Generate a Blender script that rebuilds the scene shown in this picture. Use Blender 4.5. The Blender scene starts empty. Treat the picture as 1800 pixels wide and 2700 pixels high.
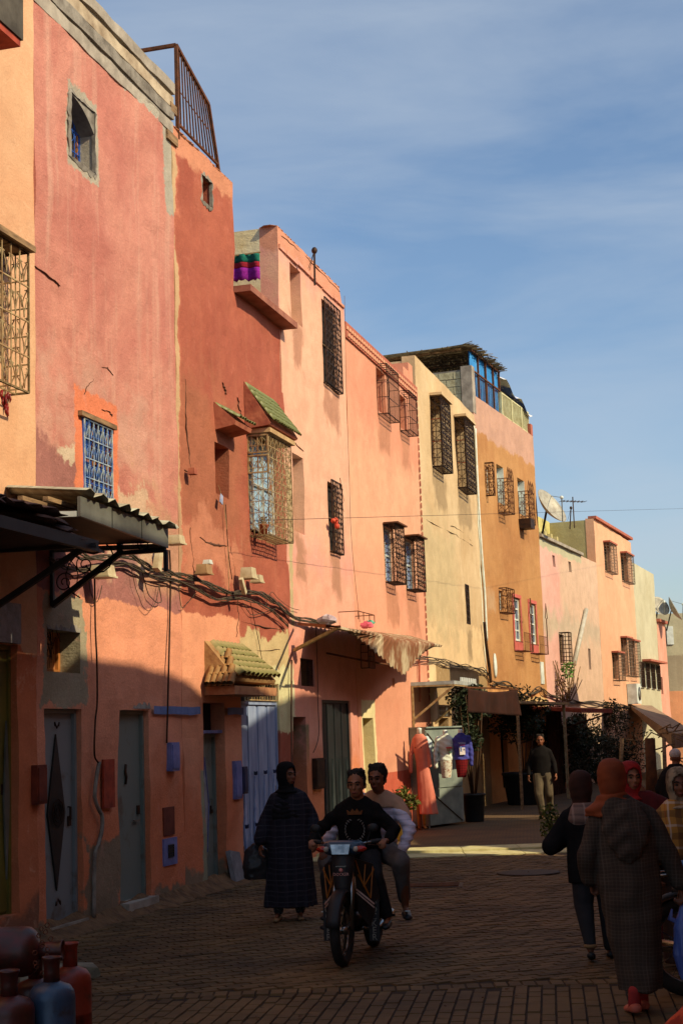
import bpy, bmesh, math, random
from mathutils import Vector, Matrix, noise as mnoise
random.seed(7)
S = bpy.context.scene
COL = S.collection
R = math.radians

# ---------------------------------------------------------------- camera
FPX, PITCH, ROLL, CAMH = 4000.0, math.atan(585 / 4000.0), R(2.0), 1.9
_f = Vector((0, math.cos(PITCH), math.sin(PITCH)))
_u0 = Vector((0, -math.sin(PITCH), math.cos(PITCH)))
_r0 = Vector((1, 0, 0))
_r = _r0 * math.cos(ROLL) - _u0 * math.sin(ROLL)
_u = _r0 * math.sin(ROLL) + _u0 * math.cos(ROLL)
EYE = Vector((0, 0, CAMH))
cd = bpy.data.cameras.new('camera')
cam = bpy.data.objects.new('camera', cd)
COL.objects.link(cam)
m = Matrix((_r, _u, -_f)).transposed().to_4x4()
m.translation = EYE
cam.matrix_world = m
cd.sensor_fit = 'VERTICAL'; cd.sensor_height = 36; cd.sensor_width = 24
cd.lens = FPX * 36 / 2700
cd.clip_end = 3000; cd.clip_start = 0.05
S.camera = cam

# ---------------------------------------------------------------- sun and sky
SUN_EL = R(37.0)
RAY = Vector((-0.831, 0.557))
RAY.normalize()
SUN_TINT = (1.0, 0.79, 0.62)
sl = bpy.data.lights.new('sun', 'SUN')
sl.energy = 5.0; sl.angle = R(0.6); sl.color = (1.0, 0.80, 0.50)
so = bpy.data.objects.new('sun', sl); COL.objects.link(so)
dirv = Vector((RAY.x * math.cos(SUN_EL), RAY.y * math.cos(SUN_EL), -math.sin(SUN_EL)))
so.rotation_euler = dirv.to_track_quat('-Z', 'Y').to_euler()
so.location = (20, -10, 30)
w = bpy.data.worlds.new('World'); S.world = w; w.use_nodes = True
nt = w.node_tree; nt.nodes.clear()
def N(nt, t, **k):
    n = nt.nodes.new(t)
    for a, b in k.items(): setattr(n, a, b)
    return n
out = N(nt, 'ShaderNodeOutputWorld'); bg = N(nt, 'ShaderNodeBackground')
sky = N(nt, 'ShaderNodeTexSky', sky_type='NISHITA')
sky.sun_disc = False; sky.sun_elevation = SUN_EL
sky.sun_rotation = math.atan2(-RAY.x, -RAY.y)
sky.air_density = 1.0; sky.dust_density = 1.6; sky.ozone_density = 1.2
bg.inputs['Strength'].default_value = 0.135
tc = N(nt, 'ShaderNodeTexCoord'); mp = N(nt, 'ShaderNodeMapping')
mp.inputs['Scale'].default_value = (1.1, 1.1, 5.5)
mp.inputs['Rotation'].default_value = (0.12, 0.1, 0.4)
n1 = N(nt, 'ShaderNodeTexNoise'); n1.inputs['Scale'].default_value = 2.2
n1.inputs['Detail'].default_value = 7; n1.inputs['Roughness'].default_value = 0.55; n1.inputs['Distortion'].default_value = 0.5
cr = N(nt, 'ShaderNodeMapRange'); cr.inputs[1].default_value = 0.36; cr.inputs[2].default_value = 0.80
cr.inputs[3].default_value = 0.04; cr.inputs[4].default_value = 0.74
mx = N(nt, 'ShaderNodeMix', data_type='RGBA')
hs = N(nt, 'ShaderNodeHueSaturation'); hs.inputs['Saturation'].default_value = 1.14
L = nt.links
L.new(tc.outputs['Generated'], mp.inputs[0]); L.new(mp.outputs[0], n1.inputs['Vector'])
L.new(n1.outputs['Fac'], cr.inputs[0]); L.new(cr.outputs[0], mx.inputs[0])
L.new(sky.outputs[0], hs.inputs['Color']); L.new(hs.outputs[0], mx.inputs[6])
mx.inputs[7].default_value = (3.5, 4.05, 4.75, 1)
L.new(mx.outputs[2], bg.inputs['Color']); L.new(bg.outputs[0], out.inputs[0])
S.render.engine = 'CYCLES'
S.view_settings.view_transform = 'Standard'; S.view_settings.look = 'None'
S.view_settings.gamma = 1; S.view_settings.exposure = 0.13
S.view_settings.use_curve_mapping = False
S.cycles.max_bounces = 6; S.cycles.diffuse_bounces = 3

# ---------------------------------------------------------------- helpers: pixels of the photo -> places
def ray(px, py):
    return _f + _r * ((px - 900) / FPX) - _u * ((py - 1350) / FPX)
def ground(px, py, z=0.0):
    d = ray(px, py); t = (z - CAMH) / d.z
    return EYE + d * t
def at_depth(px, py, Y):
    d = ray(px, py); return EYE + d * (Y / d.y)
def proj(p):
    v = Vector(p) - EYE; z = v.dot(_f)
    return 900 + FPX * v.dot(_r) / z, 1350 - FPX * v.dot(_u) / z
class Plane:
    """a vertical street front: u runs along the street away from the camera, y into the houses, z up"""
    def __init__(s, o, d):
        s.o = Vector((o[0], o[1])); s.d = Vector((d[0], d[1])).normalized()
        s.n = Vector((s.d.y, -s.d.x))          # towards the street
    def uz(s, px, py, off=0.0):
        d = ray(px, py); o = s.o + s.n * off
        t = (o - Vector((0, 0))).dot(s.n) / Vector((d.x, d.y)).dot(s.n)
        p = EYE + d * t
        return (Vector((p.x, p.y)) - s.o).dot(s.d), p.z
    def u(s, px, py, off=0.0): return s.uz(px, py, off)[0]
    def z(s, px, py, off=0.0): return s.uz(px, py, off)[1]
    def world(s, u, y=0, z=0):
        p = s.o + s.d * u - s.n * y; return Vector((p.x, p.y, z))
    def rot(s): return math.atan2(s.d.y, s.d.x)
    def op(s, x0, x1, yt, yb, off=0.0):
        """opening: left edge x0 from yt down to yb, right edge x1 -> u0,u1,z0,z1"""
        ym = (yt + yb) / 2
        u0 = s.u(x0, ym, off); z1 = s.z(x0, yt, off); z0 = s.z(x0, yb, off)
        zm = (z0 + z1) / 2; lo, hi = u0, u0 + 30
        for _ in range(40):
            c = (lo + hi) / 2
            if proj(s.world(c, -off, zm))[0] < x1: lo = c
            else: hi = c
        return (u0, lo, z0, z1)
def hdir(px):
    d = ray(px, 1935 - .035 * (px - 900)); return (d.x, d.y)
g0 = ground(390, 2395)
P1 = Plane((g0.x, g0.y), hdir(2038))
uj = P1.u(1268, 1500)
j = P1.world(uj)
P2 = Plane((j.x, j.y), hdir(2440))

# ---------------------------------------------------------------- helpers: objects
def tag(o, label=None, cat=None, group=None, kind=None):
    if label: o['label'] = label
    if cat: o['category'] = cat
    if group: o['group'] = group
    if kind: o['kind'] = kind
    return o
def empty(name, loc, rz=0.0, label=None, cat=None, group=None):
    o = bpy.data.objects.new(name, None); COL.objects.link(o)
    o.empty_display_size = 0.2
    o.location = loc; o.rotation_euler = (0, 0, rz)
    return tag(o, label, cat, group)
def on_wall(P, name, u, label, cat, group=None, y=0.0, z=0.0):
    return empty(name, P.world(u, y, z), P.rot(), label, cat, group)
class MB:
    def __init__(s): s.v = []; s.f = []; s.sm = []
    def add(s, vs, fs, smooth=False):
        b = len(s.v); s.v += [tuple(v) for v in vs]
        s.f += [tuple(i + b for i in f) for f in fs]; s.sm += [smooth] * len(fs)
        return s
    def box(s, x0, x1, y0, y1, z0, z1, M=None):
        vs = [Vector(p) for p in ((x0,y0,z0),(x1,y0,z0),(x1,y1,z0),(x0,y1,z0),(x0,y0,z1),(x1,y0,z1),(x1,y1,z1),(x0,y1,z1))]
        if M: vs = [M @ v for v in vs]
        return s.add(vs, ((3,2,1,0),(4,5,6,7),(0,1,5,4),(1,2,6,5),(2,3,7,6),(3,0,4,7)))
    def bar(s, a, b, w=0.02, h=None):
        a = Vector(a); b = Vector(b); h = h or w; d = (b - a)
        if d.length < 1e-6: return s
        d.normalize(); up = Vector((0,0,1)) if abs(d.z) < .9 else Vector((1,0,0))
        x = d.cross(up).normalized() * (w/2); y = x.cross(d).normalized() * (h/2)
        vs = [a-x-y, a+x-y, a+x+y, a-x+y, b-x-y, b+x-y, b+x+y, b-x+y]
        return s.add(vs, ((3,2,1,0),(4,5,6,7),(0,1,5,4),(1,2,6,5),(2,3,7,6),(3,0,4,7)))
    def tube(s, pts, r, n=6, closed=False, caps=True, smooth=True):
        pts = [Vector(p) for p in pts]; m = len(pts)
        if not isinstance(r, (list, tuple)): r = [r] * m
        rings = []; prev = None
        for i in range(m):
            if closed: d = pts[(i+1) % m] - pts[i-1]
            else: d = pts[min(i+1, m-1)] - pts[max(i-1, 0)]
            if d.length < 1e-9: d = Vector((0,0,1))
            d.normalize()
            if prev is None:
                a = Vector((0,0,1)) if abs(d.z) < .9 else Vector((1,0,0)); x = d.cross(a).normalized()
            else:
                x = prev - d * prev.dot(d)
                x = x.normalized() if x.length > 1e-6 else d.orthogonal().normalized()
            prev = x; y = d.cross(x)
            rings.append([pts[i] + (x * math.cos(6.28319*k/n) + y * math.sin(6.28319*k/n)) * r[i] for k in range(n)])
        vs = [p for q in rings for p in q]; fs = []
        mm = m if closed else m - 1
        for i in range(mm):
            a = i * n; b = ((i+1) % m) * n
            for k in range(n): fs.append((a+k, a+(k+1) % n, b+(k+1) % n, b+k))
        if caps and not closed:
            fs.append(tuple(reversed(range(n)))); fs.append(tuple((m-1)*n + k for k in range(n)))
        return s.add(vs, fs, smooth)
    def lathe(s, prof, n=16, M=None, smooth=True, sx=1, sy=1):
        vs = []; fs = []
        for r, z in prof:
            for k in range(n):
                a = 6.28319*k/n; v = Vector((r*math.cos(a)*sx, r*math.sin(a)*sy, z))
                vs.append(M @ v if M else v)
        for i in range(len(prof)-1):
            for k in range(n): fs.append((i*n+k, i*n+(k+1) % n, (i+1)*n+(k+1) % n, (i+1)*n+k))
        fs.append(tuple(reversed(range(n)))); fs.append(tuple((len(prof)-1)*n+k for k in range(n)))
        return s.add(vs, fs, smooth)
    def ell(s, c, r, M=None, n=12, k=8):
        prof = []
        vs = []; fs = []
        for i in range(k+1):
            t = math.pi*i/k
            for q in range(n):
                a = 6.28319*q/n
                v = Vector((r[0]*math.sin(t)*math.cos(a), r[1]*math.sin(t)*math.sin(a), -r[2]*math.cos(t)))
                if M: v = M @ v
                vs.append(v + Vector(c))
        for i in range(k):
            for q in range(n): fs.append((i*n+q, i*n+(q+1) % n, (i+1)*n+(q+1) % n, (i+1)*n+q))
        return s.add(vs, fs, True)
    def prism(s, poly, y0, y1):
        """poly in (x,z), counter-clockwise seen from -y"""
        n = len(poly)
        vs = [(x, y0, z) for x, z in poly] + [(x, y1, z) for x, z in poly]
        fs = [tuple(range(n)), tuple(reversed(range(n, 2*n)))]
        fs += [(i, i+n, (i+1) % n + n, (i+1) % n) for i in range(n)]
        return s.add(vs, fs)
    def build(s, name, mat, parent=None, loc=None, rz=None, rot=None, label=None, kind=None):
        me = bpy.data.meshes.new(name); me.from_pydata(s.v, [], s.f)
        me.polygons.foreach_set('use_smooth', s.sm)
        me.validate(); me.update()
        if mat: me.materials.append(mat)
        o = bpy.data.objects.new(name, me); COL.objects.link(o)
        if parent: o.parent = parent
        if loc is not None: o.location = loc
        if rz is not None: o.rotation_euler = (0, 0, rz)
        if rot is not None: o.rotation_euler = rot
        return tag(o, label=label, kind=kind)
def copy_tree(o, parent=None):
    c = o.copy(); COL.objects.link(c); c.parent = parent
    for ch in o.children: copy_tree(ch, c)
    return c
def inst(src, parent, loc, rot=(0,0,0), sc=None):
    c = src.copy(); COL.objects.link(c); c.parent = parent; c.location = loc; c.rotation_euler = rot
    if sc: c.scale = sc
    return c

# ---------------------------------------------------------------- helpers: materials
def lin(c): return c/12.92 if c <= .04045 else ((c+.055)/1.055)**2.4
def C(r, g, b, k=0.80):
    """albedo of a surface that looks (r,g,b) in the warm sunlight"""
    c = [min(.9, lin(v/255) * k / t) for v, t in zip((r, g, b), SUN_TINT)]; y = .3*c[0]+.6*c[1]+.1*c[2]
    return tuple(v*.91 + y*.09 for v in c)
def RGB(r, g, b): return tuple(lin(v/255) for v in (r, g, b))
def base_mat(name, rough=.8, metal=0.0, spec=.3):
    m = bpy.data.materials.new(name); m.use_nodes = True
    b = m.node_tree.nodes['Principled BSDF']
    b.inputs['Roughness'].default_value = rough; b.inputs['Metallic'].default_value = metal
    b.inputs['Specular IOR Level'].default_value = spec
    return m, m.node_tree, b
_mc = {}
def mat(name, col, col2=None, rough=.8, metal=0.0, scale=6.0, bump=0.15, spec=.3, stretch=(1,1,1), fac=(.35,.65), bscale=None, bdist=0.01):
    if name in _mc: return _mc[name]
    m, nt, b = base_mat(name, rough, metal, spec); L = nt.links
    tc = N(nt, 'ShaderNodeTexCoord'); mp = N(nt, 'ShaderNodeMapping'); mp.inputs['Scale'].default_value = stretch
    L.new(tc.outputs['Object'], mp.inputs[0])
    n = N(nt, 'ShaderNodeTexNoise'); n.inputs['Scale'].default_value = scale; n.inputs['Detail'].default_value = 6
    n.inputs['Roughness'].default_value = .6
    L.new(mp.outputs[0], n.inputs['Vector'])
    mr = N(nt, 'ShaderNodeMapRange'); mr.inputs[1].default_value = fac[0]; mr.inputs[2].default_value = fac[1]
    L.new(n.outputs['Fac'], mr.inputs[0])
    mx = N(nt, 'ShaderNodeMix', data_type='RGBA')
    mx.inputs[6].default_value = (*col, 1); c2 = col2 or tuple(v*.72 for v in col)
    mx.inputs[7].default_value = (*c2, 1); L.new(mr.outputs[0], mx.inputs[0]); L.new(mx.outputs[2], b.inputs['Base Color'])
    if bump:
        nb = N(nt, 'ShaderNodeTexNoise'); nb.inputs['Scale'].default_value = bscale or scale*5; nb.inputs['Detail'].default_value = 4
        L.new(mp.outputs[0], nb.inputs['Vector'])
        bp = N(nt, 'ShaderNodeBump'); bp.inputs['Strength'].default_value = bump; bp.inputs['Distance'].default_value = bdist
        L.new(nb.outputs['Fac'], bp.inputs['Height']); L.new(bp.outputs[0], b.inputs['Normal'])
    _mc[name] = m; return m
def plaster(name, a, b2, streak=None, layers=(), grain=.10, bump=.5, cracks=0.0, sc=.55, seed=0.0, big=(.38,.62), streak_amt=.4):
    """hand-worn plaster. layers: (colour, (u0,u1,z0,z1), softness, wobble) painted, broken or shade-toned patches in wall metres"""
    m, nt, bs = base_mat(name, .92, 0, .15); L = nt.links
    tc = N(nt, 'ShaderNodeTexCoord'); mp = N(nt, 'ShaderNodeMapping'); mp.inputs['Location'].default_value = (seed, seed*.7, seed*1.3)
    L.new(tc.outputs['Object'], mp.inputs[0])
    sp = N(nt, 'ShaderNodeSeparateXYZ'); L.new(tc.outputs['Object'], sp.inputs[0])
    def noise(scale, detail=6, rough=.6, vec=None, dist=0):
        n = N(nt, 'ShaderNodeTexNoise'); n.inputs['Scale'].default_value = scale; n.inputs['Detail'].default_value = detail
        n.inputs['Roughness'].default_value = rough; n.inputs['Distortion'].default_value = dist
        L.new(vec or mp.outputs[0], n.inputs['Vector']); return n.outputs['Fac']
    def rng(x, a, b, c=0.0, d=1.0, smooth=False):
        r = N(nt, 'ShaderNodeMapRange'); r.inputs[1].default_value = a; r.inputs[2].default_value = b
        r.inputs[3].default_value = c; r.inputs[4].default_value = d
        if smooth: r.interpolation_type = 'SMOOTHSTEP'
        L.new(x, r.inputs[0]); return r.outputs[0]
    def math_(op, x, y=None, v=None):
        n = N(nt, 'ShaderNodeMath', operation=op)
        L.new(x, n.inputs[0])
        if y is not None: L.new(y, n.inputs[1])
        if v is not None: n.inputs[1].default_value = v
        return n.outputs[0]
    def mix(f, x, y, mode='MIX'):
        n = N(nt, 'ShaderNodeMix', data_type='RGBA'); n.blend_type = mode
        if isinstance(f, float): n.inputs[0].default_value = f
        else: L.new(f, n.inputs[0])
        for i, q in ((6, x), (7, y)):
            if isinstance(q, tuple): n.inputs[i].default_value = (*q, 1)
            else: L.new(q, n.inputs[i])
        return n.outputs[2]
    c = mix(rng(noise(sc, 8, .62, dist=.6), big[0], big[1]), a, b2)
    c = mix(math_('MULTIPLY', rng(noise(sc*3.4, 6, .7, dist=.4), .45, .75), v=.5), c, tuple(v*.75 for v in b2))
    ms = N(nt, 'ShaderNodeMapping'); ms.inputs['Scale'].default_value = (5.0, 1, .35); L.new(mp.outputs[0], ms.inputs[0])
    st = noise(1.0, 5, .6, ms.outputs[0])
    c = mix(math_('MULTIPLY', rng(st, .52, .74), v=streak_amt), c, streak or tuple(min(.9, v*1.35+.02) for v in a))
    wob1 = noise(1.6, 7, .65)
    wob2 = noise(7.0, 6, .7)
    for (col, (u0, u1, z0, z1), soft, wob) in layers:
        du = math_('SUBTRACT', math_('ABSOLUTE', math_('SUBTRACT', sp.outputs[0], v=(u0+u1)/2)), v=(u1-u0)/2)
        dz = math_('SUBTRACT', math_('ABSOLUTE', math_('SUBTRACT', sp.outputs[2], v=(z0+z1)/2)), v=(z1-z0)/2)
        d = math_('MAXIMUM', du, dz)
        wsrc = wob1 if wob > .12 else wob2
        d = math_('ADD', d, math_('MULTIPLY', math_('SUBTRACT', wsrc, v=.5), v=wob*2.6))
        msk = rng(d, -soft, soft, 1.0, 0.0, True)
        cc = mix(rng(noise(2.3, 6, .65), .4, .62), col, tuple(v*.86 for v in col))
        c = mix(msk, c, cc)
    g = noise(55.0, 4, .7)
    c = mix(grain*1.0, c, tuple([.5]*3)) if False else c
    pit = rng(noise(13.0, 8, .8), .62, .74); c = mix(math_('MULTIPLY', pit, v=.45), c, tuple(v*.55 for v in b2))
    pat = rng(noise(4.2, 9, .75, dist=1.2), .56, .66); c = mix(math_('MULTIPLY', pat, v=.28), c, tuple(min(.9, v*1.15+.05) for v in a))
    gm = N(nt, 'ShaderNodeHueSaturation'); L.new(rng(g, .3, .7, 1-grain, 1+grain), gm.inputs['Value']); L.new(c, gm.inputs['Color'])
    L.new(gm.outputs[0], bs.inputs['Base Color'])
    mt_ = N(nt, 'ShaderNodeMapping'); mt_.inputs['Scale'].default_value = (2.2, 1, 5.5); mt_.inputs['Rotation'].default_value = (0, .5, 0); L.new(mp.outputs[0], mt_.inputs[0])
    h = math_('ADD', math_('MULTIPLY', noise(38.0, 5, .7), v=.5), math_('MULTIPLY', noise(5.0, 6, .65), v=1.0))
    h = math_('ADD', h, math_('MULTIPLY', noise(2.4, 5, .7, mt_.outputs[0], .8), v=.5))
    if cracks:
        vo = N(nt, 'ShaderNodeTexVoronoi', feature='DISTANCE_TO_EDGE'); vo.inputs['Scale'].default_value = .8
        wv = N(nt, 'ShaderNodeVectorMath', operation='ADD')
        nz = N(nt, 'ShaderNodeTexNoise'); nz.inputs['Scale'].default_value = 3; L.new(mp.outputs[0], nz.inputs['Vector'])
        L.new(nz.outputs['Color'], wv.inputs[0]); L.new(mp.outputs[0], wv.inputs[1]); L.new(wv.outputs[0], vo.inputs['Vector'])
        h = math_('SUBTRACT', h, math_('MULTIPLY', rng(vo.outputs['Distance'], 0.0, .006, 1.0, 0.0), v=cracks))
    bp = N(nt, 'ShaderNodeBump'); bp.inputs['Strength'].default_value = bump; bp.inputs['Distance'].default_value = .022
    L.new(h, bp.inputs['Height']); L.new(bp.outputs[0], bs.inputs['Normal'])
    return m
def plaid(name, base, stripes, amt=.5, rough=.9):
    """woven check: stripes = [(colour, period, width, axis, offset)] in metres"""
    m, nt, b = base_mat(name, rough, 0, .1); L = nt.links
    tc = N(nt, 'ShaderNodeTexCoord'); sp = N(nt, 'ShaderNodeSeparateXYZ')
    nz = N(nt, 'ShaderNodeTexNoise'); nz.inputs['Scale'].default_value = 4
    L.new(tc.outputs['Object'], nz.inputs['Vector'])
    av = N(nt, 'ShaderNodeVectorMath', operation='MULTIPLY_ADD'); L.new(nz.outputs['Color'], av.inputs[0])
    av.inputs[1].default_value = (.05, .05, .05); L.new(tc.outputs['Object'], av.inputs[2]); L.new(av.outputs[0], sp.inputs[0])
    cur = None
    for col, per, wd, ax, off in stripes:
        a = N(nt, 'ShaderNodeMath', operation='ADD'); L.new(sp.outputs[ax], a.inputs[0]); a.inputs[1].default_value = off + 50*per
        q = N(nt, 'ShaderNodeMath', operation='MODULO'); L.new(a.outputs[0], q.inputs[0]); q.inputs[1].default_value = per
        t = N(nt, 'ShaderNodeMath', operation='LESS_THAN'); L.new(q.outputs[0], t.inputs[0]); t.inputs[1].default_value = wd
        ml = N(nt, 'ShaderNodeMath', operation='MULTIPLY'); L.new(t.outputs[0], ml.inputs[0]); ml.inputs[1].default_value = amt
        mx = N(nt, 'ShaderNodeMix', data_type='RGBA'); L.new(ml.outputs[0], mx.inputs[0])
        if cur is None: mx.inputs[6].default_value = (*base, 1)
        else: L.new(cur, mx.inputs[6])
        mx.inputs[7].default_value = (*col, 1); cur = mx.outputs[2]
    L.new(cur, b.inputs['Base Color'])
    return m

# ---------------------------------------------------------------- helpers: walls and what sits in them
def wall(name, m, parent, u0, u1, top, holes=(), zb=-0.1, step=.16, amp=.014, thick=.3, seed=0, label=None, ragged=0.0):
    """plastered wall face in parent's x,z plane; top = [(u,z)...]; holes = [(u0,u1,z0,z1,depth)]"""
    def ztop(u):
        for (a, za), (b, zb_) in zip(top, top[1:]):
            if a <= u <= b + 1e-6: return za + (zb_-za) * (u-a) / max(1e-6, b-a)
        return top[-1][1] if u > top[-1][0] else top[0][1]
    def lines(a, b, marks):
        ms = sorted(set([a, b] + [round(x, 4) for x in marks if a < x < b])); r = []
        for p, q in zip(ms, ms[1:]):
            k = max(1, int(math.ceil((q-p)/step)))
            r += [p + (q-p)*i/k for i in range(k)]
        return r + [b]
    us = lines(u0, u1, [h[0] for h in holes] + [h[1] for h in holes] + [t[0] for t in top])
    zmax = max(t[1] for t in top)
    zs = lines(zb, zmax, [h[2] for h in holes] + [h[3] for h in holes] + [t[1] for t in top])
    idx = {}; V = []; F = []
    def key(i, j):
        if (i, j) in idx: return idx[(i, j)]
        u, z = us[i], zs[j]
        # steps in the top line: use the mean side handled by cells
        y = mnoise.noise(Vector((u*1.1+seed, z*1.1, seed))) * amp*1.6 + mnoise.noise(Vector((u*4+seed, z*4, seed+5))) * amp*.6
        edge = any(abs(u-h[0]) < 1e-3 or abs(u-h[1]) < 1e-3 or abs(z-h[2]) < 1e-3 or abs(z-h[3]) < 1e-3 for h in holes)
        jx = 0 if edge else mnoise.noise(Vector((u*7, z*7, 3+seed))) * .02
        zz = z
        idx[(i, j)] = len(V); V.append((u + (jx if 0 < i < len(us)-1 else 0), y, zz)); return idx[(i, j)]
    def inhole(u, z):
        for k, h in enumerate(holes):
            if h[0] < u < h[1] and h[2] < z < h[3]: return k
        return -1
    cells = set()
    for i in range(len(us)-1):
        um = (us[i]+us[i+1])/2; zt = ztop(um)
        for jj in range(len(zs)-1):
            zm = (zs[jj]+zs[jj+1])/2
            if zm > zt: continue
            if inhole(um, zm) < 0: cells.add((i, jj))
    for (i, jj) in cells:
        F.append((key(i, jj), key(i+1, jj), key(i+1, jj+1), key(i, jj+1)))
    def side(a, b, depth):
        pa, pb = V[a], V[b]; n = len(V)
        V.append((pa[0], depth, pa[2])); V.append((pb[0], depth, pb[2]))
        F.append((b, a, n, n+1))
    for (i, jj) in list(cells):
        um = (us[i]+us[i+1])/2; zm = (zs[jj]+zs[jj+1])/2
        for di, dj, a, b in ((-1,0,(i,jj+1),(i,jj)), (1,0,(i+1,jj),(i+1,jj+1)), (0,-1,(i,jj),(i+1,jj)), (0,1,(i+1,jj+1),(i,jj+1))):
            if (i+di, jj+dj) in cells: continue
            un = um if dj else (us[i]-.001 if di < 0 else us[i+1]+.001)
            zn = zm if di else (zs[jj]-.001 if dj < 0 else zs[jj+1]+.001)
            k = inhole(un, zn); d = holes[k][4] if k >= 0 else thick
            side(key(*a), key(*b), d)
    me = bpy.data.meshes.new(name); me.from_pydata(V, [], F); me.update()
    # roof line that is not made of level pieces: pull the top vertices onto it
    if ragged or any(abs(a[1]-b[1]) > 1e-6 and abs(a[0]-b[0]) > .03 for a, b in zip(top, top[1:])):
        for v in me.vertices:
            zt = ztop(v.co.x)
            if v.co.z > zt - step*.9:
                tv = min(v.co.z, zt) if v.co.z < zt - step*.5 else zt
                v.co.z = tv + (mnoise.noise(Vector((v.co.x*9, seed, 1))) * ragged)
    me.materials.append(m)
    for p in me.polygons: p.use_smooth = False
    o = bpy.data.objects.new(name, me); COL.objects.link(o); o.parent = parent
    return tag(o, label=label)
def grille(mb, a, b, c, style='scroll', cell=.12, r=.006, frame=True):
    """a = corner, b = vector along the width, c = vector upwards"""
    a, b, c = Vector(a), Vector(b), Vector(c); W = b.length; H = c.length; e = b/W; f = c/H
    P = lambda x, y: a + e*x + f*y
    if frame:
        for p, q in ((0,0,),(0,1)): pass
        mb.bar(P(0,0), P(W,0), r*2.4); mb.bar(P(0,H), P(W,H), r*2.4); mb.bar(P(0,0), P(0,H), r*2.4); mb.bar(P(W,0), P(W,H), r*2.4)
    nx = max(1, round(W/cell)); cx = W/nx
    if style == 'bars':
        for i in range(1, nx): mb.bar(P(cx*i, 0), P(cx*i, H), r*1.7)
        nh = max(2, round(H/.32))
        for k in range(1, nh): mb.bar(P(0, H*k/nh), P(W, H*k/nh), r*1.7)
        return
    if style == 'grid':
        for i in range(1, nx): mb.bar(P(cx*i, 0), P(cx*i, H), r*1.6)
        ny = max(1, round(H/cell))
        for k in range(1, ny): mb.bar(P(0, H*k/ny), P(W, H*k/ny), r*1.6)
        return
    ny = max(1, round(H/(cell*1.9))); cy = H/ny
    for k in range(1, ny): mb.bar(P(0, cy*k), P(W, cy*k), r*1.6)
    for i in range(1, nx): mb.bar(P(cx*i, 0), P(cx*i, H), r*1.4)
    for i in range(nx):
        for k in range(ny):
            ox, oy = cx*(i+.5), cy*(k+.5); sg = 1 if (i+k) % 2 else -1
            if style == 'scroll':
                pts = []
                for q in range(9):
                    t = q/8; pts.append(P(ox + sg*cx*.38*math.sin(t*6.283), oy + cy*.46*(2*t-1)))
                mb.tube(pts, r*.8, 3, caps=False)
            elif style == 'heart':
                for s2 in (-1, 1):
                    pts = []
                    for q in range(11):
                        t = q/10; an = t*5.2; rr = (1-t*.72)
                        pts.append(P(ox + s2*(cx*.24 - cx*.24*rr*math.cos(an)), oy - cy*.1*0 + cy*(-.42+.62*min(1, t*1.6)) + cy*.16*rr*math.sin(an)))
                    mb.tube(pts, r*.85, 3, caps=False)
def cage(parent, name, mt, u0, u1, z0, z1, d, style='scroll', cell=.12, r=.006, top=True, label=None):
    mb = MB()
    grille(mb, (u0, -d, z0), (u1-u0, 0, 0), (0, 0, z1-z0), style, cell, r)
    grille(mb, (u0, 0, z0), (0, -d, 0), (0, 0, z1-z0), style, min(cell, d/2), r)
    grille(mb, (u1, 0, z0), (0, -d, 0), (0, 0, z1-z0), style, min(cell, d/2), r)
    grille(mb, (u0, 0, z0), (u1-u0, 0, 0), (0, -d, 0), 'grid', cell, r)
    if top: grille(mb, (u0, 0, z1), (u1-u0, 0, 0), (0, -d, 0), 'grid', cell*2, r)
    return mb.build(name, mt, parent, label=label)
# ================================================================ materials in common
M_iron = mat('rusty_iron', RGB(70, 45, 30), RGB(110, 66, 38), .75, .2, 9)
M_irond = mat('dark_iron', RGB(38, 30, 26), RGB(70, 48, 34), .6, .4, 9)
M_tan = mat('tan_painted_iron', C(205, 165, 105, .7), C(160, 105, 55, .7), .6, 0, 10)
M_glass = mat('dark_window_glass', (.012, .014, .018), (.03, .035, .045), .12, 0, 1.5, 0.0, .5)
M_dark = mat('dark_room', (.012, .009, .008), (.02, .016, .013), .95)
M_concrete = mat('weathered_concrete', C(192, 166, 138), C(132, 112, 92), .95, 0, 3.2, .6, .1, fac=(.3, .7))
M_mortar = mat('grey_mortar', C(158, 138, 116), C(110, 94, 78), .95, 0, 5, .6, .1)
M_wood = mat('orange_varnished_wood', C(205, 120, 45), C(150, 80, 30), .5, 0, 4, .2, stretch=(4, 4, .5))
M_oldwood = mat('old_wood_lintel', C(165, 120, 75), C(105, 72, 45), .85, 0, 4, .4, stretch=(1, 4, 6))
M_bluep = mat('blue_painted_metal', RGB(45, 95, 190), RGB(35, 70, 140), .5, 0, 5, .1)
M_white = mat('off_white_paint', C(235, 225, 200), C(200, 190, 165), .6, 0, 4, .1)
M_whiteplastic = mat('yellowed_plastic', C(225, 195, 145), C(190, 155, 105), .5, 0, 6, .05)
M_doorgrey = mat('grey_metal_door', RGB(116, 126, 132), RGB(84, 66, 52), .5, 0, 3.4, .15, .4, fac=(.56, .74))
M_doorgreen = mat('green_grey_metal_door', RGB(104, 118, 116), RGB(82, 64, 48), .5, 0, 3.0, .15, .4, fac=(.56, .76))
M_doordark = mat('dark_shutter_paint', RGB(30, 37, 40), RGB(21, 26, 29), .5, .1, 3, .15, .4)
M_doorblue = mat('light_blue_door_paint', RGB(150, 168, 200), RGB(116, 134, 172), .5, 0, 2.2, .1, .4, stretch=(3, 1, .6))
M_bluebox = mat('blue_violet_box_paint', RGB(112, 124, 184), RGB(84, 96, 150), .5, 0, 6, .1)
M_black = mat('black_paint', (.012, .012, .014), (.02, .02, .022), .5, 0, 5, .1)
M_tile = mat('green_glazed_tile', RGB(118, 122, 62), RGB(90, 98, 52), .5, 0, 7, .15, .5)
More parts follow.
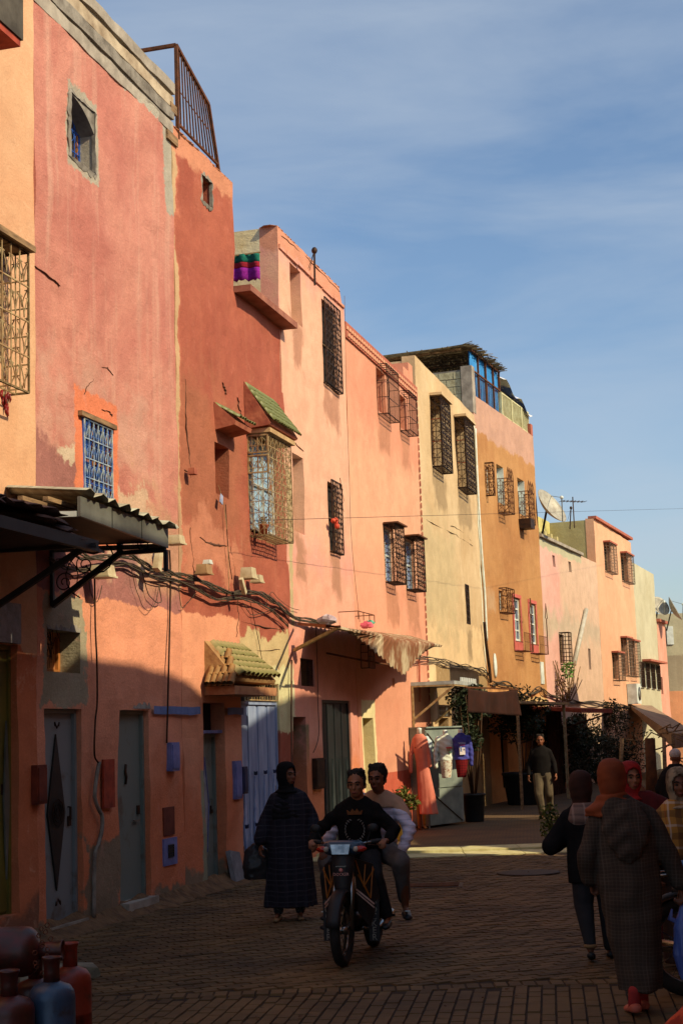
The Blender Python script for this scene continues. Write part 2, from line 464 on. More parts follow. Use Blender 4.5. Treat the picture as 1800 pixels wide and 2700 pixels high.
M_tile2 = mat('mossy_clay_tile', C(168, 134, 78), RGB(108, 110, 62), .7, 0, 4, .3)
M_tile3 = mat('ochre_clay_tile', C(190, 130, 60), C(140, 92, 45), .7, 0, 5, .3)
M_rust = mat('rusty_corrugated_sheet', C(208, 172, 124), C(140, 78, 40), .75, .1, 1.9, .1, stretch=(1.6, 1, 1), fac=(.38, .56))
M_palesheet = mat('pale_corrugated_sheet', C(200, 185, 150), C(150, 125, 95), .7, .1, 3, .3, stretch=(4, .7, 1))
M_brownsheet = mat('brown_corrugated_sheet', RGB(92, 70, 64), RGB(60, 42, 38), .7, .1, 3, .3, stretch=(4, .7, 1))
M_greymetal = mat('grey_fascia_metal', RGB(118, 122, 116), RGB(84, 86, 82), .5, .3, 2, .15, .4)
M_cable = mat('dusty_black_cable', RGB(46, 42, 38), RGB(84, 74, 58), .7, 0, 14, .1)

def ramp_top(h, pts, off=0.0):
    r = [h.P.uz(x, y, off) for x, y in pts]; return [(u - h.u0, z) for u, z in r]
class House:
    def __init__(h, P, name, xl, xr, label, yl=1500, yr=1500, cat='house', u0=None, u1=None):
        h.P = P; h.u0 = P.u(xl, yl) if u0 is None else u0; h.u1 = P.u(xr, yr) if u1 is None else u1
        h.w = h.u1 - h.u0; h.holes = []
        h.e = on_wall(P, name, h.u0, label, cat)
    def op(h, x0, x1, yt, yb, depth=.2, off=0.0, cut=True):
        a, b, z0, z1 = h.P.op(x0, x1, yt, yb, off)
        q = (a - h.u0, b - h.u0, z0, z1, depth)
        if cut: h.holes.append(q)
        return q
    def uz(h, x, y, off=0.0):
        u, z = h.P.uz(x, y, off); return u - h.u0, z
    def body(h, m, zt, D=6.0, name='side_wall', u0=None, u1=None, y0=.3):
        a = .012 if u0 is None else u0; b = h.w - .012 if u1 is None else u1
        return MB().box(a, b, y0, D, -.1, zt).build(name, m, h.e)
def cfar(h, px, y, off): return h.P.u(px, y, off) - h.u0
def window(h, q, frame=M_white, glass=M_glass, mull=1, rails=1, fw=.045, grille_kw=None, gname='grille', depth=None, label=None):
    u0, u1, z0, z1, d = q; d = (depth or d) - .012
    mb = MB(); W = fw
    mb.box(u0, u0+W, d-.05, d, z0, z1); mb.box(u1-W, u1, d-.05, d, z0, z1)
    mb.box(u0+W, u1-W, d-.05, d, z1-W, z1); mb.box(u0+W, u1-W, d-.05, d, z0, z0+W)
    for i in range(1, mull+1):
        x = u0 + (u1-u0)*i/(mull+1); mb.box(x-W*.4, x+W*.4, d-.045, d-.002, z0+W, z1-W)
    for i in range(1, rails+1):
        z = z0 + (z1-z0)*i/(rails+1); mb.box(u0+W, u1-W, d-.042, d-.004, z-W*.35, z+W*.35)
    f = mb.build('window', frame, h.e, label=label)
    MB().box(u0, u1, d-.012, d+.01, z0, z1).build('pane', glass, f)
    if grille_kw:
        k = dict(grille_kw); y = k.pop('y', .03); mt = k.pop('mat', M_irond)
        g = MB(); grille(g, (u0+.01, y, z0+.01), (u1-u0-.02, 0, 0), (0, 0, z1-z0-.02), **k); g.build(gname, mt, f)
    return f
def door(h, q, m, panels=1, handle=True, ribs=False, label=None, frame=None, name='door'):
    u0, u1, z0, z1, d = q; d -= .01
    mb = MB().box(u0, u1, d-.03, d, z0, z1)
    if ribs:
        n = ribs
        for i in range(n):
            a = u0 + (u1-u0)*(i+.1)/n; b = u0 + (u1-u0)*(i+.9)/n
            mb.box(a, b, d-.045, d-.028, z0+.03, z1-.06)
    o = mb.build(name, m, h.e, label=label)
    for zz in (.14, .5, .84):
        z_ = z0 + (z1-z0)*zz; MB().box(u0+.035, u0+.065, d-.085, d-.071, z_-.05, z_+.05).build('hinge', M_irond, o)
    if z1-z0 > 1.2: MB().box(u1-.16, u1-.10, d-.05, d-.031, z0+(z1-z0)*.44, z0+(z1-z0)*.44+.10).build('lock_plate', M_irond, o)
    f = MB(); t = .045
    f.box(u0, u0+t, d-.07, d-.031, z0, z1); f.box(u1-t, u1, d-.07, d-.031, z0, z1); f.box(u0+t, u1-t, d-.07, d-.031, z1-t, z1)
    f.build('frame', frame or m, o)
    if handle:
        hd = MB(); x = u1 - .14; z = z0 + (z1-z0)*.47
        hd.bar((x, d-.06, z), (x, d-.06, z+.13), .018); hd.bar((x, d-.03, z), (x, d-.06, z), .014); hd.bar((x, d-.03, z+.13), (x, d-.06, z+.13), .014)
        hd.build('handle', M_greymetal if m is not M_doorgrey else M_irond, o)
    return o
def box_part(h, name, m, q, y0, y1, label=None):
    return MB().box(q[0], q[1], y0, y1, q[2], q[3]).build(name, m, h.e, label=label)

# ================================================================ the left street front, near to far
# ---- far left peach house
H0 = House(P1, 'peach_house', -150, 93, 'tall peach plastered house at the left edge with grilled bay window', 800, 800, u0=P1.u(93, 800) - 9.0)
h = H0
ZB0 = h.P.z(40, 1560)
q_sh = h.op(-70, 50, 1690, 2440, .16)
q_pn = h.op(-70, 42, 1632, 1700, .10, cut=False)
m_peach = plaster('peach_plaster', C(233, 168, 116), C(222, 150, 100), C(236, 180, 132),
    layers=[(C(218, 112, 62), (-20, 30, -1, ZB0-.55), .03, .5), (C(150, 90, 60), (-20, 30, -1, .35), .1, .5)], sc=.4, bump=.5, seed=3, streak_amt=.15)  # lower wall coral, reddened to carry the tone of its shade
wall('wall', m_peach, h.e, 0, h.w, [(0, 10.2), (h.w, 10.2)], h.holes, seed=1, step=.2)
h.body(m_peach, 10.1)
M_olive = mat('olive_green_shutter_paint', RGB(112, 106, 44), RGB(84, 80, 34), .5, 0, 2, .1, .4)
d = door(h, q_sh, M_olive, handle=False, ribs=4, label='olive green folding metal shutter', name='shutter_door')
for i, x in enumerate((q_sh[1]-.09, q_sh[1]-.42)):
    zc = (q_sh[2]+q_sh[3])/2 - .2
    MB().prism([(x, zc-.75), (x+.055, zc), (x, zc+.75), (x-.055, zc)], q_sh[4]-.085, q_sh[4]-.066).build('diamond_panel', M_greymetal, d)
pz0, pz1 = h.uz(20, 1745)[1], h.uz(20, 1632)[1]
MB().box(q_sh[0], q_sh[1]-.03, -.05, .03, max(pz0, q_sh[3]+.01), max(pz1, q_sh[3]+.4)).build('shutter_box', mat('mottled_grey_steel', RGB(126, 126, 132), RGB(90, 88, 92), .5, .3, 9, .3), h.e)
# bay grille with slab, high up
a = cfar(h, -95, 800, .28); b = cfar(h, 76, 850, .28); z1 = h.P.z(77, 668, .28); z0 = h.P.z(77, 1036, .28)
qw = (a+.12, b-.12, z0+.35, z1-.1, .12)
h.bay = (a, b, z0, z1)
window(h, (a+.1, b-.1, z0+.3, z1-.05, .02), M_oldwood, M_glass, 1, 2, label=None)
cage(h.e, 'bay_grille', M_tan, a, b, z0, z1, .28, 'heart', .17, .008, label='tan wrought iron bay grille with hearts')
MB().box(a-.05, b+.05, -.34, .0, z1+.01, z1+.07).build('sill_slab', M_oldwood, h.e)
# closed-in balcony above, at the corner of the picture
a = h.op(-80, -70, -200, 120, off=.55, cut=False)[0]; b = cfar(h, 62, 60, .55); z0 = h.P.z(62, 112, .55)
o = MB().box(a, b, -.55, .0, z0+.02, 9.6).build('balcony', mat('dark_grey_balcony_face', RGB(86, 82, 74), RGB(56, 52, 46), .8, 0, 2.5, .5), h.e)
MB().box(a+.02, b-.02, -.53, .0, z0-.05, z0+.018).build('underside', mat('red_balcony_soffit', C(190, 70, 40), C(150, 50, 30), .9), o)

# ---- big pink house
H1 = House(P1, 'pink_house', 93, 457, 'tall faded pink plastered house with grey concrete top and blue grilled windows', 800, 600)
h = H1; h.e['category'] = 'house'
top1 = 8.35
zt = h.uz(300, 160)[1]; ztop_ = h.uz(455, 175)[1]
GZ = (h.uz(120, 33)[1] + h.uz(434, 337)[1]) / 2
qa = h.op(185, 250, 240, 412, .26)
qb = h.op(218, 293, 1100, 1310, .10)
qc = h.op(123, 213, 1655, 1770, .30)
qd1 = h.op(122, 218, 1868, 2448, .14)
qd2 = h.op(315, 395, 1872, 2385, .14)
ZP = h.uz(320, 1570)[1]; ZP2 = h.uz(480, 1640)[1]
um = h.w
pink_layers = [
    (C(214, 144, 114), (.2, um*.8, 5.0, 5.8), .4, 1.2),
    (C(206, 138, 100), (.9, um+.4, 3.2, 4.9), .25, 1.2),
    (C(168, 100, 84), (-.2, 1.7, 2.6, 4.9), .12, .9),
    (C(214, 162, 122), (1.75, 2.9, 3.5, 4.9), .05, .9),
    (C(172, 112, 94), (1.9, 2.6, 3.4, 4.3), .08, .7),
    (C(216, 176, 136), (.5, 1.4, 4.95, 5.05), .02, .25),
    (C(236, 120, 72), (qb[0]-.2, qb[1]+.22, qb[2]-.5, qb[3]+.32), .02, .10),
    (C(176, 104, 88), (-1, um+2, 2.9, 3.7), .15, .5),
    (C(241, 145, 100), (-5, um+5, -2, (ZP+ZP2)/2+.02), .012, .14),
    (C(172, 148, 112), (qc[0]-.05, qc[1]+.12, qc[2]-.32, qc[3]+.38), .015, .36),
    (C(228, 120, 70), (-2, um+2, -2, 1.5), .5, .6),  # orange wear, deepened to take in the tone of the shaded wall
    (C(150, 118, 86), (qd1[1]+.10, qd2[0]-.02, -2, .85), .04, .5),
    (C(140, 112, 82), (-2, 20, -2, .16), .05, .35),
    (C(178, 154, 124), (qa[0]-.05, qa[1]+.09, qa[2]-.10, qa[3]+.12), .012, .10),
    (C(178, 156, 128), (um-.30, um+.1, GZ-1.15, GZ+.1), .012, .12),
    (C(182, 160, 132), (-3, um+2, GZ+.02, 20), .012, .10),
]
m_pink = plaster('faded_pink_plaster', C(211, 128, 100), C(194, 106, 84), C(220, 160, 126), pink_layers, grain=.14, bump=.7, seed=9, sc=.7, streak_amt=.5)
HT1 = h.uz(437, 205)[1]
wall('wall', m_pink, h.e, 0, h.w, [(0, HT1+.02), (h.w, HT1)], h.holes, seed=4, amp=.022)
h.body(M_concrete, HT1-.15)
# rammed concrete courses at the top
ch = (HT1 - GZ) / 4
for i in range(4):
    z0 = GZ + ch*i + .015; z1 = GZ + ch*(i+1) - .012; mb = MB(); n = 14
    x0, x1 = -.02, h.w + .02
    vs = []; pr = [-.012, -.035, -.022, -.045][i]
    for k in range(n+1):
        x = x0 + (x1-x0)*k/n; j1 = random.uniform(-.02, .015); j2 = random.uniform(-.02, .01); yy = pr + random.uniform(-.008, .008)
        vs += [(x, yy, z0+j1), (x, yy-.004, z1+j2), (x, .05, z1+j2), (x, .05, z0+j1)]
    fs = []
    for k in range(n):
        a = 4*k; c = a+4
        fs += [(a, c, c+1, a+1), (a+1, c+1, c+2, a+2), (a+3, a, a+1, a+2)][:2] + [(c, a, a+3, c+3)]
    fs += [(0, 1, 2, 3), (4*n+3, 4*n+2, 4*n+1, 4*n)]
    mb.add(vs, fs).build('concrete_course', [M_concrete, M_mortar, mat('buff_concrete', C(206, 172, 132), C(150, 118, 86), .95, 0, 3, .6), M_concrete][i], h.e)
# wooden formwork blocks left on the corner
MB().box(h.w-.1, h.w+.12, -.04, .12, GZ+.3, GZ+.42).build('timber_block', M_oldwood, h.e)
MB().box(h.w-.2, h.w+.16, -.03, .1, GZ-.12, GZ+.0).build('timber_block', M_oldwood, h.e)
f = window(h, qa, M_wood, M_glass, 0, 0, .05, dict(y=qa[4]-.07, style='scroll', cell=.13, r=.007, mat=M_bluep), 'grille', label='narrow window with orange wood frame and blue grille')
f = window(h, qb, M_wood, mat('blue_curtained_glass', RGB(30, 60, 120), RGB(14, 18, 40), .3, 0, 5, 0), 1, 1, .04, dict(y=-.02, style='heart', cell=.115, r=.008, mat=mat('pale_blue_white_iron', C(196, 190, 165), RGB(70, 110, 170), .5, 0, 9, .1)), label='window behind pale ornamental grille in orange surround')
g = MB(); grille(g, (qb[0], -.01, qb[2]), (qb[1]-qb[0], 0, 0), (0, 0, qb[3]-qb[2]), 'scroll', .09, .006); g.build('grille', M_bluep, f)
MB().box(qb[0]-.10, qb[1]+.08, -.05, .06, qb[3]+.0, qb[3]+.055).build('lintel', M_oldwood, h.e)
window(h, qc, M_wood, mat('orange_recess_back', C(215, 140, 70), C(150, 84, 40), .8), 1, 0, .05)  # back of the recess coloured orange
mb = MB()
for k in range(26):
    x = random.uniform(qc[0], qc[0]+.38); z = random.uniform(qc[2], qc[3]-.15)
    p = Vector((x, random.uniform(.05, .2), z)); mb.tube([p, p+Vector((random.uniform(-.15,.15), .02, random.uniform(.05,.3))), p+Vector((random.uniform(-.25,.25), 0, random.uniform(.0,.35)))], .004, 3)
mb.build('tangled_wires', M_irond, h.e)
# ragged rims where the plaster has broken away
def rim(h, q, m, t=.05, name='broken_rim', sides='tblr', n=14, y=-.02):
    """ragged lip of mortar round an opening: one ring of uneven width"""
    u0, u1, z0, z1 = q[:4]; mb = MB(); W, H = u1-u0, z1-z0; P = []
    if sides == 't': runs = [((u0, z1), (u1, z1), (0, 1))]; closed = False
    elif 'b' not in sides or 'l' not in sides and 'r' not in sides: runs = [((u0, z1), (u1, z1), (0, 1))] + ([((u1, z1), (u1, z0), (1, 0))] if 'r' in sides else []); closed = False
    else: runs = [((u0, z0), (u0, z1), (-1, 0)), ((u0, z1), (u1, z1), (0, 1)), ((u1, z1), (u1, z0), (1, 0)), ((u1, z0), (u0, z0), (0, -1))]; closed = True
    for (ax, az), (bx, bz), (dx, dz) in runs:
        k = max(4, int(((bx-ax)**2+(bz-az)**2)**.5/.05))
        for i in range(k + (0 if closed else 1)):
            f = i/k; x = ax+(bx-ax)*f; z = az+(bz-az)*f; w_ = t*random.uniform(.25, 1.5)
            cx = dx or ((-1 if f < .5 else 1)*(1 if i in (0,) else 0)); P.append((x-dx*.012, z-dz*.012, x+dx*w_, z+dz*w_, y*random.uniform(.5, 1.3)))
    vs = []
    for xi, zi, xo, zo, yy in P: vs += [(xi, yy, zi), (xo, yy*.3, zo), (xo, .01, zo), (xi, .03, zi)]
    k = len(P); fs = []
    for i in range(k if closed else k-1):
        a = 4*i; c = 4*((i+1) % k)
        for q_ in range(4): fs.append((a+q_, a+(q_+1) % 4, c+(q_+1) % 4, c+q_))
    mb.add(vs, fs); return mb.build(name, m, h.e)
rim(h, qa, M_mortar, .045); rim(h, (qd2[0]-.05, qd2[1]+.03, 0, qd2[3]+.03), M_mortar, .06, sides='t', n=9)
rim(h, qc, M_mortar, .05, sides='tb', n=9)
# arched mortar filling the head of the top window
mb = MB(); n = 10; u0, u1, z1 = qa[0], qa[1], qa[3]
pl = [(u0, z1+.02), (u0, z1-.03)] + [(u0+(u1-u0)*k/n, z1-.02-.26*(k/n)**2.2) for k in range(1, n+1)] + [(u1, z1+.02)]
mb.prism(pl, .0, .24).build('arch_filling', M_mortar, h.e)
d1 = door(h, qd1, M_doorgrey, label='grey metal door with black diamond grille')
uc = (qd1[0]+qd1[1])/2 - .02; zc = (qd1[2]+qd1[3])/2 + .02
MB().prism([(uc, zc-.78), (uc+.2, zc), (uc, zc+.80), (uc-.2, zc)], qd1[4]-.062, qd1[4]-.044).build('diamond_panel', M_black, d1)
mb = MB()
for s in (1, -1):
    for rr in (.05, .09, .13): mb.tube([(uc + rr*math.cos(t/8*6.283), qd1[4]-.075, zc + rr*1.1*math.sin(t/8*6.283)) for t in range(8)], .006, 4, closed=True)
    mb.tube([(uc-.04, qd1[4]-.07, zc+s*.88), (uc-.05, qd1[4]-.07, zc+s*.92), (uc, qd1[4]-.07, zc+s*.86), (uc+.05, qd1[4]-.07, zc+s*.92), (uc+.04, qd1[4]-.07, zc+s*.88)], .008, 4)
mb.build('scrollwork', M_irond, d1)
MB().box(qd1[0], qd1[1], -.06, qd1[4], -.02, qd1[2]).build('threshold', M_concrete, h.e)
d2 = door(h, qd2, M_doorgreen, handle=False, label='plain grey green metal door')
MB().bar((qd2[1]-.30, qd2[4]-.07, 1.0), (qd2[1]-.14, qd2[4]-.07, 1.0), .02).build('handle', M_greymetal, d2)
MB().tube([(qd2[0]+.38, qd2[4]-.05, 1.42), (qd2[0]+.40, qd2[4]-.055, 1.5), (qd2[0]+.37, qd2[4]-.055, 1.56), (qd2[0]+.40, qd2[4]-.05, 1.64)], .016, 5).build('door_knocker', M_irond, d2)
MB().box(qd2[0], qd2[1], -.10, qd2[4], -.02, qd2[2]).build('threshold', M_concrete, h.e)
h1 = h

# ---- dark red house
H2 = House(P1, 'red_house', 457, 742, 'dark red plastered house with green tiled window hoods', 600, 900)
h = H2
us = h.uz(612, 500)[0]
zhi = (h.uz(470, 345)[1] + h.uz(612, 480)[1])/2; zlo = (h.uz(625, 770)[1] + h.uz(738, 862)[1])/2
q0 = h.op(531, 558, 458, 528, .22)
q1 = h.op(566, 604, 1165, 1300, .26)
q2a = h.op(655, 700, 1150, 1400, .2)   # beneath the cage
qe = h.op(541, 597, 1852, 2325, .22)
qf = h.op(640, 742, 1797, 2310, .12)
um = h.w; pz = h.uz(560, 1620)[1]
ub = h.uz(640, 1640)[0]
red_layers = [
    (C(178, 96, 62), (-1, us+.2, 4.4, 6.6), .4, 1.0),
    (C(204, 118, 80), (-1, um*.55, 4.0, 4.75), .12, .8),
    (C(208, 112, 76), (-1, .13, 2, zhi+2), .05, .3),
    (C(208, 156, 104), (-.3, .10, 4.6, zhi+1), .02, .22),
    (C(196, 140, 96), (-.3, .06, 2.6, 5), .02, .3),
    (C(216, 130, 88), (-1, us+.1, zhi-.32, zhi+1), .05, .3),
    (C(214, 172, 112), (ub-.25, um+.8, 2.75, 3.35), .03, .4),
    (C(241, 148, 101), (-5, ub-.12, -2, pz), .015, .16),
    (C(228, 202, 138), (ub-.1, um+.5, 1.9, 2.95), .02, .22),
    (C(228, 120, 70), (-5, ub-.2, -2, 1.4), .5, .5),  # orange wear with the deeper tone of the shade mixed in
    (C(150, 116, 84), (-5, um+2, -2, .22), .05, .35),
    (C(160, 148, 110), (qe[0]-.12, qe[0], -.1, 1.5), .03, .15),
]
m_red = plaster('dark_red_plaster', C(186, 92, 62), C(166, 76, 52), C(196, 118, 80), red_layers, grain=.12, bump=.6, seed=21, sc=.55, streak_amt=.22)
wall('wall', m_red, h.e, 0, h.w, [(0, zhi), (us, zhi), (us+.001, zlo), (h.w, zlo)], h.holes, seed=8, amp=.022)
h.body(m_red, zhi-.05, u1=us-.02); MB().box(us-.02, h.w-.012, .3, 6, -.1, zlo-.3).build('side_wall', m_red, h.e)
# worn crest of plaster along the parapet
mb = MB(); n = 26
for k in range(n):
    x = us*k/n + random.uniform(0, .12); mb.ell((x, .14, zhi-.005), (random.uniform(.1, .3), .16, random.uniform(.008, .03)), None, 9, 4)
mb.build('parapet_crest', mat('worn_ochre_plaster', C(214, 130, 80), C(188, 105, 66), .95, 0, 4, .5), h.e)
# coping over the lower part
mb = MB().box(us+.02, h.w+.1, -.24, .12, zlo-.02, zlo+.075); mb.build('coping', mat('brown_coping', C(178, 104, 74), C(140, 74, 54), .95, 0, 4, .5), h.e)
rim(h, q0, M_mortar, .05, sides='trb', n=6); MB().box(q0[0], q0[1], q0[4]-.02, q0[4], q0[2], q0[3]).build('dark_back', M_dark, h.e)  # near-black sheet stands for the unlit hollow of the opening
MB().box(q1[0], q1[1], q1[4]-.02, q1[4], q1[2], q1[3]).build('blind_recess', m_red, h.e)
# tall roof railing behind the parapet
ra = h.uz(468, 118); rb_ = h.uz(575, 440)
rl = MB(); uA = h.uz(470, 118)[0]; uB = h.uz(583, 440)[0]; zA = h.uz(470, 118)[1]; zb = zhi + .02; zt_ = zb + 1.02
zt_ = h.uz(470, 118)[1]
zr = h.uz(555, 275)[1]
ry = .03; uT, zT = h.uz(555, 275); uBt = h.uz(583, 440)[0]
rl.bar((uA, ry, zhi-.1), (uA, ry, zt_), .045).bar((uA, ry, zt_), (uT, ry, zT), .045).bar((uT, ry, zT), (uBt, ry, zhi-.05), .045).bar((uA, ry, zhi+.12), (uBt-.04, ry, zhi+.1), .03)
nb = 13
for k in range(1, nb):
    f = k/nb; rl.bar((uA+(uBt-uA)*f, ry, zhi+.1), (uA+(uT-uA)*f, ry, zt_+(zT-zt_)*f), .018)
rl.bar((uA, ry, zt_), (uA, 1.5, zt_), .045).bar((uA, 1.5, zt_), (uA, 1.5, zhi-.1), .045).bar((uA+.05, ry, (zhi+zt_)/2), (uT, ry, (zhi+zT)/2+.05), .01)
rl.build('roof_railing', M_iron, h.e, label='tall rusty roof railing of thin bars')

def tile_hood(parent, u0, u1, z1, z0, d, rows, cols, mt, wedge, cap=None, hip=0.0, side_drop=.0, name='tiled_hood', label=None, tw=None):
    """plaster wedge with courses of half-round tiles, each its own object"""
    e = MB()
    e.add([(u0, 0, z0-side_drop), (u1, 0, z0-side_drop), (u1, -d+.05, z0-side_drop*.6), (u0, -d+.05, z0-side_drop*.6), (u0, 0, z1+.06), (u1, 0, z1+.06), (u1, -d+.03, z0-.02), (u0, -d+.03, z0-.02)],
          ((3,2,1,0), (4,7,6,5), (0,4,5,1), (1,5,6,2), (2,6,7,3), (3,7,4,0)))
    o = e.build(name, wedge, parent, label=label)
    sl = Vector((0, -d, z0-z1)); ln = sl.length; tl = ln/rows*1.25; cw = (u1-u0)/cols; r = (tw or cw*.52)
    pr = MB(); seg = 6; vs = []; fs = []
    for t, rr in ((0, r*.82), (1, r)):
        for k in range(seg+1):
            a = math.pi*k/seg; vs.append((-rr*math.cos(a), t*tl, rr*math.sin(a)*.75))
        for k in range(seg+1):
            a = math.pi*k/seg; vs.append((-(rr-.008)*math.cos(a), t*tl, (rr-.010)*math.sin(a)*.75))
    s1 = seg+1
    for k in range(seg):
        fs += [(k, k+1, 2*s1+k+1, 2*s1+k), (s1+k+1, s1+k, 3*s1+k, 3*s1+k+1), (2*s1+k, 2*s1+k+1, 3*s1+k+1, 3*s1+k)]
    first = None
    ang = math.atan2(z0-z1, -d)
    for rI in range(rows):
        for c in range(cols):
            f0 = rI/rows
            ins = hip*(1-f0)*(u1-u0)/2
            uu = u0 + ins + (u1-u0-2*ins)*(c+.5)/cols
            p = Vector((uu, -d*f0*1.0, z1 + (z0-z1)*f0 + .035 + .0*rI))
            rot = Matrix(((1,0,0), (0, sl.y/ln, -sl.z/ln*-1), (0, sl.z/ln, -sl.y/ln))).to_3x3()
            yv = Vector((0, sl.y, sl.z)).normalized(); xv = Vector((-1, 0, 0)); zv = xv.cross(yv)
            Mx = Matrix((xv, yv, zv)).transposed()
            eu = Mx.to_euler(); eu.z += random.uniform(-.05, .05); eu.x += random.uniform(-.03, .05)
            if first is None:
                first = MB().add(vs, fs, True).build('roof_tile', mt, o, loc=p, rot=eu)
            else:
                t = inst(first, o, p, eu)
    return o
# small broken hood over the blind recess
u0, z1 = h.uz(563, 1075); u1, z0 = h.uz(606, 1150)
M_redpl = mat('rough_red_plaster', C(196, 104, 66), C(160, 74, 48), .95, 0, 5, .8, bscale=14)
tile_hood(h.e, u0+.02, u1+.06, z1+.03, z0+.10, .34, 4, 7, M_tile, M_redpl, side_drop=.12, label='small broken hood with green tiles')
# large green hood and its cage window
c0 = h.op(656, 708, 1150, 1412, cut=False)
uA = c0[0]-.02; uB = h.op(656, 724, 1430, 1432, cut=False)[1]
zc1 = c0[3]; zc0 = c0[2]; dC = .30
hh = tile_hood(h.e, uA-.08, uB+.10, h.uz(648, 1015)[1]-.02, zc1+.16, .42, 6, 13, M_tile, M_redpl, side_drop=.08, label='green glazed tile hood above the cage window')
MB().box(uA-.02, uB+.06, -.36, -.002, zc1+.02, zc1+.085).build('hood_slab', mat('buff_slab', C(214, 165, 105), C(180, 130, 80), .9), h.e)
window(h, (uA+.06, uB-.06, zc0+.1, zc1-.02, .02), M_white, mat('pale_blue_curtain', C(176, 196, 200), C(140, 165, 180), .8, 0, 3), 1, 1, .05, label='window with pale blue curtain')
cage(h.e, 'cage_grille', M_tan, uA, uB, zc0, zc1, dC, 'scroll', .085, .0055, label='deep bay cage of tan scroll ironwork')
g = MB()
for zz in (.62, .82): grille(g, (uA, -.01, zc0+(zc1-zc0)*zz), (0, -dC, 0), (0, 0, (zc1-zc0)*.17), 'heart', .15, .009)
g.build('heart_panel', M_tan, h.e)
# flower pot in the cage
pot = Vector((uA+.16, -.16, zc0+.03))
MB().lathe([(.05, 0), (.075, .13), (.082, .14), (.07, .14), (.066, .12)], 10, Matrix.Translation(pot)).build('flower_pot', mat('terracotta', C(190, 90, 45), C(160, 70, 35), .8), h.e)
def leaves(mb, c, rad, n, size, flat=1.0):
    for _ in range(n):
        while True:
            v = Vector((random.uniform(-1,1), random.uniform(-1,1), random.uniform(-1,1)))
            if v.length < 1: break
        p = Vector(c) + Vector((v.x*rad[0], v.y*rad[1], v.z*rad[2])); a = Vector((random.gauss(0,1), random.gauss(0,1), random.gauss(0,.7)*flat)).normalized()
        b = a.orthogonal().normalized(); b = (Matrix.Rotation(random.random()*6.28, 3, a) @ b); s = size*random.uniform(.6, 1.3)
        mb.add([p-a*s, p+b*s*.42, p+a*s, p-b*s*.42], ((0,1,2,3),))
M_dry = mat('dry_leaves', RGB(120, 84, 34), RGB(80, 62, 24), .8)
mb = MB(); leaves(mb, pot+Vector((0, 0, .2)), (.1, .1, .08), 120, .02); mb.build('pot_plant_leaves', M_dry, h.e)
# doorway hood with mossy tiles (hipped)
u0 = h.uz(538, 1800)[0]; u1 = h.uz(680, 1800)[0]; 
ua_, za_ = h.uz(560, 1712); z0 = h.uz(560, 1800)[1]; ue_ = h.uz(640, 1800)[0]
tile_hood(h.e, u0+.02, ue_+.2, za_+.05, z0+.06, .45, 5, 9, M_tile2, mat('ochre_hood_mortar', C(190, 135, 75), C(150, 98, 52), .95, 0, 5, .6), hip=.25, side_drop=.10, label='mossy clay tile hood over the doorway')
hd = [c for c in h.e.children if c.get('label', '').startswith('mossy')][0]
for r_ in range(4):
    for c_ in range(5-r_):
        f0 = r_/4; yy = -.05 - (.40*(1-f0*.35))*(c_+.5)/(5-r_) ; uu = (u0-.14) + .34*f0; zz = z0+.08 + (za_-z0-.02)*f0
        g = MB(); g.tube([(0, 0, 0), (-.10, 0, -.13)], [.042, .050], 7, caps=False)
        g.build('roof_tile', M_tile3, hd, loc=(uu+.12, yy, zz+.02), rot=(0, 0, random.uniform(-.1, .1)))
MB().box(u0, ue_+.22, -.42, -.002, z0-.17, z0-.06).build('hood_beam', mat('ochre_beam', C(205, 135, 80), C(170, 100, 60), .9), h.e)
# doors
dz = h.uz(560, 1925)[1]
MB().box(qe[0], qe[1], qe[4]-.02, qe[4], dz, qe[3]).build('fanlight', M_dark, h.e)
MB().box(qe[0], qe[1], .04, qe[4]-.021, dz-.04, dz).build('transom', M_bluebox, h.e)
d3 = door(h, (qe[0], qe[1], qe[2], dz-.05, qe[4]), M_doorgreen, label='narrow grey door with white diamond')
uc = (qe[0]+qe[1])/2+.02; zc = (qe[2]+dz)/2
MB().prism([(uc, zc-.55), (uc+.1, zc), (uc, zc+.5), (uc-.1, zc)], qe[4]-.062, qe[4]-.045).build('diamond_panel', mat('pale_grey_panel', RGB(150, 156, 168), RGB(120, 126, 140), .5), d3)
mb = MB(); mb.bar((uc-.02, qe[4]-.07, zc+.6), (uc+.11, qe[4]-.07, zc), .012); mb.bar((uc+.11, qe[4]-.07, zc), (uc+.02, qe[4]-.07, zc-.62), .012); mb.bar((uc-.02, qe[4]-.07, zc+.6), (uc-.1, qe[4]-.07, zc), .008); mb.build('trim', M_bluebox, d3)
tz = h.uz(642, 1848)[1]
d4 = door(h, (qf[0], qf[1], qf[2], tz, qf[4]), M_doorblue, handle=False, ribs=4, label='light blue folding metal door')
for i in range(4):
    x = qf[0] + (qf[1]-qf[0])*(i+.5)/4
    MB().prism([(x, .25), (x+.055, .62), (x, 1.35), (x-.055, .62)], qf[4]-.085, qf[4]-.06).build('diamond_panel', mat('pale_blue_panel', RGB(168, 182, 212), RGB(130, 148, 190), .5), d4)
mb = MB()
for i in range(4):
    x = qf[0] + (qf[1]-qf[0])*(i+.5)/4
    for s, z in ((1, 1.37), (1, .66)):
        mb.tube([(x-.05, qf[4]-.09, z), (x-.06, qf[4]-.09, z+.05), (x-.02, qf[4]-.09, z+.04), (x, qf[4]-.09, z), (x+.02, qf[4]-.09, z+.04), (x+.06, qf[4]-.09, z+.05), (x+.05, qf[4]-.09, z)], .008, 4)
mb.build('scrollwork', mat('dark_blue_iron', RGB(40, 50, 90), RGB(30, 36, 60), .6), d4)
MB().box(qf[0], qf[1], qf[4]-.02, qf[4], tz, qf[3]).build('fanlight', M_dark, h.e)
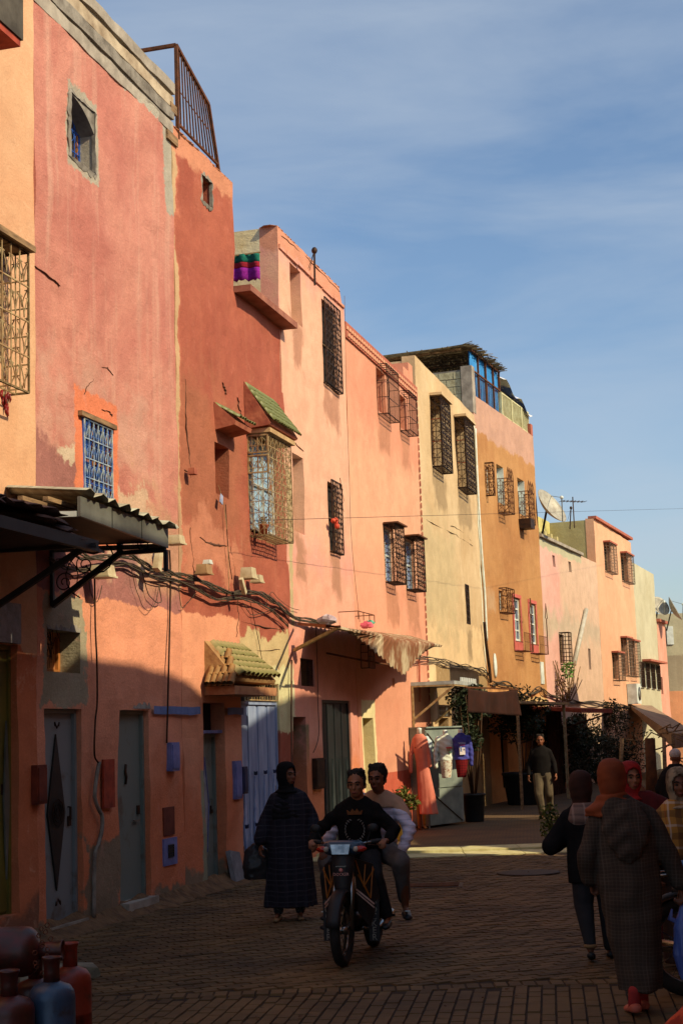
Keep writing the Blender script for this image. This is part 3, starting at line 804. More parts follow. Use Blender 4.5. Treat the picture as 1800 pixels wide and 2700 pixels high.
g = MB(); grille(g, (qf[0]+.3, .02, tz+.02), (qf[1]-qf[0]-.32, 0, 0), (0, 0, qf[3]-tz-.03), 'grid', .12, .006)
for k in range(8):
    a = k*math.pi/8; cx = qf[0]+.3+(qf[1]-qf[0]-.32)/2; cz = (tz+qf[3])/2; g.bar((cx-.16*math.cos(a), .01, cz-.1*math.sin(a)), (cx+.16*math.cos(a), .01, cz+.1*math.sin(a)), .008)
g.build('fanlight_grille', M_tan, h.e)
# blue painted stripe (a thin skin of paint proud of the wall)
for hh_, xa, xb in ((H1, 397, None), (H2, None, 634)):
    a = hh_.uz(xa, 1872)[0] if xa else 0.0; b = hh_.uz(xb, 1868)[0] if xb else hh_.w
    za = 2.30
    za = hh_.uz(xa or 480, 1872)[1] if xa else H1.uz(440, 1872)[1]
    if xb: za = H1.uz(405, 1872)[1]
    mb = MB(); n = max(6, int((b-a)/.12)); vs = []
    for k in range(n+1):
        x = a + (b-a)*k/n; wv = mnoise.noise(Vector((x*3 + (0 if xa else 7), 1, 2)))*.02
        if qe[0]-.02 < x < qe[1]+.02 and hh_ is H2: pass
        vs += [(x, -.045, za-.05+wv), (x, -.045, za+.045+wv*.6)]
    M_str = mat('blue_stripe_paint', RGB(104, 124, 176), RGB(88, 106, 150), .8, 0, 9, .2, fac=(.3, .7)); run = []
    for k in range(n+1):
        hidden = hh_ is H2 and qe[0]-.12 < vs[2*k][0] < qe[1]
        if not hidden: run += [vs[2*k], vs[2*k+1]]
        if (hidden or k == n) and len(run) > 2:
            MB().add(run, [(2*i, 2*i+2, 2*i+3, 2*i+1) for i in range(len(run)//2-1)]).build('painted_stripe', M_str, hh_.e); run = []

# ---- salmon pink house with the yellow end wall
H3 = House(P1, 'salmon_house', 742, 912, 'salmon pink house with pale yellow end wall and worn parapet', 1000, 1000)
h = H3
zt = (h.uz(728, 590)[1] + h.uz(895, 760)[1])/2
q3a = h.op(765, 794, 692, 838, .30); q3b = h.op(849, 889, 790, 1003, .12); q3c = h.op(772, 801, 1194, 1398, .26); q3d = h.op(867, 892, 1270, 1450, .12)
q3e = h.op(793, 827, 1735, 1808, .14); q3f = h.op(772, 811, 1890, 2290, .3); q3g = h.op(853, 928, 1845, 2275, .10)
um = h.w
sal_layers = [
    (C(240, 166, 124), (-.2, um+1, 5.0, zt-.6), .4, 1.0),
    (C(240, 158, 120), (-1, um+1, 3.4, 4.6), .3, .8),
    (C(238, 145, 112), (-1, um+1, 2.4, 3.6), .2, .5),
    (C(226, 140, 100), (-1, um+1, zt-.35, zt+2), .06, .3),
    (C(200, 165, 110), (.12, .34, 3.6, 6.0), .04, .3),
    (C(226, 200, 145), (-.5, .16, .9, 3.0), .03, .3),
    (C(150, 130, 90), (q3f[0]-.28, q3f[0], -1, 2.1), .04, .25),
    (C(140, 120, 84), (q3f[1], q3f[1]+.16, -1, 2.05), .03, .15),
    (C(230, 126, 76), (-1, um+2, -1, 1.6), .5, .5),  # lower front given the deeper orange of its shade
]
sal_layers += [(C(196, 128, 92), (q_[0]+.05, q_[1]-.02, q_[2]-.75, q_[2]-.05), .10, .35) for q_ in (q3a, q3b, q3c, q3d)]
m_sal = plaster('salmon_plaster', C(238, 156, 126), C(228, 138, 108), C(240, 172, 140), sal_layers, seed=33, sc=.45, bump=.4, streak_amt=.2, cracks=0)
wall('wall', m_sal, h.e, 0, h.w, [(0, zt), (h.w*.97, zt-.02), (h.w*.97+.001, zt-.28), (h.w, zt-.28)], h.holes, seed=12)
m_yel = plaster('pale_yellow_plaster', C(240, 214, 164), C(222, 182, 118), C(226, 206, 160), [(C(150, 130, 90), (-9, 9, -9, -5), .1, .1)], seed=40, sc=.9, bump=.6)
MB().box(-.0, .02+h.w*.9, .3, 6, -.1, zt-.02).build('side_wall', m_yel, h.e, label='pale yellow cracked end wall')
mb = MB(); 
for k in range(22): x = .1 + (h.w-.3)*k/22 + random.uniform(-.06, .06); mb.ell((x, .14, zt-.005), (random.uniform(.1, .3), .16, random.uniform(.006, .028)), None, 9, 4)
mb.build('parapet_crest', mat('worn_salmon_plaster', C(226, 146, 92), C(204, 120, 78), .95, 0, 4, .5), h.e)
# ledge course under the parapet, slightly broken
mb = MB(); x = 0.02
while x < h.w-.3:
    l = random.uniform(.25, .7); mb.box(x, min(x+l, h.w-.02), -.035, .0, zt-.36+random.uniform(-.015, .015), zt-.30); x += l+.02
mb.build('ledge', m_sal, h.e)
# crack in the yellow end wall
mb = MB(); pts = []; z = zt-.5; y = 1.2
for k in range(12): pts.append((-.012, y+random.uniform(-.08, .08), z)); z -= .16
mb.tube(pts, .022, 4); mb.build('crack_filling', mat('dark_crack_mortar', RGB(90, 76, 50), RGB(60, 50, 34), .95), h.e)
MB().box(q3a[0], q3a[1], q3a[4]-.02, q3a[4], q3a[2], q3a[3]).build('blocked_back', mat('cream_blocked', C(225, 190, 140), C(190, 150, 105), .9), h.e)
for i_, q in enumerate((q3b, q3d)):
    f = window(h, q, M_oldwood, M_dark, 0, 1, .03)
    g = MB(); a, b, z0, z1 = q[:4]
    grille(g, (a-.02, -.07, z0-.02), (b-a+.04, 0, 0), (0, 0, z1-z0+.04), 'scroll', .10, .008); grille(g, (a-.02, 0, z0-.02), (b-a+.04, 0, 0), (0, -.07, 0), 'grid', .12, .008)
    g.build('grille', M_irond if i_ == 0 else M_irond, f)
window(h, q3c, M_oldwood, M_white, 0, 0, .03); 
f = window(h, q3e, M_oldwood, mat('ochre_board', C(190, 140, 60), C(150, 100, 45), .8), 0, 0, .02)
g = MB(); grille(g, (q3e[0], .02, q3e[2]), (q3e[1]-q3e[0], 0, 0), (0, 0, q3e[3]-q3e[2]), 'grid', .035, .0035); g.build('mesh_screen', M_irond, f)
door(h, q3f, M_doordark, handle=False, label='dark door in a worn concrete frame')
d5 = door(h, q3g, M_doordark, handle=False, ribs=4, label='tall dark green folding door')
for i in range(4):
    x = q3g[0] + (q3g[1]-q3g[0])*(i+.5)/4
    MB().prism([(x, .2), (x+.06, .7), (x, 1.5), (x-.06, .7)], q3g[4]-.085, q3g[4]-.06).build('diamond_panel', mat('dim_grey_panel', RGB(54, 64, 66), RGB(40, 48, 50), .5), d5)

# ---- orange house
H4 = House(P1, 'orange_house', 912, 1108, 'smooth orange plastered house with a red dotted cornice', 1000, 1300)
h = H4
zt = (h.uz(912, 848)[1] + h.uz(1092, 1022)[1])/2
q4a = h.op(994, 1017, 970, 1080, .3); q4b = h.op(1054, 1071, 1040, 1125, .3)
q4c = h.op(1013, 1040, 1385, 1530, .14); q4d = h.op(1070, 1094, 1418, 1550, .14)
q4e = h.op(963, 990, 1893, 2230, .3); q4f = h.op(1033, 1040, 1788, 1812, .1)
um = h.w; zd = 1.03
or_layers = [
    (C(212, 88, 56), (q4e[1]+.22, um+.02, -1, h.uz(1030, 2036)[1]), .006, .02),
    (C(240, 206, 140), (q4e[0]-.08, q4e[1]+.16, -1, q4e[3]+.32), .012, .05),
    (C(206, 90, 56), (um-.05, um+.1, -1, 2.9), .01, .02),
    (C(238, 160, 114), (-1, um+1, 5.0, 7.5), .5, 1.0),
]
or_layers += [(C(206, 128, 88), (q_[0], q_[1]+.15, q_[2]-.8, q_[2]-.1), .12, .35) for q_ in (q4a, q4b, q4c, q4d)]
m_or = plaster('orange_plaster', C(236, 150, 108), C(227, 136, 96), C(240, 162, 118), or_layers, seed=50, sc=.35, bump=.45, streak_amt=.12, grain=.08)
wall('wall', m_or, h.e, 0, h.w, [(0, zt), (h.w, zt)], h.holes, seed=16, amp=.01)
h.body(m_or, zt-.4)
M_redtrim = mat('red_trim_paint', C(196, 100, 68), C(170, 84, 58), .9)
MB().box(0, h.w-.04, -.035, .0, zt-.30, zt-.004).build('cornice_band', M_redtrim, h.e)
first = None; k = 0; x = .06
while x < h.w-.2:
    z = zt-.12 if k % 2 == 0 else zt-.235
    if first is None: first = MB().box(-.055, .055, -.018, 0, -.03, .03).build('cornice_block', mat('orange_block', C(238, 160, 112), C(225, 145, 98), .9), h.e, loc=(x, -.036, z))
    else: inst(first, h.e, (x, -.036, z))
    x += .085; k += 1
first = None
nz = int((zt-2.6)/.16)
for k in range(nz):
    z = 2.6 + k*.16
    if first is None: first = MB().box(-.03, .03, -.014, 0, -.055, .055).build('edge_block', M_redtrim, h.e, loc=(h.w-.05, -.012, z))
    else: inst(first, h.e, (h.w-.05, -.012, z))
MB().box(h.w-1.2, h.w-.7, .0, .35, zt+.0, zt+.22).box(h.w-.69, h.w-.3, .0, .35, zt, zt+.42).build('parapet_step', m_or, h.e)
for q, xf in ((q4a, 1051), (q4b, 1097)):
    f = window(h, q, m_or, mat('peach_shutter', C(214, 150, 104), C(180, 118, 80), .9), 0, 0, .03)
    a, b, z0, z1 = q[:4]
    cage(h.e, 'cage_grille', M_irond, a-.04, cfar(h, xf, 1040, .21), z0-.08, z1+.05, .21, 'bars', .09, .006, label='square barred window cage')
for q, xf in ((q4c, 1067), (q4d, 1119)):
    f = window(h, q, M_white, mat('sky_blue_curtain', C(170, 180, 200), C(60, 70, 110), .7, 0, 2, stretch=(6, 1, .3)), 1, 1, .04)
    a, b, z0, z1 = q[:4]; c2 = cfar(h, xf, 1470, .24)
    cg = cage(h.e, 'cage_grille', M_irond, a-.03, c2, z0-.03, z1, .24, 'scroll', .10, .007, label='dense scrollwork window cage')
    MB().box(a-.06, c2+.04, -.31, -.01, z1+.015, z1+.045).build('cage_roof', M_iron, h.e)
door(h, q4e, mat('ochre_speckled_door', C(214, 165, 80), C(165, 115, 50), .7, 0, 14, .3, fac=(.4, .6)), handle=True, label='ochre speckled door in cream surround')
mb = MB(); z = q4e[2]+.2
MB().box(q4e[0]+.02, q4e[0]+.10, q4e[4]-.1, q4e[4]-.045, q4e[2], 1.6).build('open_door_leaf', mat('pale_blue_leaf', C(150, 165, 165), C(130, 140, 140), .6), h.e)
MB().box(q4f[0], q4f[1], .05, .09, q4f[2], q4f[3]).build('vent', M_dark, h.e)

# ---- yellow house
H5 = House(P1, 'yellow_house', 1108, 1268, 'yellow ochre house with two tall caged windows', 1300, 1500)
h = H5; h.u1 = uj; h.w = uj - h.u0
zt = (h.uz(1100, 942)[1] + h.uz(1246, 1094)[1])/2
q5a = h.op(1136, 1170, 1050, 1222, .3); q5b = h.op(1202, 1232, 1106, 1278, .3); q5c = h.op(1227, 1237, 1540, 1643, .12)
q5d = h.op(1157, 1185, 1858, 1890, .1); q5e = h.op(1160, 1186, 1893, 2140, .35)
um = h.w
ye_layers = [
    (C(238, 186, 126), (-1, um+2, -1, 4.4), .05, .8),
    (C(212, 172, 118), (-1, um*.5, 4.2, 6.5), .6, 1.2),
    (C(240, 228, 190), (um-.10, um+.2, 2.9, zt-.2), .012, .05),
    (C(176, 132, 80), (.75, um+1, -1, h.uz(1200, 1760)[1]), .01, .03),  # shade cast on the lower wall, painted as a browner patch
]
ye_layers += [(C(178, 138, 92), (q_[0], q_[1]+.1, q_[2]-.9, q_[2]-.1), .12, .4) for q_ in (q5a, q5b, q5c)]
m_ye = plaster('yellow_ochre_plaster', C(226, 180, 126), C(210, 162, 108), C(236, 200, 148), ye_layers, seed=61, sc=.5, bump=.45, streak_amt=.25)
wall('wall', m_ye, h.e, 0, h.w, [(0, zt), (h.w, zt)], h.holes, seed=20)
h.body(m_ye, zt-.1, u1=.5); MB().box(.5, h.w-.02, .3, 6, -.1, zt-.75).build('side_wall', m_ye, h.e)
for q, xr in ((q5a, 1189), (q5b, 1249)):
    a, b, z0, z1 = q[:4]; c2 = cfar(h, xr, 1160, .24)
    window(h, q, M_oldwood, mat('dark_red_curtain', (.05, .02, .015), (.015, .01, .02), .8), 1, 2, .05)
    cage(h.e, 'cage_grille', M_irond, a-.03, c2, z0-.05, z1-.02, .24, 'scroll', .11, .009, label='tall dark scrollwork window cage')
    for zz in (.33, .66): MB().box(a-.02, a+.02, -.23, -.02, z0+(z1-z0)*zz, z0+(z1-z0)*zz+.015).build('cage_rail', mat('orange_rail', C(220, 90, 40), C(180, 70, 35), .6), h.e)
    MB().box(a-.08, c2+.05, -.30, -.005, z1+.02, z1+.08).build('window_hood', m_ye, h.e)
f = window(h, q5c, M_oldwood, M_dark, 0, 0, .02, dict(y=.0, style='scroll', cell=.09, r=.008))
f = window(h, q5d, M_white, M_dark, 0, 0, .03, dict(y=.0, style='grid', cell=.1, r=.008))
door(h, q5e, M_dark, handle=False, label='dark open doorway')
# block wall that closes the roof room of the ochre house stands on its own front below
# ---- ochre house (street bends here)
H6 = House(P2, 'ochre_house', 1268, 1418, 'deep ochre house with white windows and a roof terrace of blue sheets', 1500, 1400, u0=0.0)
h = H6
zt = (h.uz(1256, 1045)[1] + h.uz(1400, 1148)[1])/2
q6a = h.op(1283, 1290, 1230, 1300, .12); q6b = h.op(1309, 1328, 1224, 1322, .22); q6c = h.op(1365, 1383, 1260, 1352, .22)
q6d = h.op(1316, 1324, 1557, 1607, .12); q6e = h.op(1354, 1371, 1575, 1688, .10); q6f = h.op(1395, 1412, 1590, 1696, .10)
q6g = h.op(1322, 1338, 1908, 2080, .2)
um = h.w
oc_layers = [
    (C(206, 146, 114), (-1, um+1, zt-.98, zt+1), .05, .3),
    (C(200, 145, 96), (.3, 1.2, 4.9, 5.5), .12, .3),
    (C(228, 150, 78), (-1, um+2, -1, 2.9), .15, .6),
    (C(224, 175, 110), (-1, um+2, 2.3, 2.75), .05, .2),
]
oc_layers += [(C(176, 112, 58), (q_[0], q_[1]+.3, q_[2]-.8, q_[2]-.1), .15, .4) for q_ in (q6b, q6c, q6e)]
m_oc = plaster('deep_ochre_plaster', C(200, 134, 72), C(182, 114, 58), C(214, 154, 94), oc_layers, seed=71, sc=.4, bump=.5, streak_amt=.2)
wall('wall', m_oc, h.e, 0, h.w, [(0, zt), (h.w, zt)], h.holes, seed=24)
h.body(m_oc, zt-.9)
# end wall of concrete blocks above the yellow house
zb = H5.uz(1246, 1094)[1]-.8; zc = h.uz(1232, 960)[1]
zroof5 = zb
MB().box(.03, .22, .32, 3.8, zroof5, zc-.03).build('block_wall', M_mortar, h.e)
bm = None; r = 0; z = zroof5 + .02
while z < zc - .1:
    y = .33 + (.2 if r % 2 else 0); c = 0
    while y < 3.75:
        l = .38 if not (c == 0 and r % 2) else .2
        if c == 0 and r % 2: y = .33; l = .19
        nm = MB().box(-.02, .0, 0, l, 0, .185) if bm is None else None
        if bm is None: bm = nm.build('concrete_block', mat('buff_block', C(206, 184, 134), C(168, 145, 100), .95, 0, 7, .7), h.e, loc=(.03+random.uniform(-.008, .004), y, z))
        else: inst(bm, h.e, (.03+random.uniform(-.008, .004), y, z + random.uniform(-.004, .004)), (random.uniform(-.01, .01), 0, 0), (1, l/.38, 1) )
        y += l + .02; c += 1
    z += .205; r += 1
MB().box(-.03, .26, .0, .30, zt-.5, zc+.05).build('corner_pillar', M_concrete, h.e)
# terrace screen of blue corrugated sheets with rusty posts
zs1 = h.uz(1250, 925)[1]; 
def sheet(parent, name, mt, x0, x1, z0, z1, y, per=.09, amp=.018, label=None):
    mb = MB(); n = max(6, int((x1-x0)/per*4)); vs = []
    for k in range(n+1):
        x = x0 + (x1-x0)*k/n; yy = y + amp*math.sin(x/per*6.283); vs += [(x, yy, z0), (x, yy, z1)]
    for k in range(n+1):
        x = x0 + (x1-x0)*k/n; yy = y + .006 + amp*math.sin(x/per*6.283); vs += [(x, yy, z0), (x, yy, z1)]
    m2 = 2*(n+1); fs = [(2*k, 2*k+2, 2*k+3, 2*k+1) for k in range(n)] + [(m2+2*k+2, m2+2*k, m2+2*k+1, m2+2*k+3) for k in range(n)] + [(2*k+1, 2*k+3, m2+2*k+3, m2+2*k+1) for k in range(n)]
    return mb.add(vs, fs, True).build(name, mt, parent, label=label)
M_bluesheet = mat('blue_corrugated_sheet', RGB(44, 130, 196), RGB(32, 98, 158), .5, .1, 2, .1)
uB = h.uz(1325, 1000)[0]
x = .3; k = 0
while x < uB-.1:
    x2 = min(x+.78, uB); sheet(h.e, 'blue_sheet', M_bluesheet, x+.03, x2-.03, zt+.05, zs1+.02, .16); 
    MB().bar((x2, .12, zt), (x2, .12, zs1+.05), .05).build('screen_post', M_iron, h.e); x = x2; k += 1
MB().bar((.3, .1, zt+.75), (uB, .1, zt+.75), .04).bar((.3, .1, zs1+.04), (uB, .1, zs1+.04), .05).build('screen_rail', M_iron, h.e)
g = MB(); n = 22
for k in range(n): xx = .3 + (uB-.3)*k/n; g.bar((xx, .1, zt+.05), (xx, .1, zt+.74), .012)
g.build('railing', M_iron, h.e)
# reed matting roof
M_reed = mat('dry_reeds', C(150, 120, 75), C(80, 62, 42), .95, 0, 8, .3)
ee = MB()
zr0 = zs1 + .07
for k in range(330):
    yy = random.uniform(.05, 3.9); x0 = random.uniform(-.25, .3); l = random.uniform(1.2, 2.8)
    zz = zr0 - .02*yy + random.uniform(-.04, .05)
    ee.bar((x0 + random.uniform(0, uB), yy, zz), (x0 + random.uniform(0, uB), yy + random.uniform(-.5, .5), zz+random.uniform(-.05, .08)), .02, .014)
for k in range(200):
    xx = random.uniform(-.1, uB); ee.bar((xx, random.uniform(-.2, .1), zr0+random.uniform(-.03, .05)), (xx+random.uniform(-.2, .2), random.uniform(2.5, 4.3), zr0-.06+random.uniform(-.05, .06)), .022, .014)
ee.build('reed_mat', M_reed, h.e, label='ragged reed matting roof', kind=None)
MB().bar((.1, .3, zr0-.05), (.1, 4, zr0-.1), .06).bar((uB/2, .3, zr0-.05), (uB/2, 4, zr0-.1), .06).bar((uB-.1, .3, zr0-.05), (uB-.1, 4, zr0-.1), .06).build('roof_beam', M_oldwood, h.e)
# farther half: white railing, cream hut, tarpaulin
uC = h.w - .1
g = MB(); g.bar((uB, .1, zt+.72), (uC, .1, zt+.72), .04); g.bar((uB, .1, zt+.08), (uC, .1, zt+.08), .03)
n = 26
for k in range(n+1): xx = uB + (uC-uB)*k/n; g.bar((xx, .1, zt+.06), (xx, .1, zt+.72), .028 if k % 9 else .09)
g.build('white_railing', mat('cream_railing_paint', C(225, 205, 145), C(195, 170, 110), .7), h.e)
MB().box(uB+.5, uC-.2, .5, 2.6, zt-.9, zt+1.25).build('roof_hut', mat('cream_hut_wall', C(232, 212, 150), C(205, 180, 120), .9), h.e)
MB().box(uB+.02, uB+.5, .22, .25, zt+.1, zt+1.3).build('screen_panel', mat('murky_green_panel', RGB(70, 76, 60), RGB(90, 60, 45), .7), h.e)
mb = MB(); n = 10; vs = []
for i in range(n+1):
    for jv in range(7):
        x = uB+.1 + (uC+.1-uB)*i/n; t = jv/6
        vs.append((x, .0 + 2.6*(t), zt+1.42 + .12*math.sin(i*1.3) *(1-t) - (.45*max(0, .35-t)*2) + .25*math.sin(t*2.5) - .05*i))
fs = [(i*7+jv, (i+1)*7+jv, (i+1)*7+jv+1, i*7+jv+1) for i in range(n) for jv in range(6)]
mb.add(vs, fs, True).build('tarpaulin', mat('white_blue_tarpaulin', RGB(205, 208, 212), RGB(40, 70, 150), .6, 0, .9, .3, fac=(.5, .56)), h.e)
MB().box(h.w-.28, h.w-.02, .0, .3, zt, zt+.35).build('corner_pillar', M_redtrim, h.e)
# windows of the ochre house
for q, xf in ((q6b, 1354), (q6c, 1407)):
    a, b, z0, z1 = q[:4]
    MB().box(a-.001, b+.001, q[4]-.03, q[4], z0, z1).build('white_shutter', M_white, h.e)
    MB().box(b-.012, b, .0, q[4]-.031, z0, z1).build('window_reveal', M_white, h.e)
    g = MB(); c2 = cfar(h, xf, 1320, .3)
    zz1 = z0 + (z1-z0)*.6
    grille(g, (a, -.3, z0-.3), (c2-a, 0, 0), (0, 0, zz1-z0+.3), 'scroll', .15, .008); grille(g, (a, 0, z0-.3), (0, -.3, 0), (0, 0, zz1-z0+.3), 'scroll', .1, .008)
    grille(g, (c2, 0, z0-.3), (0, -.3, 0), (0, 0, zz1-z0+.3), 'scroll', .15, .008); grille(g, (a, 0, z0-.3), (c2-a, 0, 0), (0, -.3, 0), 'grid', .15, .008)
    for kk in range(3):
        cx = a + (c2-a)*(kk+.5)/3; g.tube([(cx-.17, -.3, zz1), (cx-.12, -.3, zz1+.15), (cx, -.3, zz1+.32), (cx+.12, -.3, zz1+.15), (cx+.17, -.3, zz1)], .008, 4); g.bar((cx, -.3, zz1), (cx, -.3, zz1+.32), .012)
    g.build('balcony_grille', M_iron, h.e, label='scrolled window basket with pointed crests')
for q, xf in ((q6a, 1306), (q6d, 1346)):
    a, b, z0, z1 = q[:4]
    window(h, q, M_white, M_glass, 0, 1, .03); cage(h.e, 'cage_grille', M_iron, a-.05, cfar(h, xf, 1400, .22), z0-.08, z1+.06, .22, 'heart', .2, .008, top=True)
for q, xf in ((q6e, 1399), (q6f, 1440)):
    a, b, z0, z1 = q[:4]
    MB().box(a-.12, b+.12, -.02, -.0, z0-.28, z0-.005).box(a-.12, a-.005, -.02, 0, z0, z1).box(b+.005, b+.12, -.02, 0, z0, z1).box(a-.12, b+.12, -.03, 0, z1+.005, z1+.1).build('red_surround', mat('rose_paint', C(222, 100, 80), C(200, 84, 66), .9), h.e)
    window(h, q, M_white, mat('blue_grey_glass', RGB(60, 80, 130), RGB(30, 36, 50), .2, 0, 2, 0), 1, 3, .06, label='white french window in red surround')
    g = MB(); c2 = min(cfar(h, xf, 1650, .3), h.w-.02); zz1 = z0 + (z1-z0)*.55
    grille(g, (b+.1, -.3, z0-.3), (c2-b-.1, 0, 0), (0, 0, zz1-z0+.4), 'scroll', .12, .008); grille(g, (a-.1, 0, z0-.3), (c2-a+.1, 0, 0), (0, -.3, 0), 'grid', .14, .008)
    grille(g, (a-.1, -.3, z0-.3), (b-a+.2, 0, 0), (0, 0, .5), 'bars', .14, .006)
    for kk in range(3):
        cx = b+.1 + (c2-b-.1)*(kk+.5)/3; g.tube([(cx-.13, -.3, zz1+.1), (cx, -.3, zz1+.55), (cx+.13, -.3, zz1+.1)], .008, 4)
    g.build('balcony_grille', M_iron, h.e)
door(h, q6g, M_doordark, handle=False, label='dark plank door')
u_, z_ = h.uz(1302, 1755); MB().lathe([(.0, 0), (.2, 0), (.2, .03), (.15, .045), (0, .045)], 20, Matrix.Translation((u_, -.01, z_)) @ Matrix.Rotation(R(90), 4, 'X') @ Matrix.Diagonal((.6, 1.6, 1, 1))).build('oval_plaque', M_white, h.e)
a, b, z0, z1, _ = h.op(1423, 1430, 1745, 1803, cut=False); MB().box(min(a, h.w-.4), min(b, h.w-.1)+.05, -.03, -.0, z0, z1).build('white_plaque', M_white, h.e)
u_, z_ = h.uz(1366, 1368); MB().box(u_, u_+.5, -.35, 0, z_-.28, z_).build('hanging_box', M_irond, h.e)

# ---- pale pink house
H7 = House(P2, 'pale_pink_house', 1418, 1577, 'low pale pink house with a slanting drainpipe', 1400, 1600)
h = H7
zt = (h.uz(1426, 1420)[1] + h.uz(1528, 1463)[1])/2
q7a = h.op(1455, 1462, 1463, 1493, .2); q7b = h.op(1499, 1505, 1480, 1507, .2); q7c = h.op(1475, 1487, 1672, 1748, .15); q7d = h.op(1551, 1557, 1710, 1765, .15)
um = h.w
m_pp = plaster('pale_pink_plaster', C(234, 168, 140), C(226, 152, 124), C(236, 184, 150), [(C(222, 170, 130), (um*.3, um+1, -1, 9), .5, 1.0), (C(206, 168, 130), (0, um, 4.7, 5.4), .3, .8), (C(196, 175, 130), (-1, um*.7, zt-.28, zt+1), .03, .2)], seed=81, sc=.35, bump=.4, streak_amt=.25)
zt8 = None
wall('wall', m_pp, h.e, 0, h.w, [(0, zt), (h.w*.66, zt), (h.w*.66+.001, zt), (h.w, zt)], h.holes, seed=28, step=.25)
h.body(m_pp, zt-.3, u1=h.w+.0)
MB().box(0, h.w*.7, -.1, .25, zt+.0, zt+.09).build('coping', M_concrete, h.e)
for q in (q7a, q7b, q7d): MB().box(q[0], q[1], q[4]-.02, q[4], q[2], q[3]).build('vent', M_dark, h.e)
window(h, q7c, M_oldwood, M_dark, 0, 1, .03); cage(h.e, 'cage_grille', M_irond, q7c[0]-.05, cfar(h, 1506, 1700, .3), q7c[2]-.05, q7c[3]+.04, .3, 'grid', .12, .008)
ua, za = h.uz(1538, 1608); ub_, zb_ = h.uz(1506, 1752)
MB().tube([(ua, -.08, za), (ub_, -.08, zb_)], .075, 10).build('drainpipe', mat('grey_pvc', C(200, 180, 150), C(175, 155, 125), .5), h.e, label='grey plastic drainpipe slanting down the wall')

# ---- peach far house with khaki end wall
H8 = House(P2, 'far_peach_house', 1577, 1672, 'far peach house with khaki end wall and roof slab', 1600, 1600)
h = H8
zt = (h.uz(1573, 1370)[1] + h.uz(1658, 1423)[1])/2
qs = [h.op(1592, 1609, 1435, 1503, .2), h.op(1637, 1655, 1463, 1529, .2), h.op(1614, 1629, 1725, 1790, .2), h.op(1638, 1652, 1686, 1778, .2), h.op(1658, 1672, 1694, 1780, .2)]
m_fp = plaster('far_peach_plaster', C(240, 168, 118), C(232, 156, 108), C(242, 180, 134), seed=91, sc=.4, bump=.3, streak_amt=.15)
wall('wall', m_fp, h.e, 0, h.w, [(0, zt), (h.w, zt-.12)], h.holes, seed=31, step=.3)
m_kh = plaster('khaki_plaster', C(196, 172, 108), C(176, 150, 92), C(206, 186, 124), seed=95, sc=.6, bump=.5)
h.body(m_kh, zt-.05, D=8)
MB().box(0, h.w, -.1, .2, zt-.02, zt+.08).build('coping', M_redtrim, h.e)
for q in qs:
    a, b, z0, z1 = q[:4]; window(h, q, M_oldwood, M_dark, 0, 1, .04)
    cage(h.e, 'cage_grille', mat('grey_brown_iron', C(150, 118, 90), C(110, 82, 60), .7), a-.05, b+.10, z0-.05, z1+.02, .22, 'grid', .17, .008)
    MB().box(a-.1, b+.14, -.26, -.01, z1+.05, z1+.11).build('window_hood', M_redtrim, h.e)
# roof slab with beam ends over the end wall side
MB().box(-4.6, .0, 1.6, 8, zt-.62, zt-.02).build('roof_slab', mat('yellow_slab', C(214, 188, 100), C(190, 160, 80), .9, 0, 3, .4), h.e)
bf = None
for k in range(5):
    if bf is None: bf = MB().box(-.08, .08, -.3, .3, -.07, .07).build('beam_end', mat('buff_beam', C(220, 190, 120), C(190, 160, 95), .9), h.e, loc=(-.9*k-.6, 1.5, zt-.72))
    else: inst(bf, h.e, (-.9*k-.6, 1.5, zt-.72))
MB().box(-4.5, -.0, 2.6, 3.0, .2, zt-.6).build('rooftop_wall', m_kh, h.e)
u_, z_ = h.uz(1657, 1830)
H8b = on_wall(P2, 'air_conditioner', h.u0 + u_, 'white air conditioner unit on the far peach house wall', 'air conditioner')
MB().box(-.45, .45, -.38, -.02, z_-.38, z_+.38).build('casing', M_white, H8b)
MB().lathe([(.0, 0), (.24, 0), (.26, .02), (0, .02)], 16, Matrix.Translation((.05, -.385, z_)) @ Matrix.Rotation(R(90), 4, 'X')).build('fan_guard', M_greymetal, H8b)
# ---- grey beige house and narrow pink house
H9 = House(P2, 'grey_beige_house', 1672, 1727, 'plain grey beige house between two pink ones', 1600, 1600)
h = H9
zt = (h.uz(1668, 1480)[1] + h.uz(1712, 1510)[1])/2
qs = [h.op(1686+14*k, 1695+14*k, 1745+3*k, 1812+2*k, .15) for k in range(4)]
m_gb = plaster('grey_beige_plaster', C(205, 182, 138), C(190, 166, 122), C(215, 196, 150), seed=101, sc=.4, bump=.3)
wall('wall', m_gb, h.e, 0, h.w, [(0, zt), (h.w, zt-.05)], [q for q in h.holes if q[1] < h.w], seed=34, step=.3)
h.body(m_gb, zt-.1)
for q in qs:
    if q[1] < h.w:
        window(h, q, M_white, M_dark, 0, 1, .05, dict(y=-.05, style='bars', cell=.12, r=.012))
MB().box(.9, h.w, -.35, -.01, qs[0][3]+.04, qs[0][3]+.12).build('window_hood', M_redtrim, h.e)
H10 = House(P2, 'narrow_pink_house', 1727, 1752, 'narrow pink house at the end of the row', 1600, 1650)
h = H10; zt = h.uz(1730, 1638)[1]
q = h.op(1742, 1746, 1785, 1830, .15)
m_np = plaster('narrow_pink_plaster', C(232, 152, 118), C(220, 138, 104), seed=111, sc=.4)
wall('wall', m_np, h.e, 0, h.w, [(0, zt), (h.w, zt)], h.holes, seed=36, step=.3); h.body(m_np, zt-.1)
MB().box(-.05, h.w, -.15, .3, zt-.02, zt+.1).build('coping', M_redtrim, h.e)
window(h, q, M_oldwood, M_dark, 0, 0, .03)
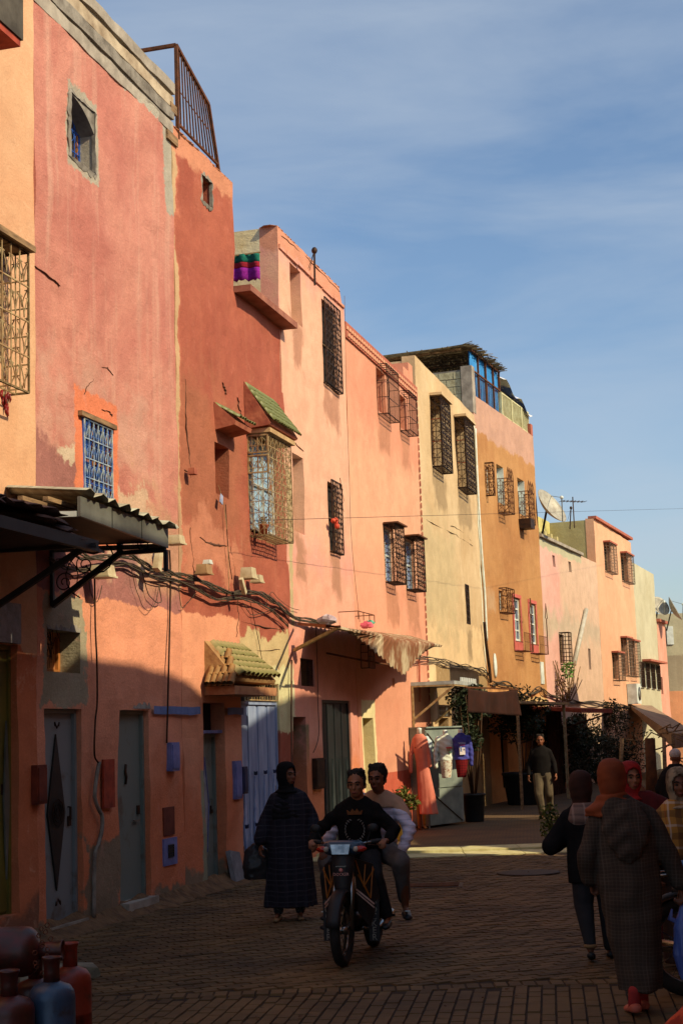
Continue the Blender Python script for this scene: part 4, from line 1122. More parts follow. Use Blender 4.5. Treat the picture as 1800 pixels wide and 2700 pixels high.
# ---- end wall closing the view (faces the camera)
Y11 = P2.world(H10.u1).y + 1.0
pL = at_depth(1738, 1900, Y11)
H11 = empty('end_house', (pL.x, Y11, 0), 0, 'end house closing the street, grey above and orange below', 'house')
z11 = at_depth(1760, 1618, Y11).z; zb11 = at_depth(1780, 1822, Y11).z
m_e = plaster('end_house_plaster', C(176, 150, 112), C(158, 132, 98), C(190, 164, 124), [(C(236, 148, 92), (-5, 30, -2, zb11), .01, .03), (C(206, 130, 82), (-5, 30, -2, 1.2), .1, .4), (C(190, 168, 125), (-5, 30, zb11+1.6, 20), .05, .1)], seed=121, sc=.3)
MB().box(0, 16, 0, 7, -.1, z11).build('wall', m_e, H11)
mb = MB().box(.55, .85, -.06, 0, at_depth(1748, 1700, Y11).z, at_depth(1748, 1652, Y11).z); mb.build('white_panel', M_white, H11)
M_dish = mat('grey_dish_enamel', C(186, 168, 140), C(150, 130, 105), .5, .1, 4, .1)

M_crack = mat('crack_brown_earth', C(120, 72, 48), C(84, 50, 34), .95, 0, 9, .4)  # brown ribbons proud of the plaster mark the cracks
def crack(h, px, w0=.018, off=.03):
    """a split in the plaster with one lip standing proud"""
    pts = []; w0 *= .5; off = .012
    for (x, y), (x2, y2) in zip(px, px[1:]):
        for k in range(5): pts.append(h.uz(x+(x2-x)*k/5+random.uniform(-2, 2), y+(y2-y)*k/5+random.uniform(-1.5, 1.5)))
    pts.append(h.uz(*px[-1])); n = len(pts); vs = []; fs = []
    for i, (u, z) in enumerate(pts):
        w_ = w0*math.sin(math.pi*(i+.6)/(n+.2))*random.uniform(.5, 1.3); a = pts[max(i-1, 0)]; b = pts[min(i+1, n-1)]; d = Vector((b[0]-a[0], b[1]-a[1])).normalized()
        nx, nz = -d.y, d.x; vs += [(u-nx*w_, -off*.4, z-nz*w_), (u, -off, z), (u+nx*w_, -off*.2, z+nz*w_), (u, .02, z)]
    for i in range(n-1):
        for q in range(4): fs.append((4*i+q, 4*i+(q+1) % 4, 4*i+4+(q+1) % 4, 4*i+4+q))
    return MB().add(vs, fs).build('crack', M_crack, h.e)
for q in (((268, 968), (282, 970), (298, 990)), ((268, 1080), (290, 1086), (296, 1098)), ((90, 700), (140, 735), (158, 755)), ((245, 1000), (230, 1020), (222, 1040))): crack(H1, q, .014)
for q, w_ in ((((488, 1000), (490, 1090), (494, 1150), (500, 1210), (502, 1260)), .022), (((588, 1008), (592, 1024), (597, 1040)), .02), (((626, 1048), (632, 1080), (638, 1105)), .012), (((527, 1415), (545, 1432), (570, 1436), (598, 1440)), .035), (((500, 1390), (505, 1450), (512, 1520)), .012), (((606, 1440), (614, 1480), (620, 1520)), .028), (((486, 1240), (505, 1250)), .02)): crack(H2, q, w_)
for q, w_ in ((((640, 1708), (660, 1712), (690, 1716), (738, 1712)), .010), (((635, 1640), (680, 1650), (738, 1660)), .02), (((622, 1560), (628, 1620), (622, 1680)), .012)): crack(H2, q, w_)
for q, w_ in ((((725, 1120), (760, 1150), (800, 1190)), .005), (((740, 620), (780, 655), (830, 700), (895, 770)), .012), (((893, 1260), (902, 1300), (905, 1350)), .008)): crack(H3, q, w_)
for q, w_ in ((((1120, 1370), (1160, 1390), (1200, 1410), (1245, 1440)), .010), (((1190, 1385), (1225, 1405), (1240, 1425)), .007)): crack(H5, q, w_)
# ================================================================ houses on the other side of the street (out of the picture; they throw the shade)
PR = Plane((P1.o.x + P1.n.x*7.9, P1.o.y + P1.n.y*7.9), (P1.d.x, P1.d.y))
ASUN = math.atan2(RAY.dot(P1.d), -RAY.dot(P1.n))
SUNV = -Vector((RAY.x*math.cos(SUN_EL), RAY.y*math.cos(SUN_EL), -math.sin(SUN_EL)))
def caster(p):
    t = (PR.o - Vector((p.x, p.y))).dot(PR.n) / Vector((SUNV.x, SUNV.y)).dot(PR.n)
    q = p + SUNV*t; return (Vector((q.x, q.y)) - PR.o).dot(PR.d), q.z
def wpt(P, x, y):
    u, z = P.uz(x, y); return P.world(u, 0, z)
near = [caster(wpt(P1, *q)) for q in ((150, 1715), (240, 1728), (290, 1742), (340, 1752), (430, 1768), (478, 1788), (520, 1822), (600, 1872), (660, 1905), (735, 1850), (800, 1828), (848, 1832))]
edge = caster(Vector((3.2, 22.95, 0)))
near = [(near[0][0]-14, near[0][1])] + near + [(edge[0]-.01, near[-1][1])]
ua_ = edge[0]
far = [(ua_, edge[1]), caster(Vector((2.3, 24.5, 0))), caster(Vector((1.1, 26.3, 0)))] + [caster(wpt(P1, 1060, 2185)), caster(wpt(P1, 1165, 2110))]
far2 = [caster(wpt(P1, 1184, 1745)), caster(wpt(P1, 1235, 1765)), caster(wpt(P1, 1262, 1775))]
far3 = [caster(wpt(P2, 1300, 1850)), caster(wpt(P2, 1420, 1900)), caster(wpt(P2, 1470, 1850)), caster(wpt(P2, 1515, 1800)), caster(wpt(P2, 1535, 1890)), caster(wpt(P2, 1548, 1960)), caster(wpt(P2, 1558, 1915)), caster(wpt(P2, 1566, 1965)), caster(wpt(P2, 1583, 1960)), caster(wpt(P2, 1586, 1868)), caster(wpt(P2, 1655, 1872)), caster(wpt(P2, 1690, 1955)), caster(wpt(P2, 1740, 1990))]
def mono(l):
    r = []; last = -1e9
    for u, z in l:
        u = max(u, last+.02); r.append((u, z)); last = u
    return r
near, far, far2, far3 = mono(near), mono(far), mono(far2), mono(far3)
far2[0] = (max(far2[0][0], far[-1][0]+.02), far2[0][1]); far2 = mono(far2)
far3 = [(far2[-1][0]+.05, far3[0][1])] + [q for q in far3 if q[0] > far2[-1][0]+.1]
rl_ = [('tall ochre house across the street from the pink one', near), ('low house with a sloping parapet across the street', far), ('brown house with flat roof across the street', far2), ('long row house with broken parapet across the street', far3)]
for i, (lb, pr) in enumerate(rl_):
    u0 = pr[0][0]; e = on_wall(PR, 'opposite_house', u0, lb, 'house', 'houses across the street')
    top = [(u-u0, z) for u, z in pr]; W = top[-1][0]
    mm = plaster('opposite_plaster_%s' % 'abcd'[i], C(*[(214, 150, 100), (222, 170, 120), (196, 130, 90), (218, 158, 112)][i]), C(190, 125, 84), seed=130+i*7, sc=.3)
    # u runs away from the camera and y>0 would be the street, so the block lies at y<0
    mb = MB(); n = len(top); D = -6.5; SK = -6.5*math.tan(ASUN)-.05
    vs = [(x, 0, -.1) for x, z in top] + [(x, 0, z) for x, z in top] + [(x+SK, D, -.1) for x, z in top] + [(x+SK, D, min(z, 8.0)) for x, z in top]
    fs = []
    for k in range(n-1):
        fs += [(k, n+k, n+k+1, k+1), (n+k, 3*n+k, 3*n+k+1, n+k+1), (2*n+k, 2*n+k+1, 3*n+k+1, 3*n+k)]
    fs += [(0, 2*n, 3*n, n), (n-1, 2*n-1, 4*n-1, 3*n-1)]
    mb.add(vs, fs).build('wall', mm, e)
    fw = None; x = 1.2
    while x < W-1.5:
        for z in (1.6, 4.6):
            if fw is None:
                fw = MB().box(-.45, .45, .005, .05, 0, 1.2).build('window', M_oldwood, e, loc=(x, 0, z)); MB().box(-.38, .38, .052, .06, .07, 1.13).build('pane', M_glass, fw)
            else: copy_tree(fw, e).location = (x, 0, z)
        x += 2.6

# ================================================================ the ground
pav_far = mat('far_paving', RGB(106, 83, 54), RGB(76, 59, 40), .9, 0, 1.2, 0, fac=(.3, .7))
def paving_far():
    m = pav_far; nt = m.node_tree; b = nt.nodes['Principled BSDF']; L = nt.links
    tc = N(nt, 'ShaderNodeTexCoord'); br = N(nt, 'ShaderNodeTexBrick'); br.inputs['Scale'].default_value = 1
    br.inputs['Brick Width'].default_value = .2; br.inputs['Row Height'].default_value = .1; br.inputs['Mortar Size'].default_value = .008
    mp = N(nt, 'ShaderNodeMapping'); mp.inputs['Rotation'].default_value = (0, 0, R(25)); L.new(tc.outputs['Object'], mp.inputs[0]); L.new(mp.outputs[0], br.inputs['Vector'])
    mx = [n for n in nt.nodes if n.bl_idname == 'ShaderNodeMix'][0]
    m2 = N(nt, 'ShaderNodeMix', data_type='RGBA'); L.new(br.outputs['Fac'], m2.inputs[0]); L.new(mx.outputs[2], m2.inputs[6]); m2.inputs[7].default_value = (.03, .022, .016, 1)
    L.new(m2.outputs[2], b.inputs['Base Color'])
paving_far()
MB().box(-300, 600, -60, 1200, -.6, -.045).build('ground', mat('sandy_subsoil', RGB(70, 54, 42), RGB(52, 40, 30), .95, 0, 2, .2), None, kind='structure')
KY0, KY1 = 23.6, 25.1
def kerb_line(Y): return 0
MB().add([(-12, KY1+.01, .0), (40, KY1+.01, .0), (90, 220, .0), (-12, 220, 0)], ((0,1,2,3),)).build('road', pav_far, None, kind='structure')
def mat_paver(name, c1, c2):
    m, nt, b = base_mat(name, .85, 0, .3); L = nt.links
    oi = N(nt, 'ShaderNodeNewGeometry'); tc = N(nt, 'ShaderNodeTexCoord')
    n = N(nt, 'ShaderNodeTexNoise'); n.inputs['Scale'].default_value = .7; n.inputs['Detail'].default_value = 8; n.inputs['Roughness'].default_value = .7
    L.new(oi.outputs['Position'], n.inputs['Vector'])
    ri = N(nt, 'ShaderNodeMapRange'); ri.inputs[1].default_value = .35; ri.inputs[2].default_value = .65; L.new(n.outputs['Fac'], ri.inputs[0])
    mx = N(nt, 'ShaderNodeMix', data_type='RGBA'); mx.inputs[6].default_value = (*c1, 1); mx.inputs[7].default_value = (*c2, 1); L.new(ri.outputs[0], mx.inputs[0])
    v = N(nt, 'ShaderNodeMapRange'); v.inputs[3].default_value = .68; v.inputs[4].default_value = 1.25; L.new(oi.outputs['Random Per Island'], v.inputs[0])
    h = N(nt, 'ShaderNodeHueSaturation'); L.new(v.outputs[0], h.inputs['Value']); L.new(mx.outputs[2], h.inputs['Color']); L.new(h.outputs[0], b.inputs['Base Color'])
    nb = N(nt, 'ShaderNodeTexNoise'); nb.inputs['Scale'].default_value = 60; L.new(oi.outputs['Position'], nb.inputs['Vector'])
    bp = N(nt, 'ShaderNodeBump'); bp.inputs['Strength'].default_value = .3; bp.inputs['Distance'].default_value = .004; L.new(nb.outputs['Fac'], bp.inputs['Height']); L.new(bp.outputs[0], b.inputs['Normal'])
    return m
M_pav = mat_paver('concrete_pavers', RGB(114, 90, 58), RGB(76, 60, 40))
def paver(mb, cx, cy, a, w_, l_, base=True):
    """one paver: top with a chamfer and sides, 9 faces; wavy interlocking ends"""
    ca, sa = math.cos(a), math.sin(a); hz = random.uniform(-.005, .003) + (random.uniform(-.010, 0) if random.random() < .06 else 0) + mnoise.noise(Vector((cx*.8, cy*.8, 2)))*.012; tx = random.uniform(-.018, .018); a += random.uniform(-.015, .015); ca, sa = math.cos(a), math.sin(a); ty = random.uniform(-.01, .01)
    def T(x, y, z): return (cx + x*ca - y*sa, cy + x*sa + y*ca, z + hz + tx*x + ty*y)
    hw, hl = w_/2-.0025, l_/2-.0025; c = .006
    vs = [T(x, y, 0) for x, y in ((-hw+c, -hl+c), (hw-c, -hl+c), (hw-c, hl-c), (-hw+c, hl-c))] + [T(x, y, -.028) for x, y in ((-hw, -hl), (hw, -hl), (hw, hl), (-hw, hl))]
    mb.add(vs, ((0,1,2,3), (0,4,5,1), (1,5,6,2), (2,6,7,3), (3,7,4,0)))
RN = Matrix.Rotation(-R(7.4), 2)
pl1 = []
Y_SPLIT = 11.75
gr = P1.o
def wallx(Y): return P1.o.x + P1.d.x/P1.d.y*(Y-P1.o.y)
def inview(x, Y, mr=.5): return wallx(Y)-.3 < x < .232*Y + mr
c7, s7 = math.cos(R(7.4)), math.sin(R(7.4))
k = 0
for r in range(0, 40):
    v = 8.6 + r*.2
    for c in range(-50, 60):
        uu = c*.1 + (0); off = .1 if c % 2 else 0
        x = uu*c7 + (v+off)*s7; y = -uu*s7 + (v+off)*c7
        if y < Y_SPLIT-.1 and y > 8.9 and inview(x, y): pl1.append((x, y, -R(7.4), .1, .2))
# border row
for c in range(-30, 45):
    x = -2.5 + c*.105; 
    if inview(x, Y_SPLIT+.02): pl1.append((x, Y_SPLIT+.04, 0, .105, .2))
pl1.sort(key=lambda p: p[1])
pl2 = []
a2 = R(24); ca, sa = math.cos(a2), math.sin(a2)
for i in range(-220, 260):
    for jx in range(-120, 140):
        xx = jx*.2 + (.1 if i % 2 else 0); yy = i*.1
        x = xx*ca - yy*sa; y = 17 + xx*sa + yy*ca
        if Y_SPLIT+.2 < y < KY0-.03 and inview(x, y): pl2.append((x, y, a2, .2, .1))
far_p = MB(); pavement = empty('pavement', (0, 0, 0)); pavement['kind'] = 'structure'
count = 0; vis = 0
for p in pl1 + pl2:
    on = proj((p[0], p[1], 0)); ok = -10 < on[0] < 1810 and on[1] < 2710
    if ok and vis < 300:
        mb = MB(); paver(mb, 0, 0, p[2], p[3], p[4]); mb.build('paver', M_pav, pavement, loc=(p[0], p[1], 0)); vis += 1
    else: paver(far_p, p[0], p[1], p[2], p[3], p[4])
far_p.build('paver_field', M_pav, pavement, kind='stuff')
MB().add([(wallx(8.5)-.6, 8.0, -.012), (4.5, 8.0, -.012), (8, KY0+.1, -.012), (wallx(KY0)-.6, KY0+.1, -.012)], ((0,1,2,3),)).build('joint_sand', mat('joint_sand', RGB(58, 45, 32), RGB(40, 31, 23), .95, 0, 8, .2), pavement)
# concrete channel slabs across the street
kb = empty('kerb_strip', (0, 0, 0)); kb['kind'] = 'structure'
first = None; M_slab = mat('pale_kerb_concrete', C(225, 200, 130), C(195, 165, 100), .9, 0, 5, .3)
x = wallx(KY0)-.2; k = 0
while x < 7.2:
    for yy, dz in ((KY0+.0, 0.0), (KY0+.74, .035)):
        o = MB().box(.006, .894, .005, .72, -.1, 0).build('slab', M_slab, kb, loc=(x, yy, .01+dz+random.uniform(-.004, .004)), rz=random.uniform(-.006, .006)) if first is None else inst(first, kb, (x, yy, .01+dz+random.uniform(-.005, .005)), (0, 0, random.uniform(-.008, .008)))
        first = first or o
    x += .9; k += 1
# worn render skirt at the foot of the walls, stepping out over the paving
mb = MB(); n = 60; vs = []; ug0 = P1.u(60, 2300); ug1 = P1.u(640, 2320)
for k in range(n+1):
    u = ug0 + (ug1-ug0)*k/n; out_ = .22 + .16*mnoise.noise(Vector((u*2.3, 4, 4))) + .08*mnoise.noise(Vector((u*9, 4, 1)))
    hgt = .16 + .06*mnoise.noise(Vector((u*3, 9, 1)))
    a = P1.world(u, 0.03, hgt); b = P1.world(u, -.07, .07); c = P1.world(u, -out_, -.002); vs += [a, b, c]
fs = [(3*k+q, 3*k+q+1, 3*k+q+4, 3*k+q+3) for k in range(n) for q in range(2)]
mb.add(vs, fs, True).build('rubble_skirt', mat('rubble_render', RGB(122, 94, 66), RGB(84, 64, 46), .95, 0, 6, 1.0, bscale=16, bdist=.05), None, kind='structure')
# two iron drain grates and a low step
for (xa, ya, wd, dp, lb) in ((1143, 2335, .62, .42, 'iron drain grate lying in the street near the motorcycle'), (1392, 2302, .85, .3, 'round worn manhole cover lying in mid street')):
    p = ground(xa, ya); e = empty('drain_grate' if wd < .8 else 'manhole_cover', (p.x, p.y, .004), R(-6), lb, 'drain' if wd < .8 else 'manhole')
    if wd < .8:
        MB().box(-wd/2-.05, wd/2+.05, -dp/2-.05, dp/2+.05, -.02, .0).build('frame', M_irond, e)
        f = MB().box(-wd/2, wd/2, -.012, .012, 0.001, .012).build('bar', M_iron, e, loc=(0, -dp/2+.03, 0))
        for k in range(1, 8): inst(f, e, (0, -dp/2+.03+k*(dp-.06)/7, 0))
    else:
        MB().lathe([(0, 0), (.42, 0), (.42, .006), (.36, .010), (0, .010)], 24).build('cover', mat('worn_iron_cover', RGB(60, 46, 38), RGB(44, 36, 30), .7, .3, 12, .5), e)
p = ground(232, 2580); e = empty('broken_step', (p.x-.22, p.y+.05, 0), R(18), 'low broken concrete step beside the gas cylinders', 'step')
MB().prism([(-.35, 0), (.27, 0), (.30, .02), (.28, .08), (.1, .10), (-.1, .09), (-.35, .095)], -.12, .2).build('slab', mat('dirty_step_concrete', C(170, 150, 115), C(110, 95, 70), .95, 0, 5, .8), e)

# ================================================================ awnings
def corrugated(parent, name, mt, corners, per=.076, amp=.018, rows=6, sag=0.0, jag=0.0, bend=None, label=None, thick=.004):
    """sheet through corners A(near, wall) B(far, wall) C(far, street) D(near, street); ridges run wall->street"""
    A, B, C_, D = [Vector(c) for c in corners]; W = (B-A).length; n = int(W/per*4); vs = []
    nrm = ((B-A).cross(D-A)).normalized()
    if nrm.z < 0: nrm = -nrm
    for i in range(n+1):
        f = i/n; jg = random.uniform(0, jag) if jag else 0
        for q in range(rows+1):
            g = q/rows*(1-jg if q == rows else 1); p = (A*(1-f)+B*f)*(1-g) + (D*(1-f)+C_*f)*g
            p = p + nrm*(amp*math.sin(f*W/per*6.283)) - Vector((0, 0, sag*math.sin(math.pi*f)*g))
            if bend: p = p + bend(f, g)
            vs.append(p)
    m_ = len(vs); vs += [p - nrm*thick for p in vs]; r1 = rows+1; fs = []
    for i in range(n):
        for q in range(rows):
            a = i*r1+q; fs += [(a, a+r1, a+r1+1, a+1), (m_+a+1, m_+a+r1+1, m_+a+r1, m_+a)]
        fs += [(i*r1+rows, (i+1)*r1+rows, m_+(i+1)*r1+rows, m_+i*r1+rows)]
    return MB().add(vs, fs, True).build(name, mt, parent, label=label)
def scroll(mb, c, r, a0, turns, u=Vector((1,0,0)), v=Vector((0,0,1)), w_=.012, shrink=.2):
    pts = []; n = int(14*turns)
    for k in range(n+1):
        t = k/n; rr = r*(1-(1-shrink)*t); a = a0 + turns*6.283*t; pts.append(Vector(c) + u*(rr*math.cos(a)) + v*(rr*math.sin(a)))
    mb.tube(pts, w_*.5, 4)
M_orpole0 = mat('orange_batten', C(190, 95, 40), C(140, 66, 30), .7)
# awning 1: pale sheet on a grey fascia box, iron scroll brackets
dA = 1.30
uf, zfb = P1.uz(447, 1446, dA); un, znb = P1.uz(213, 1361, dA); zft = P1.z(447, 1395, dA); znt = P1.z(213, 1308, dA)
AW = on_wall(P1, 'corrugated_awning', un, 'corrugated metal awning on grey fascia with scrolled iron bracket', 'awning')
Lw = uf-un
def slab4(A, B, C_, D, t, name, mt_, par):
    """four-cornered board of thickness t (a vector)"""
    q = [Vector(v) for v in (A, B, C_, D)]; q += [v+Vector(t) for v in q]
    return MB().add(q, ((3,2,1,0), (4,5,6,7), (0,1,5,4), (1,2,6,5), (2,3,7,6), (3,0,4,7))).build(name, mt_, par)
for k in range(3):
    f0, f1 = k/3, (k+1)/3 - .012; zz = lambda f, a, b: a+(b-a)*f
    slab4((Lw*f0, -dA, zz(f0, znb, zfb)), (Lw*f1, -dA, zz(f1, znb, zfb)), (Lw*f1, -dA, zz(f1, znt, zft)), (Lw*f0, -dA, zz(f0, znt, zft)), (0, .03, 0), 'fascia', M_greymetal, AW)
slab4((0, -dA+.04, znb), (.04, -dA+.04, znb), (.04, -.02, znb+.06), (0, -.02, znb+.06), (0, 0, .05), 'edge_angle', M_white, AW)
slab4((Lw-.04, -dA+.04, zfb), (Lw, -dA+.04, zfb), (Lw, -.02, zfb+.04), (Lw-.04, -.02, zfb+.04), (0, 0, .05), 'edge_angle', M_greymetal, AW)
slab4((.05, -dA+.05, znb+.055), (Lw-.05, -dA+.05, zfb+.055), (Lw-.05, -.04, zfb+.10), (.05, -.04, znb+.12), (0, 0, .012), 'underboard', M_irond, AW)
e1 = P1.uz(240, 1292, dA+.12); e2 = P1.uz(482, 1392, dA+.12); w1 = P1.uz(15, 1292, 0)
corrugated(AW, 'roof_sheet', M_palesheet, ((w1[0]-un, 0, w1[1]+.03), (Lw+.22, 0, e2[1]+.20), (e2[0]-un, -dA-.12, e2[1]), (e1[0]-un, -dA-.12, e1[1])), per=.15, amp=.032, rows=5, jag=.06)
for k in range(4):
    yy = -.35-.22*k; slab4((-.2+.05*k, yy, znt+.02-.015*k), (Lw+.22+.03*k, yy, zft+.06-.015*k), (Lw+.22+.03*k, yy+.05, zft+.06-.015*k), (-.2+.05*k, yy+.05, znt+.02-.015*k), (0, 0, .04), 'batten', M_orpole0 if k == 1 else M_oldwood, AW)
br = MB(); xx = Lw-.05; zfoot = P1.z(97, 1592, .0); kk = P1.uz(305, 1432, dA*.62); zk = kk[1]
foot = Vector((xx, -.02, zfoot)); knee = Vector((xx, -dA*.60, zfb-.02)); tip = Vector((xx, -dA+.02, zfb-.02))
br.bar(foot, knee, .055).bar(knee, tip, .045).bar(knee, knee+Vector((0, 0, .15)), .05).bar(tip, tip+Vector((0, 0, -.22)), .04).bar(foot, foot+Vector((0, 0, .75)), .04)
br.build('bracket', M_black, AW)
Y_ = Vector((0, -1, 0)); H_ = zfb-zfoot
for c_, r_, a_, t_, w_, s_ in (((xx, -dA*.30, zfoot+H_*.78), .10, 2.2, 1.6, .014, .2), ((xx, -dA*.42, zfoot+H_*.92), .17, -2.6, .8, .016, .85), ((xx, -.16, zfoot+H_*.45), .11, .4, 1.6, .014, .2), ((xx, -.42, zfoot+H_*.55), .26, 1.2, .5, .014, .9), ((xx, -dA*.80, zfb+.05), .07, 2.4, 1.5, .012, .2), ((xx, -.12, zfoot+.3), .2, -.9, .5, .012, .9)):
    sc = MB(); scroll(sc, c_, r_, a_, t_, Y_, w_=w_, shrink=s_); sc.build('scrollwork', M_irond, AW)
# awning 2: nearer, dark, torn brown sheet
dB = 1.42
u2, z2 = P1.uz(268, 1405, dB); u1_, z1_ = P1.uz(-40, 1268, dB)
AW2 = on_wall(P1, 'torn_awning', u1_, 'dark torn corrugated awning at the left edge', 'awning')
Lw = u2-u1_
corrugated(AW2, 'roof_sheet', M_brownsheet, ((-1.2, 0, z2+.5), (Lw-.05, 0, z2+.40), (Lw-.25, -dB, z2+.02), (-1.2, -dB-.1, z2+.16)), per=.16, amp=.03, rows=8, jag=.12, bend=lambda f, g: Vector((0, 0, -.16*g*g*(f > .8)*(f-.8)*5 + .04*math.sin(f*9)*g)))
corrugated(AW2, 'roof_sheet', M_brownsheet, ((Lw-1.0, -.5, z2+.20), (Lw+.22, -.5, z2+.05), (Lw+.30, -dB+.05, z2-.16), (Lw-.9, -dB-.06, z2+.0)), per=.16, amp=.03, rows=5, jag=.3)
MB().box(-1.2, Lw+.05, -dB+.05, -dB+.12, z2-.16, z2-.06).build('eave_beam', M_black, AW2)
MB().box(-1.2, Lw-.1, -dB+.2, -.03, z2-.10, z2-.08).build('underboard', M_black, AW2)
for x_, z_ in ((Lw-.1, .85), (Lw-1.6, .9)): MB().bar((x_, -dB+.1, z2-.12), (x_, 0, z2-z_), .05).build('bracket', M_black, AW2)
MB().bar((Lw-.1, 0, z2-.1), (Lw-.1, -dB, z2-.12), .04).build('cross_bar', M_black, AW2)

# awning 3: rusty sheet over the green door, drooping at the far corner
dC3 = 1.05
ua, za = P1.uz(790, 1640, 0); ub, zb = P1.uz(1140, 1690, 0)
uD, zD = P1.uz(848, 1652, dC3)
AW3 = on_wall(P1, 'rusty_awning', ua, 'rusty drooping corrugated awning over the dark green door', 'awning')
LW = P1.u(1125, 1700, .4) - ua
A3 = Vector((P1.u(850, 1640, .1)-ua, -.05, P1.z(850, 1640, .1)))
pA = Vector((.3, -.04, za-.02)); pB = Vector((LW, -.04, P1.z(1125, 1690)+.0))
uE, zE = P1.uz(1080, 1765, 1.05)
uF, zF = P1.uz(893, 1655, 1.05)
uC3, zC3 = P1.uz(1148, 1702, .8); dd = 1.0
pD = Vector((uF-ua, -2*dd, 2*zF - pA.z)); pC = Vector((uC3-ua, -2*.8, 2*zC3 - pB.z))
def drop3(f): return .60*max(0, 1-abs(f-.60)/(.55 if f < .60 else .38))**1.1 + .03*mnoise.noise(Vector((f*14, 2, 2)))
def bend3(f, g):
    h2 = max(0.0, g-.5)*2; dy = dd + (.8-dd)*f
    return Vector((0, dy*h2, -(2*(zF if f < .5 else zC3) - pA.z - (zF if f < .5 else zC3))*0 - ((pD.z-pA.z)*(1-f) + (pC.z-pB.z)*f)*.5*h2 - drop3(f)*h2 + .03*math.sin(f*9)*g))
corrugated(AW3, 'roof_sheet', M_rust, (pA, pB, pC, pD), per=.26, amp=.022, rows=12, jag=0.0, bend=bend3)
M_orpole = mat('orange_rust_pole', C(190, 95, 40), C(140, 66, 30), .7)
pb = MB(); 
def W3(x, y, off): u, z = P1.uz(x, y, off); return Vector((u-ua, -off, z))
pb.tube([W3(788, 1645, .1), W3(862, 1651, 1.0), W3(895, 1652, 1.1)], .025, 6); pb.build('front_pole', M_orpole, AW3)
pb = MB(); pb.bar(W3(775, 1715, .02), W3(895, 1653, 1.05), .045); pb.build('strut', M_tan, AW3)
pb = MB(); pb.tube([W3(860, 1722, .05), W3(940, 1738, .5), W3(1022, 1753, .95)], .018, 6); pb.build('strut', M_iron, AW3)
for nm, mt_, (x, y, o_), rr in (('plastic_bag', mat('pink_plastic', RGB(225, 110, 130), RGB(190, 80, 100), .5), (966, 1648, .5), .09), ('plastic_bag', mat('green_plastic', RGB(110, 190, 160), RGB(80, 150, 130), .5), (976, 1643, .35), .07), ('plastic_bag', mat('clear_plastic', RGB(200, 190, 190), RGB(160, 140, 150), .3), (862, 1635, .6), .13)):
    p = W3(x, y, o_); wp = P1.world(p.x+ua, p.y, p.z)
    mb = MB().ell((0, 0, 0), (rr*1.3, rr, rr*.6), None, 9, 6)
    mb.v = [(a+random.uniform(-.02, .02), b_+random.uniform(-.02, .02), c_+random.uniform(-.02, .02)) for a, b_, c_ in mb.v]
    mb.sm = [False]*len(mb.sm)
    lb = {'pink_plastic': 'crumpled pink plastic bag on top of the rusty awning', 'green_plastic': 'small green plastic scrap on top of the rusty awning', 'clear_plastic': 'clear crumpled plastic on the near end of the rusty awning'}[mt_.name]
    tag(mb.build(nm, mt_, None, loc=wp), lb, 'plastic bag', 'rubbish on the rusty awning')
# awning 4: flat roof of the clothes stall and brown cloth hung beyond it
S4 = on_wall(P1, 'stall_awning', P1.u(1085, 1825, .0), 'flat pale metal stall awning with two slanting struts', 'awning')
us4 = P1.u(1085, 1825, .0)
def W4(x, y, off): u, z = P1.uz(x, y, off); return Vector((u-us4, -off, z))
a = W4(1082, 1803, 0.0); zt4 = a.z; ue4 = P1.u(1256, 1801, .9) - us4
MB().box(a.x, ue4, -.9, 0, zt4-.04, zt4+.03).build('roof_sheet', mat('pale_blue_roof_sheet', C(200, 190, 170), C(150, 140, 125), .6, .1, 4), S4)
mb = MB(); first = None
for k in range(7):
    if first is None: first = MB().box(-.03, .03, -.02, .02, 0, .09).build('crest_tab', M_white, S4, loc=(ue4-.1-k*.25, -.88, zt4+.03))
    else: inst(first, S4, (ue4-.1-k*.25, -.88, zt4+.03))
mb = MB(); mb.bar((a.x, -.03, zt4-.05), (a.x, -.03, zt4-.9), .04).bar((a.x, -.0, zt4-.75), (a.x+.02, -.88, zt4-.08), .045).bar((a.x, -.02, zt4-.06), (a.x, -.88, zt4-.06), .03).bar((a.x, -.88, zt4-.06), (ue4-.3, -.88, zt4-.06), .03).bar((ue4-.3, 0, zt4-.8), (ue4-.3, -.88, zt4-.06), .045).build('bracket', M_tan, S4)
# hanging brown cloth
uc0, zc0 = P1.uz(1232, 1815, 1.55)
CL = empty('hanging_cloth', P1.world(uc0, -1.55, 0), R(0), 'large brown cloth hanging from a pole beyond the clothes stall', 'cloth')
wp0 = P1.world(uc0, -1.55, 0); pe = at_depth(1361, 1823, wp0.y+2.0); wc = math.hypot(pe.x-wp0.x, pe.y-wp0.y); CL.rotation_euler.z = math.atan2(pe.y-wp0.y, pe.x-wp0.x)
zb4 = at_depth(1232, 1878, wp0.y).z; mb = MB(); vs = []; n = 30; q_ = 10
for i in range(n+1):
    for jv in range(q_+1):
        f = i/n; g = jv/q_; hh = (zc0-zb4)*(1+.18*f)
        vs.append((wc*f, .05*math.sin(f*17)*g + .03*math.sin(f*41+1)*g, zc0 - hh*g + .0*f - .06*math.sin(f*3.14)*(1-g)))
fs = [(i*(q_+1)+jv, (i+1)*(q_+1)+jv, (i+1)*(q_+1)+jv+1, i*(q_+1)+jv+1) for i in range(n) for jv in range(q_)]
M_browncloth = mat('brown_red_cloth', RGB(52, 25, 17), RGB(38, 18, 13), .95, 0, 3, .3)
o = mb.add(vs, fs, True).build('cloth', M_browncloth, CL); md = o.modifiers.new('thickness', 'SOLIDIFY'); md.thickness = .01
MB().bar((-.1, 0, zc0+.02), (wc+.05, 0, zc0+.0), .03).build('pole', M_iron, CL)
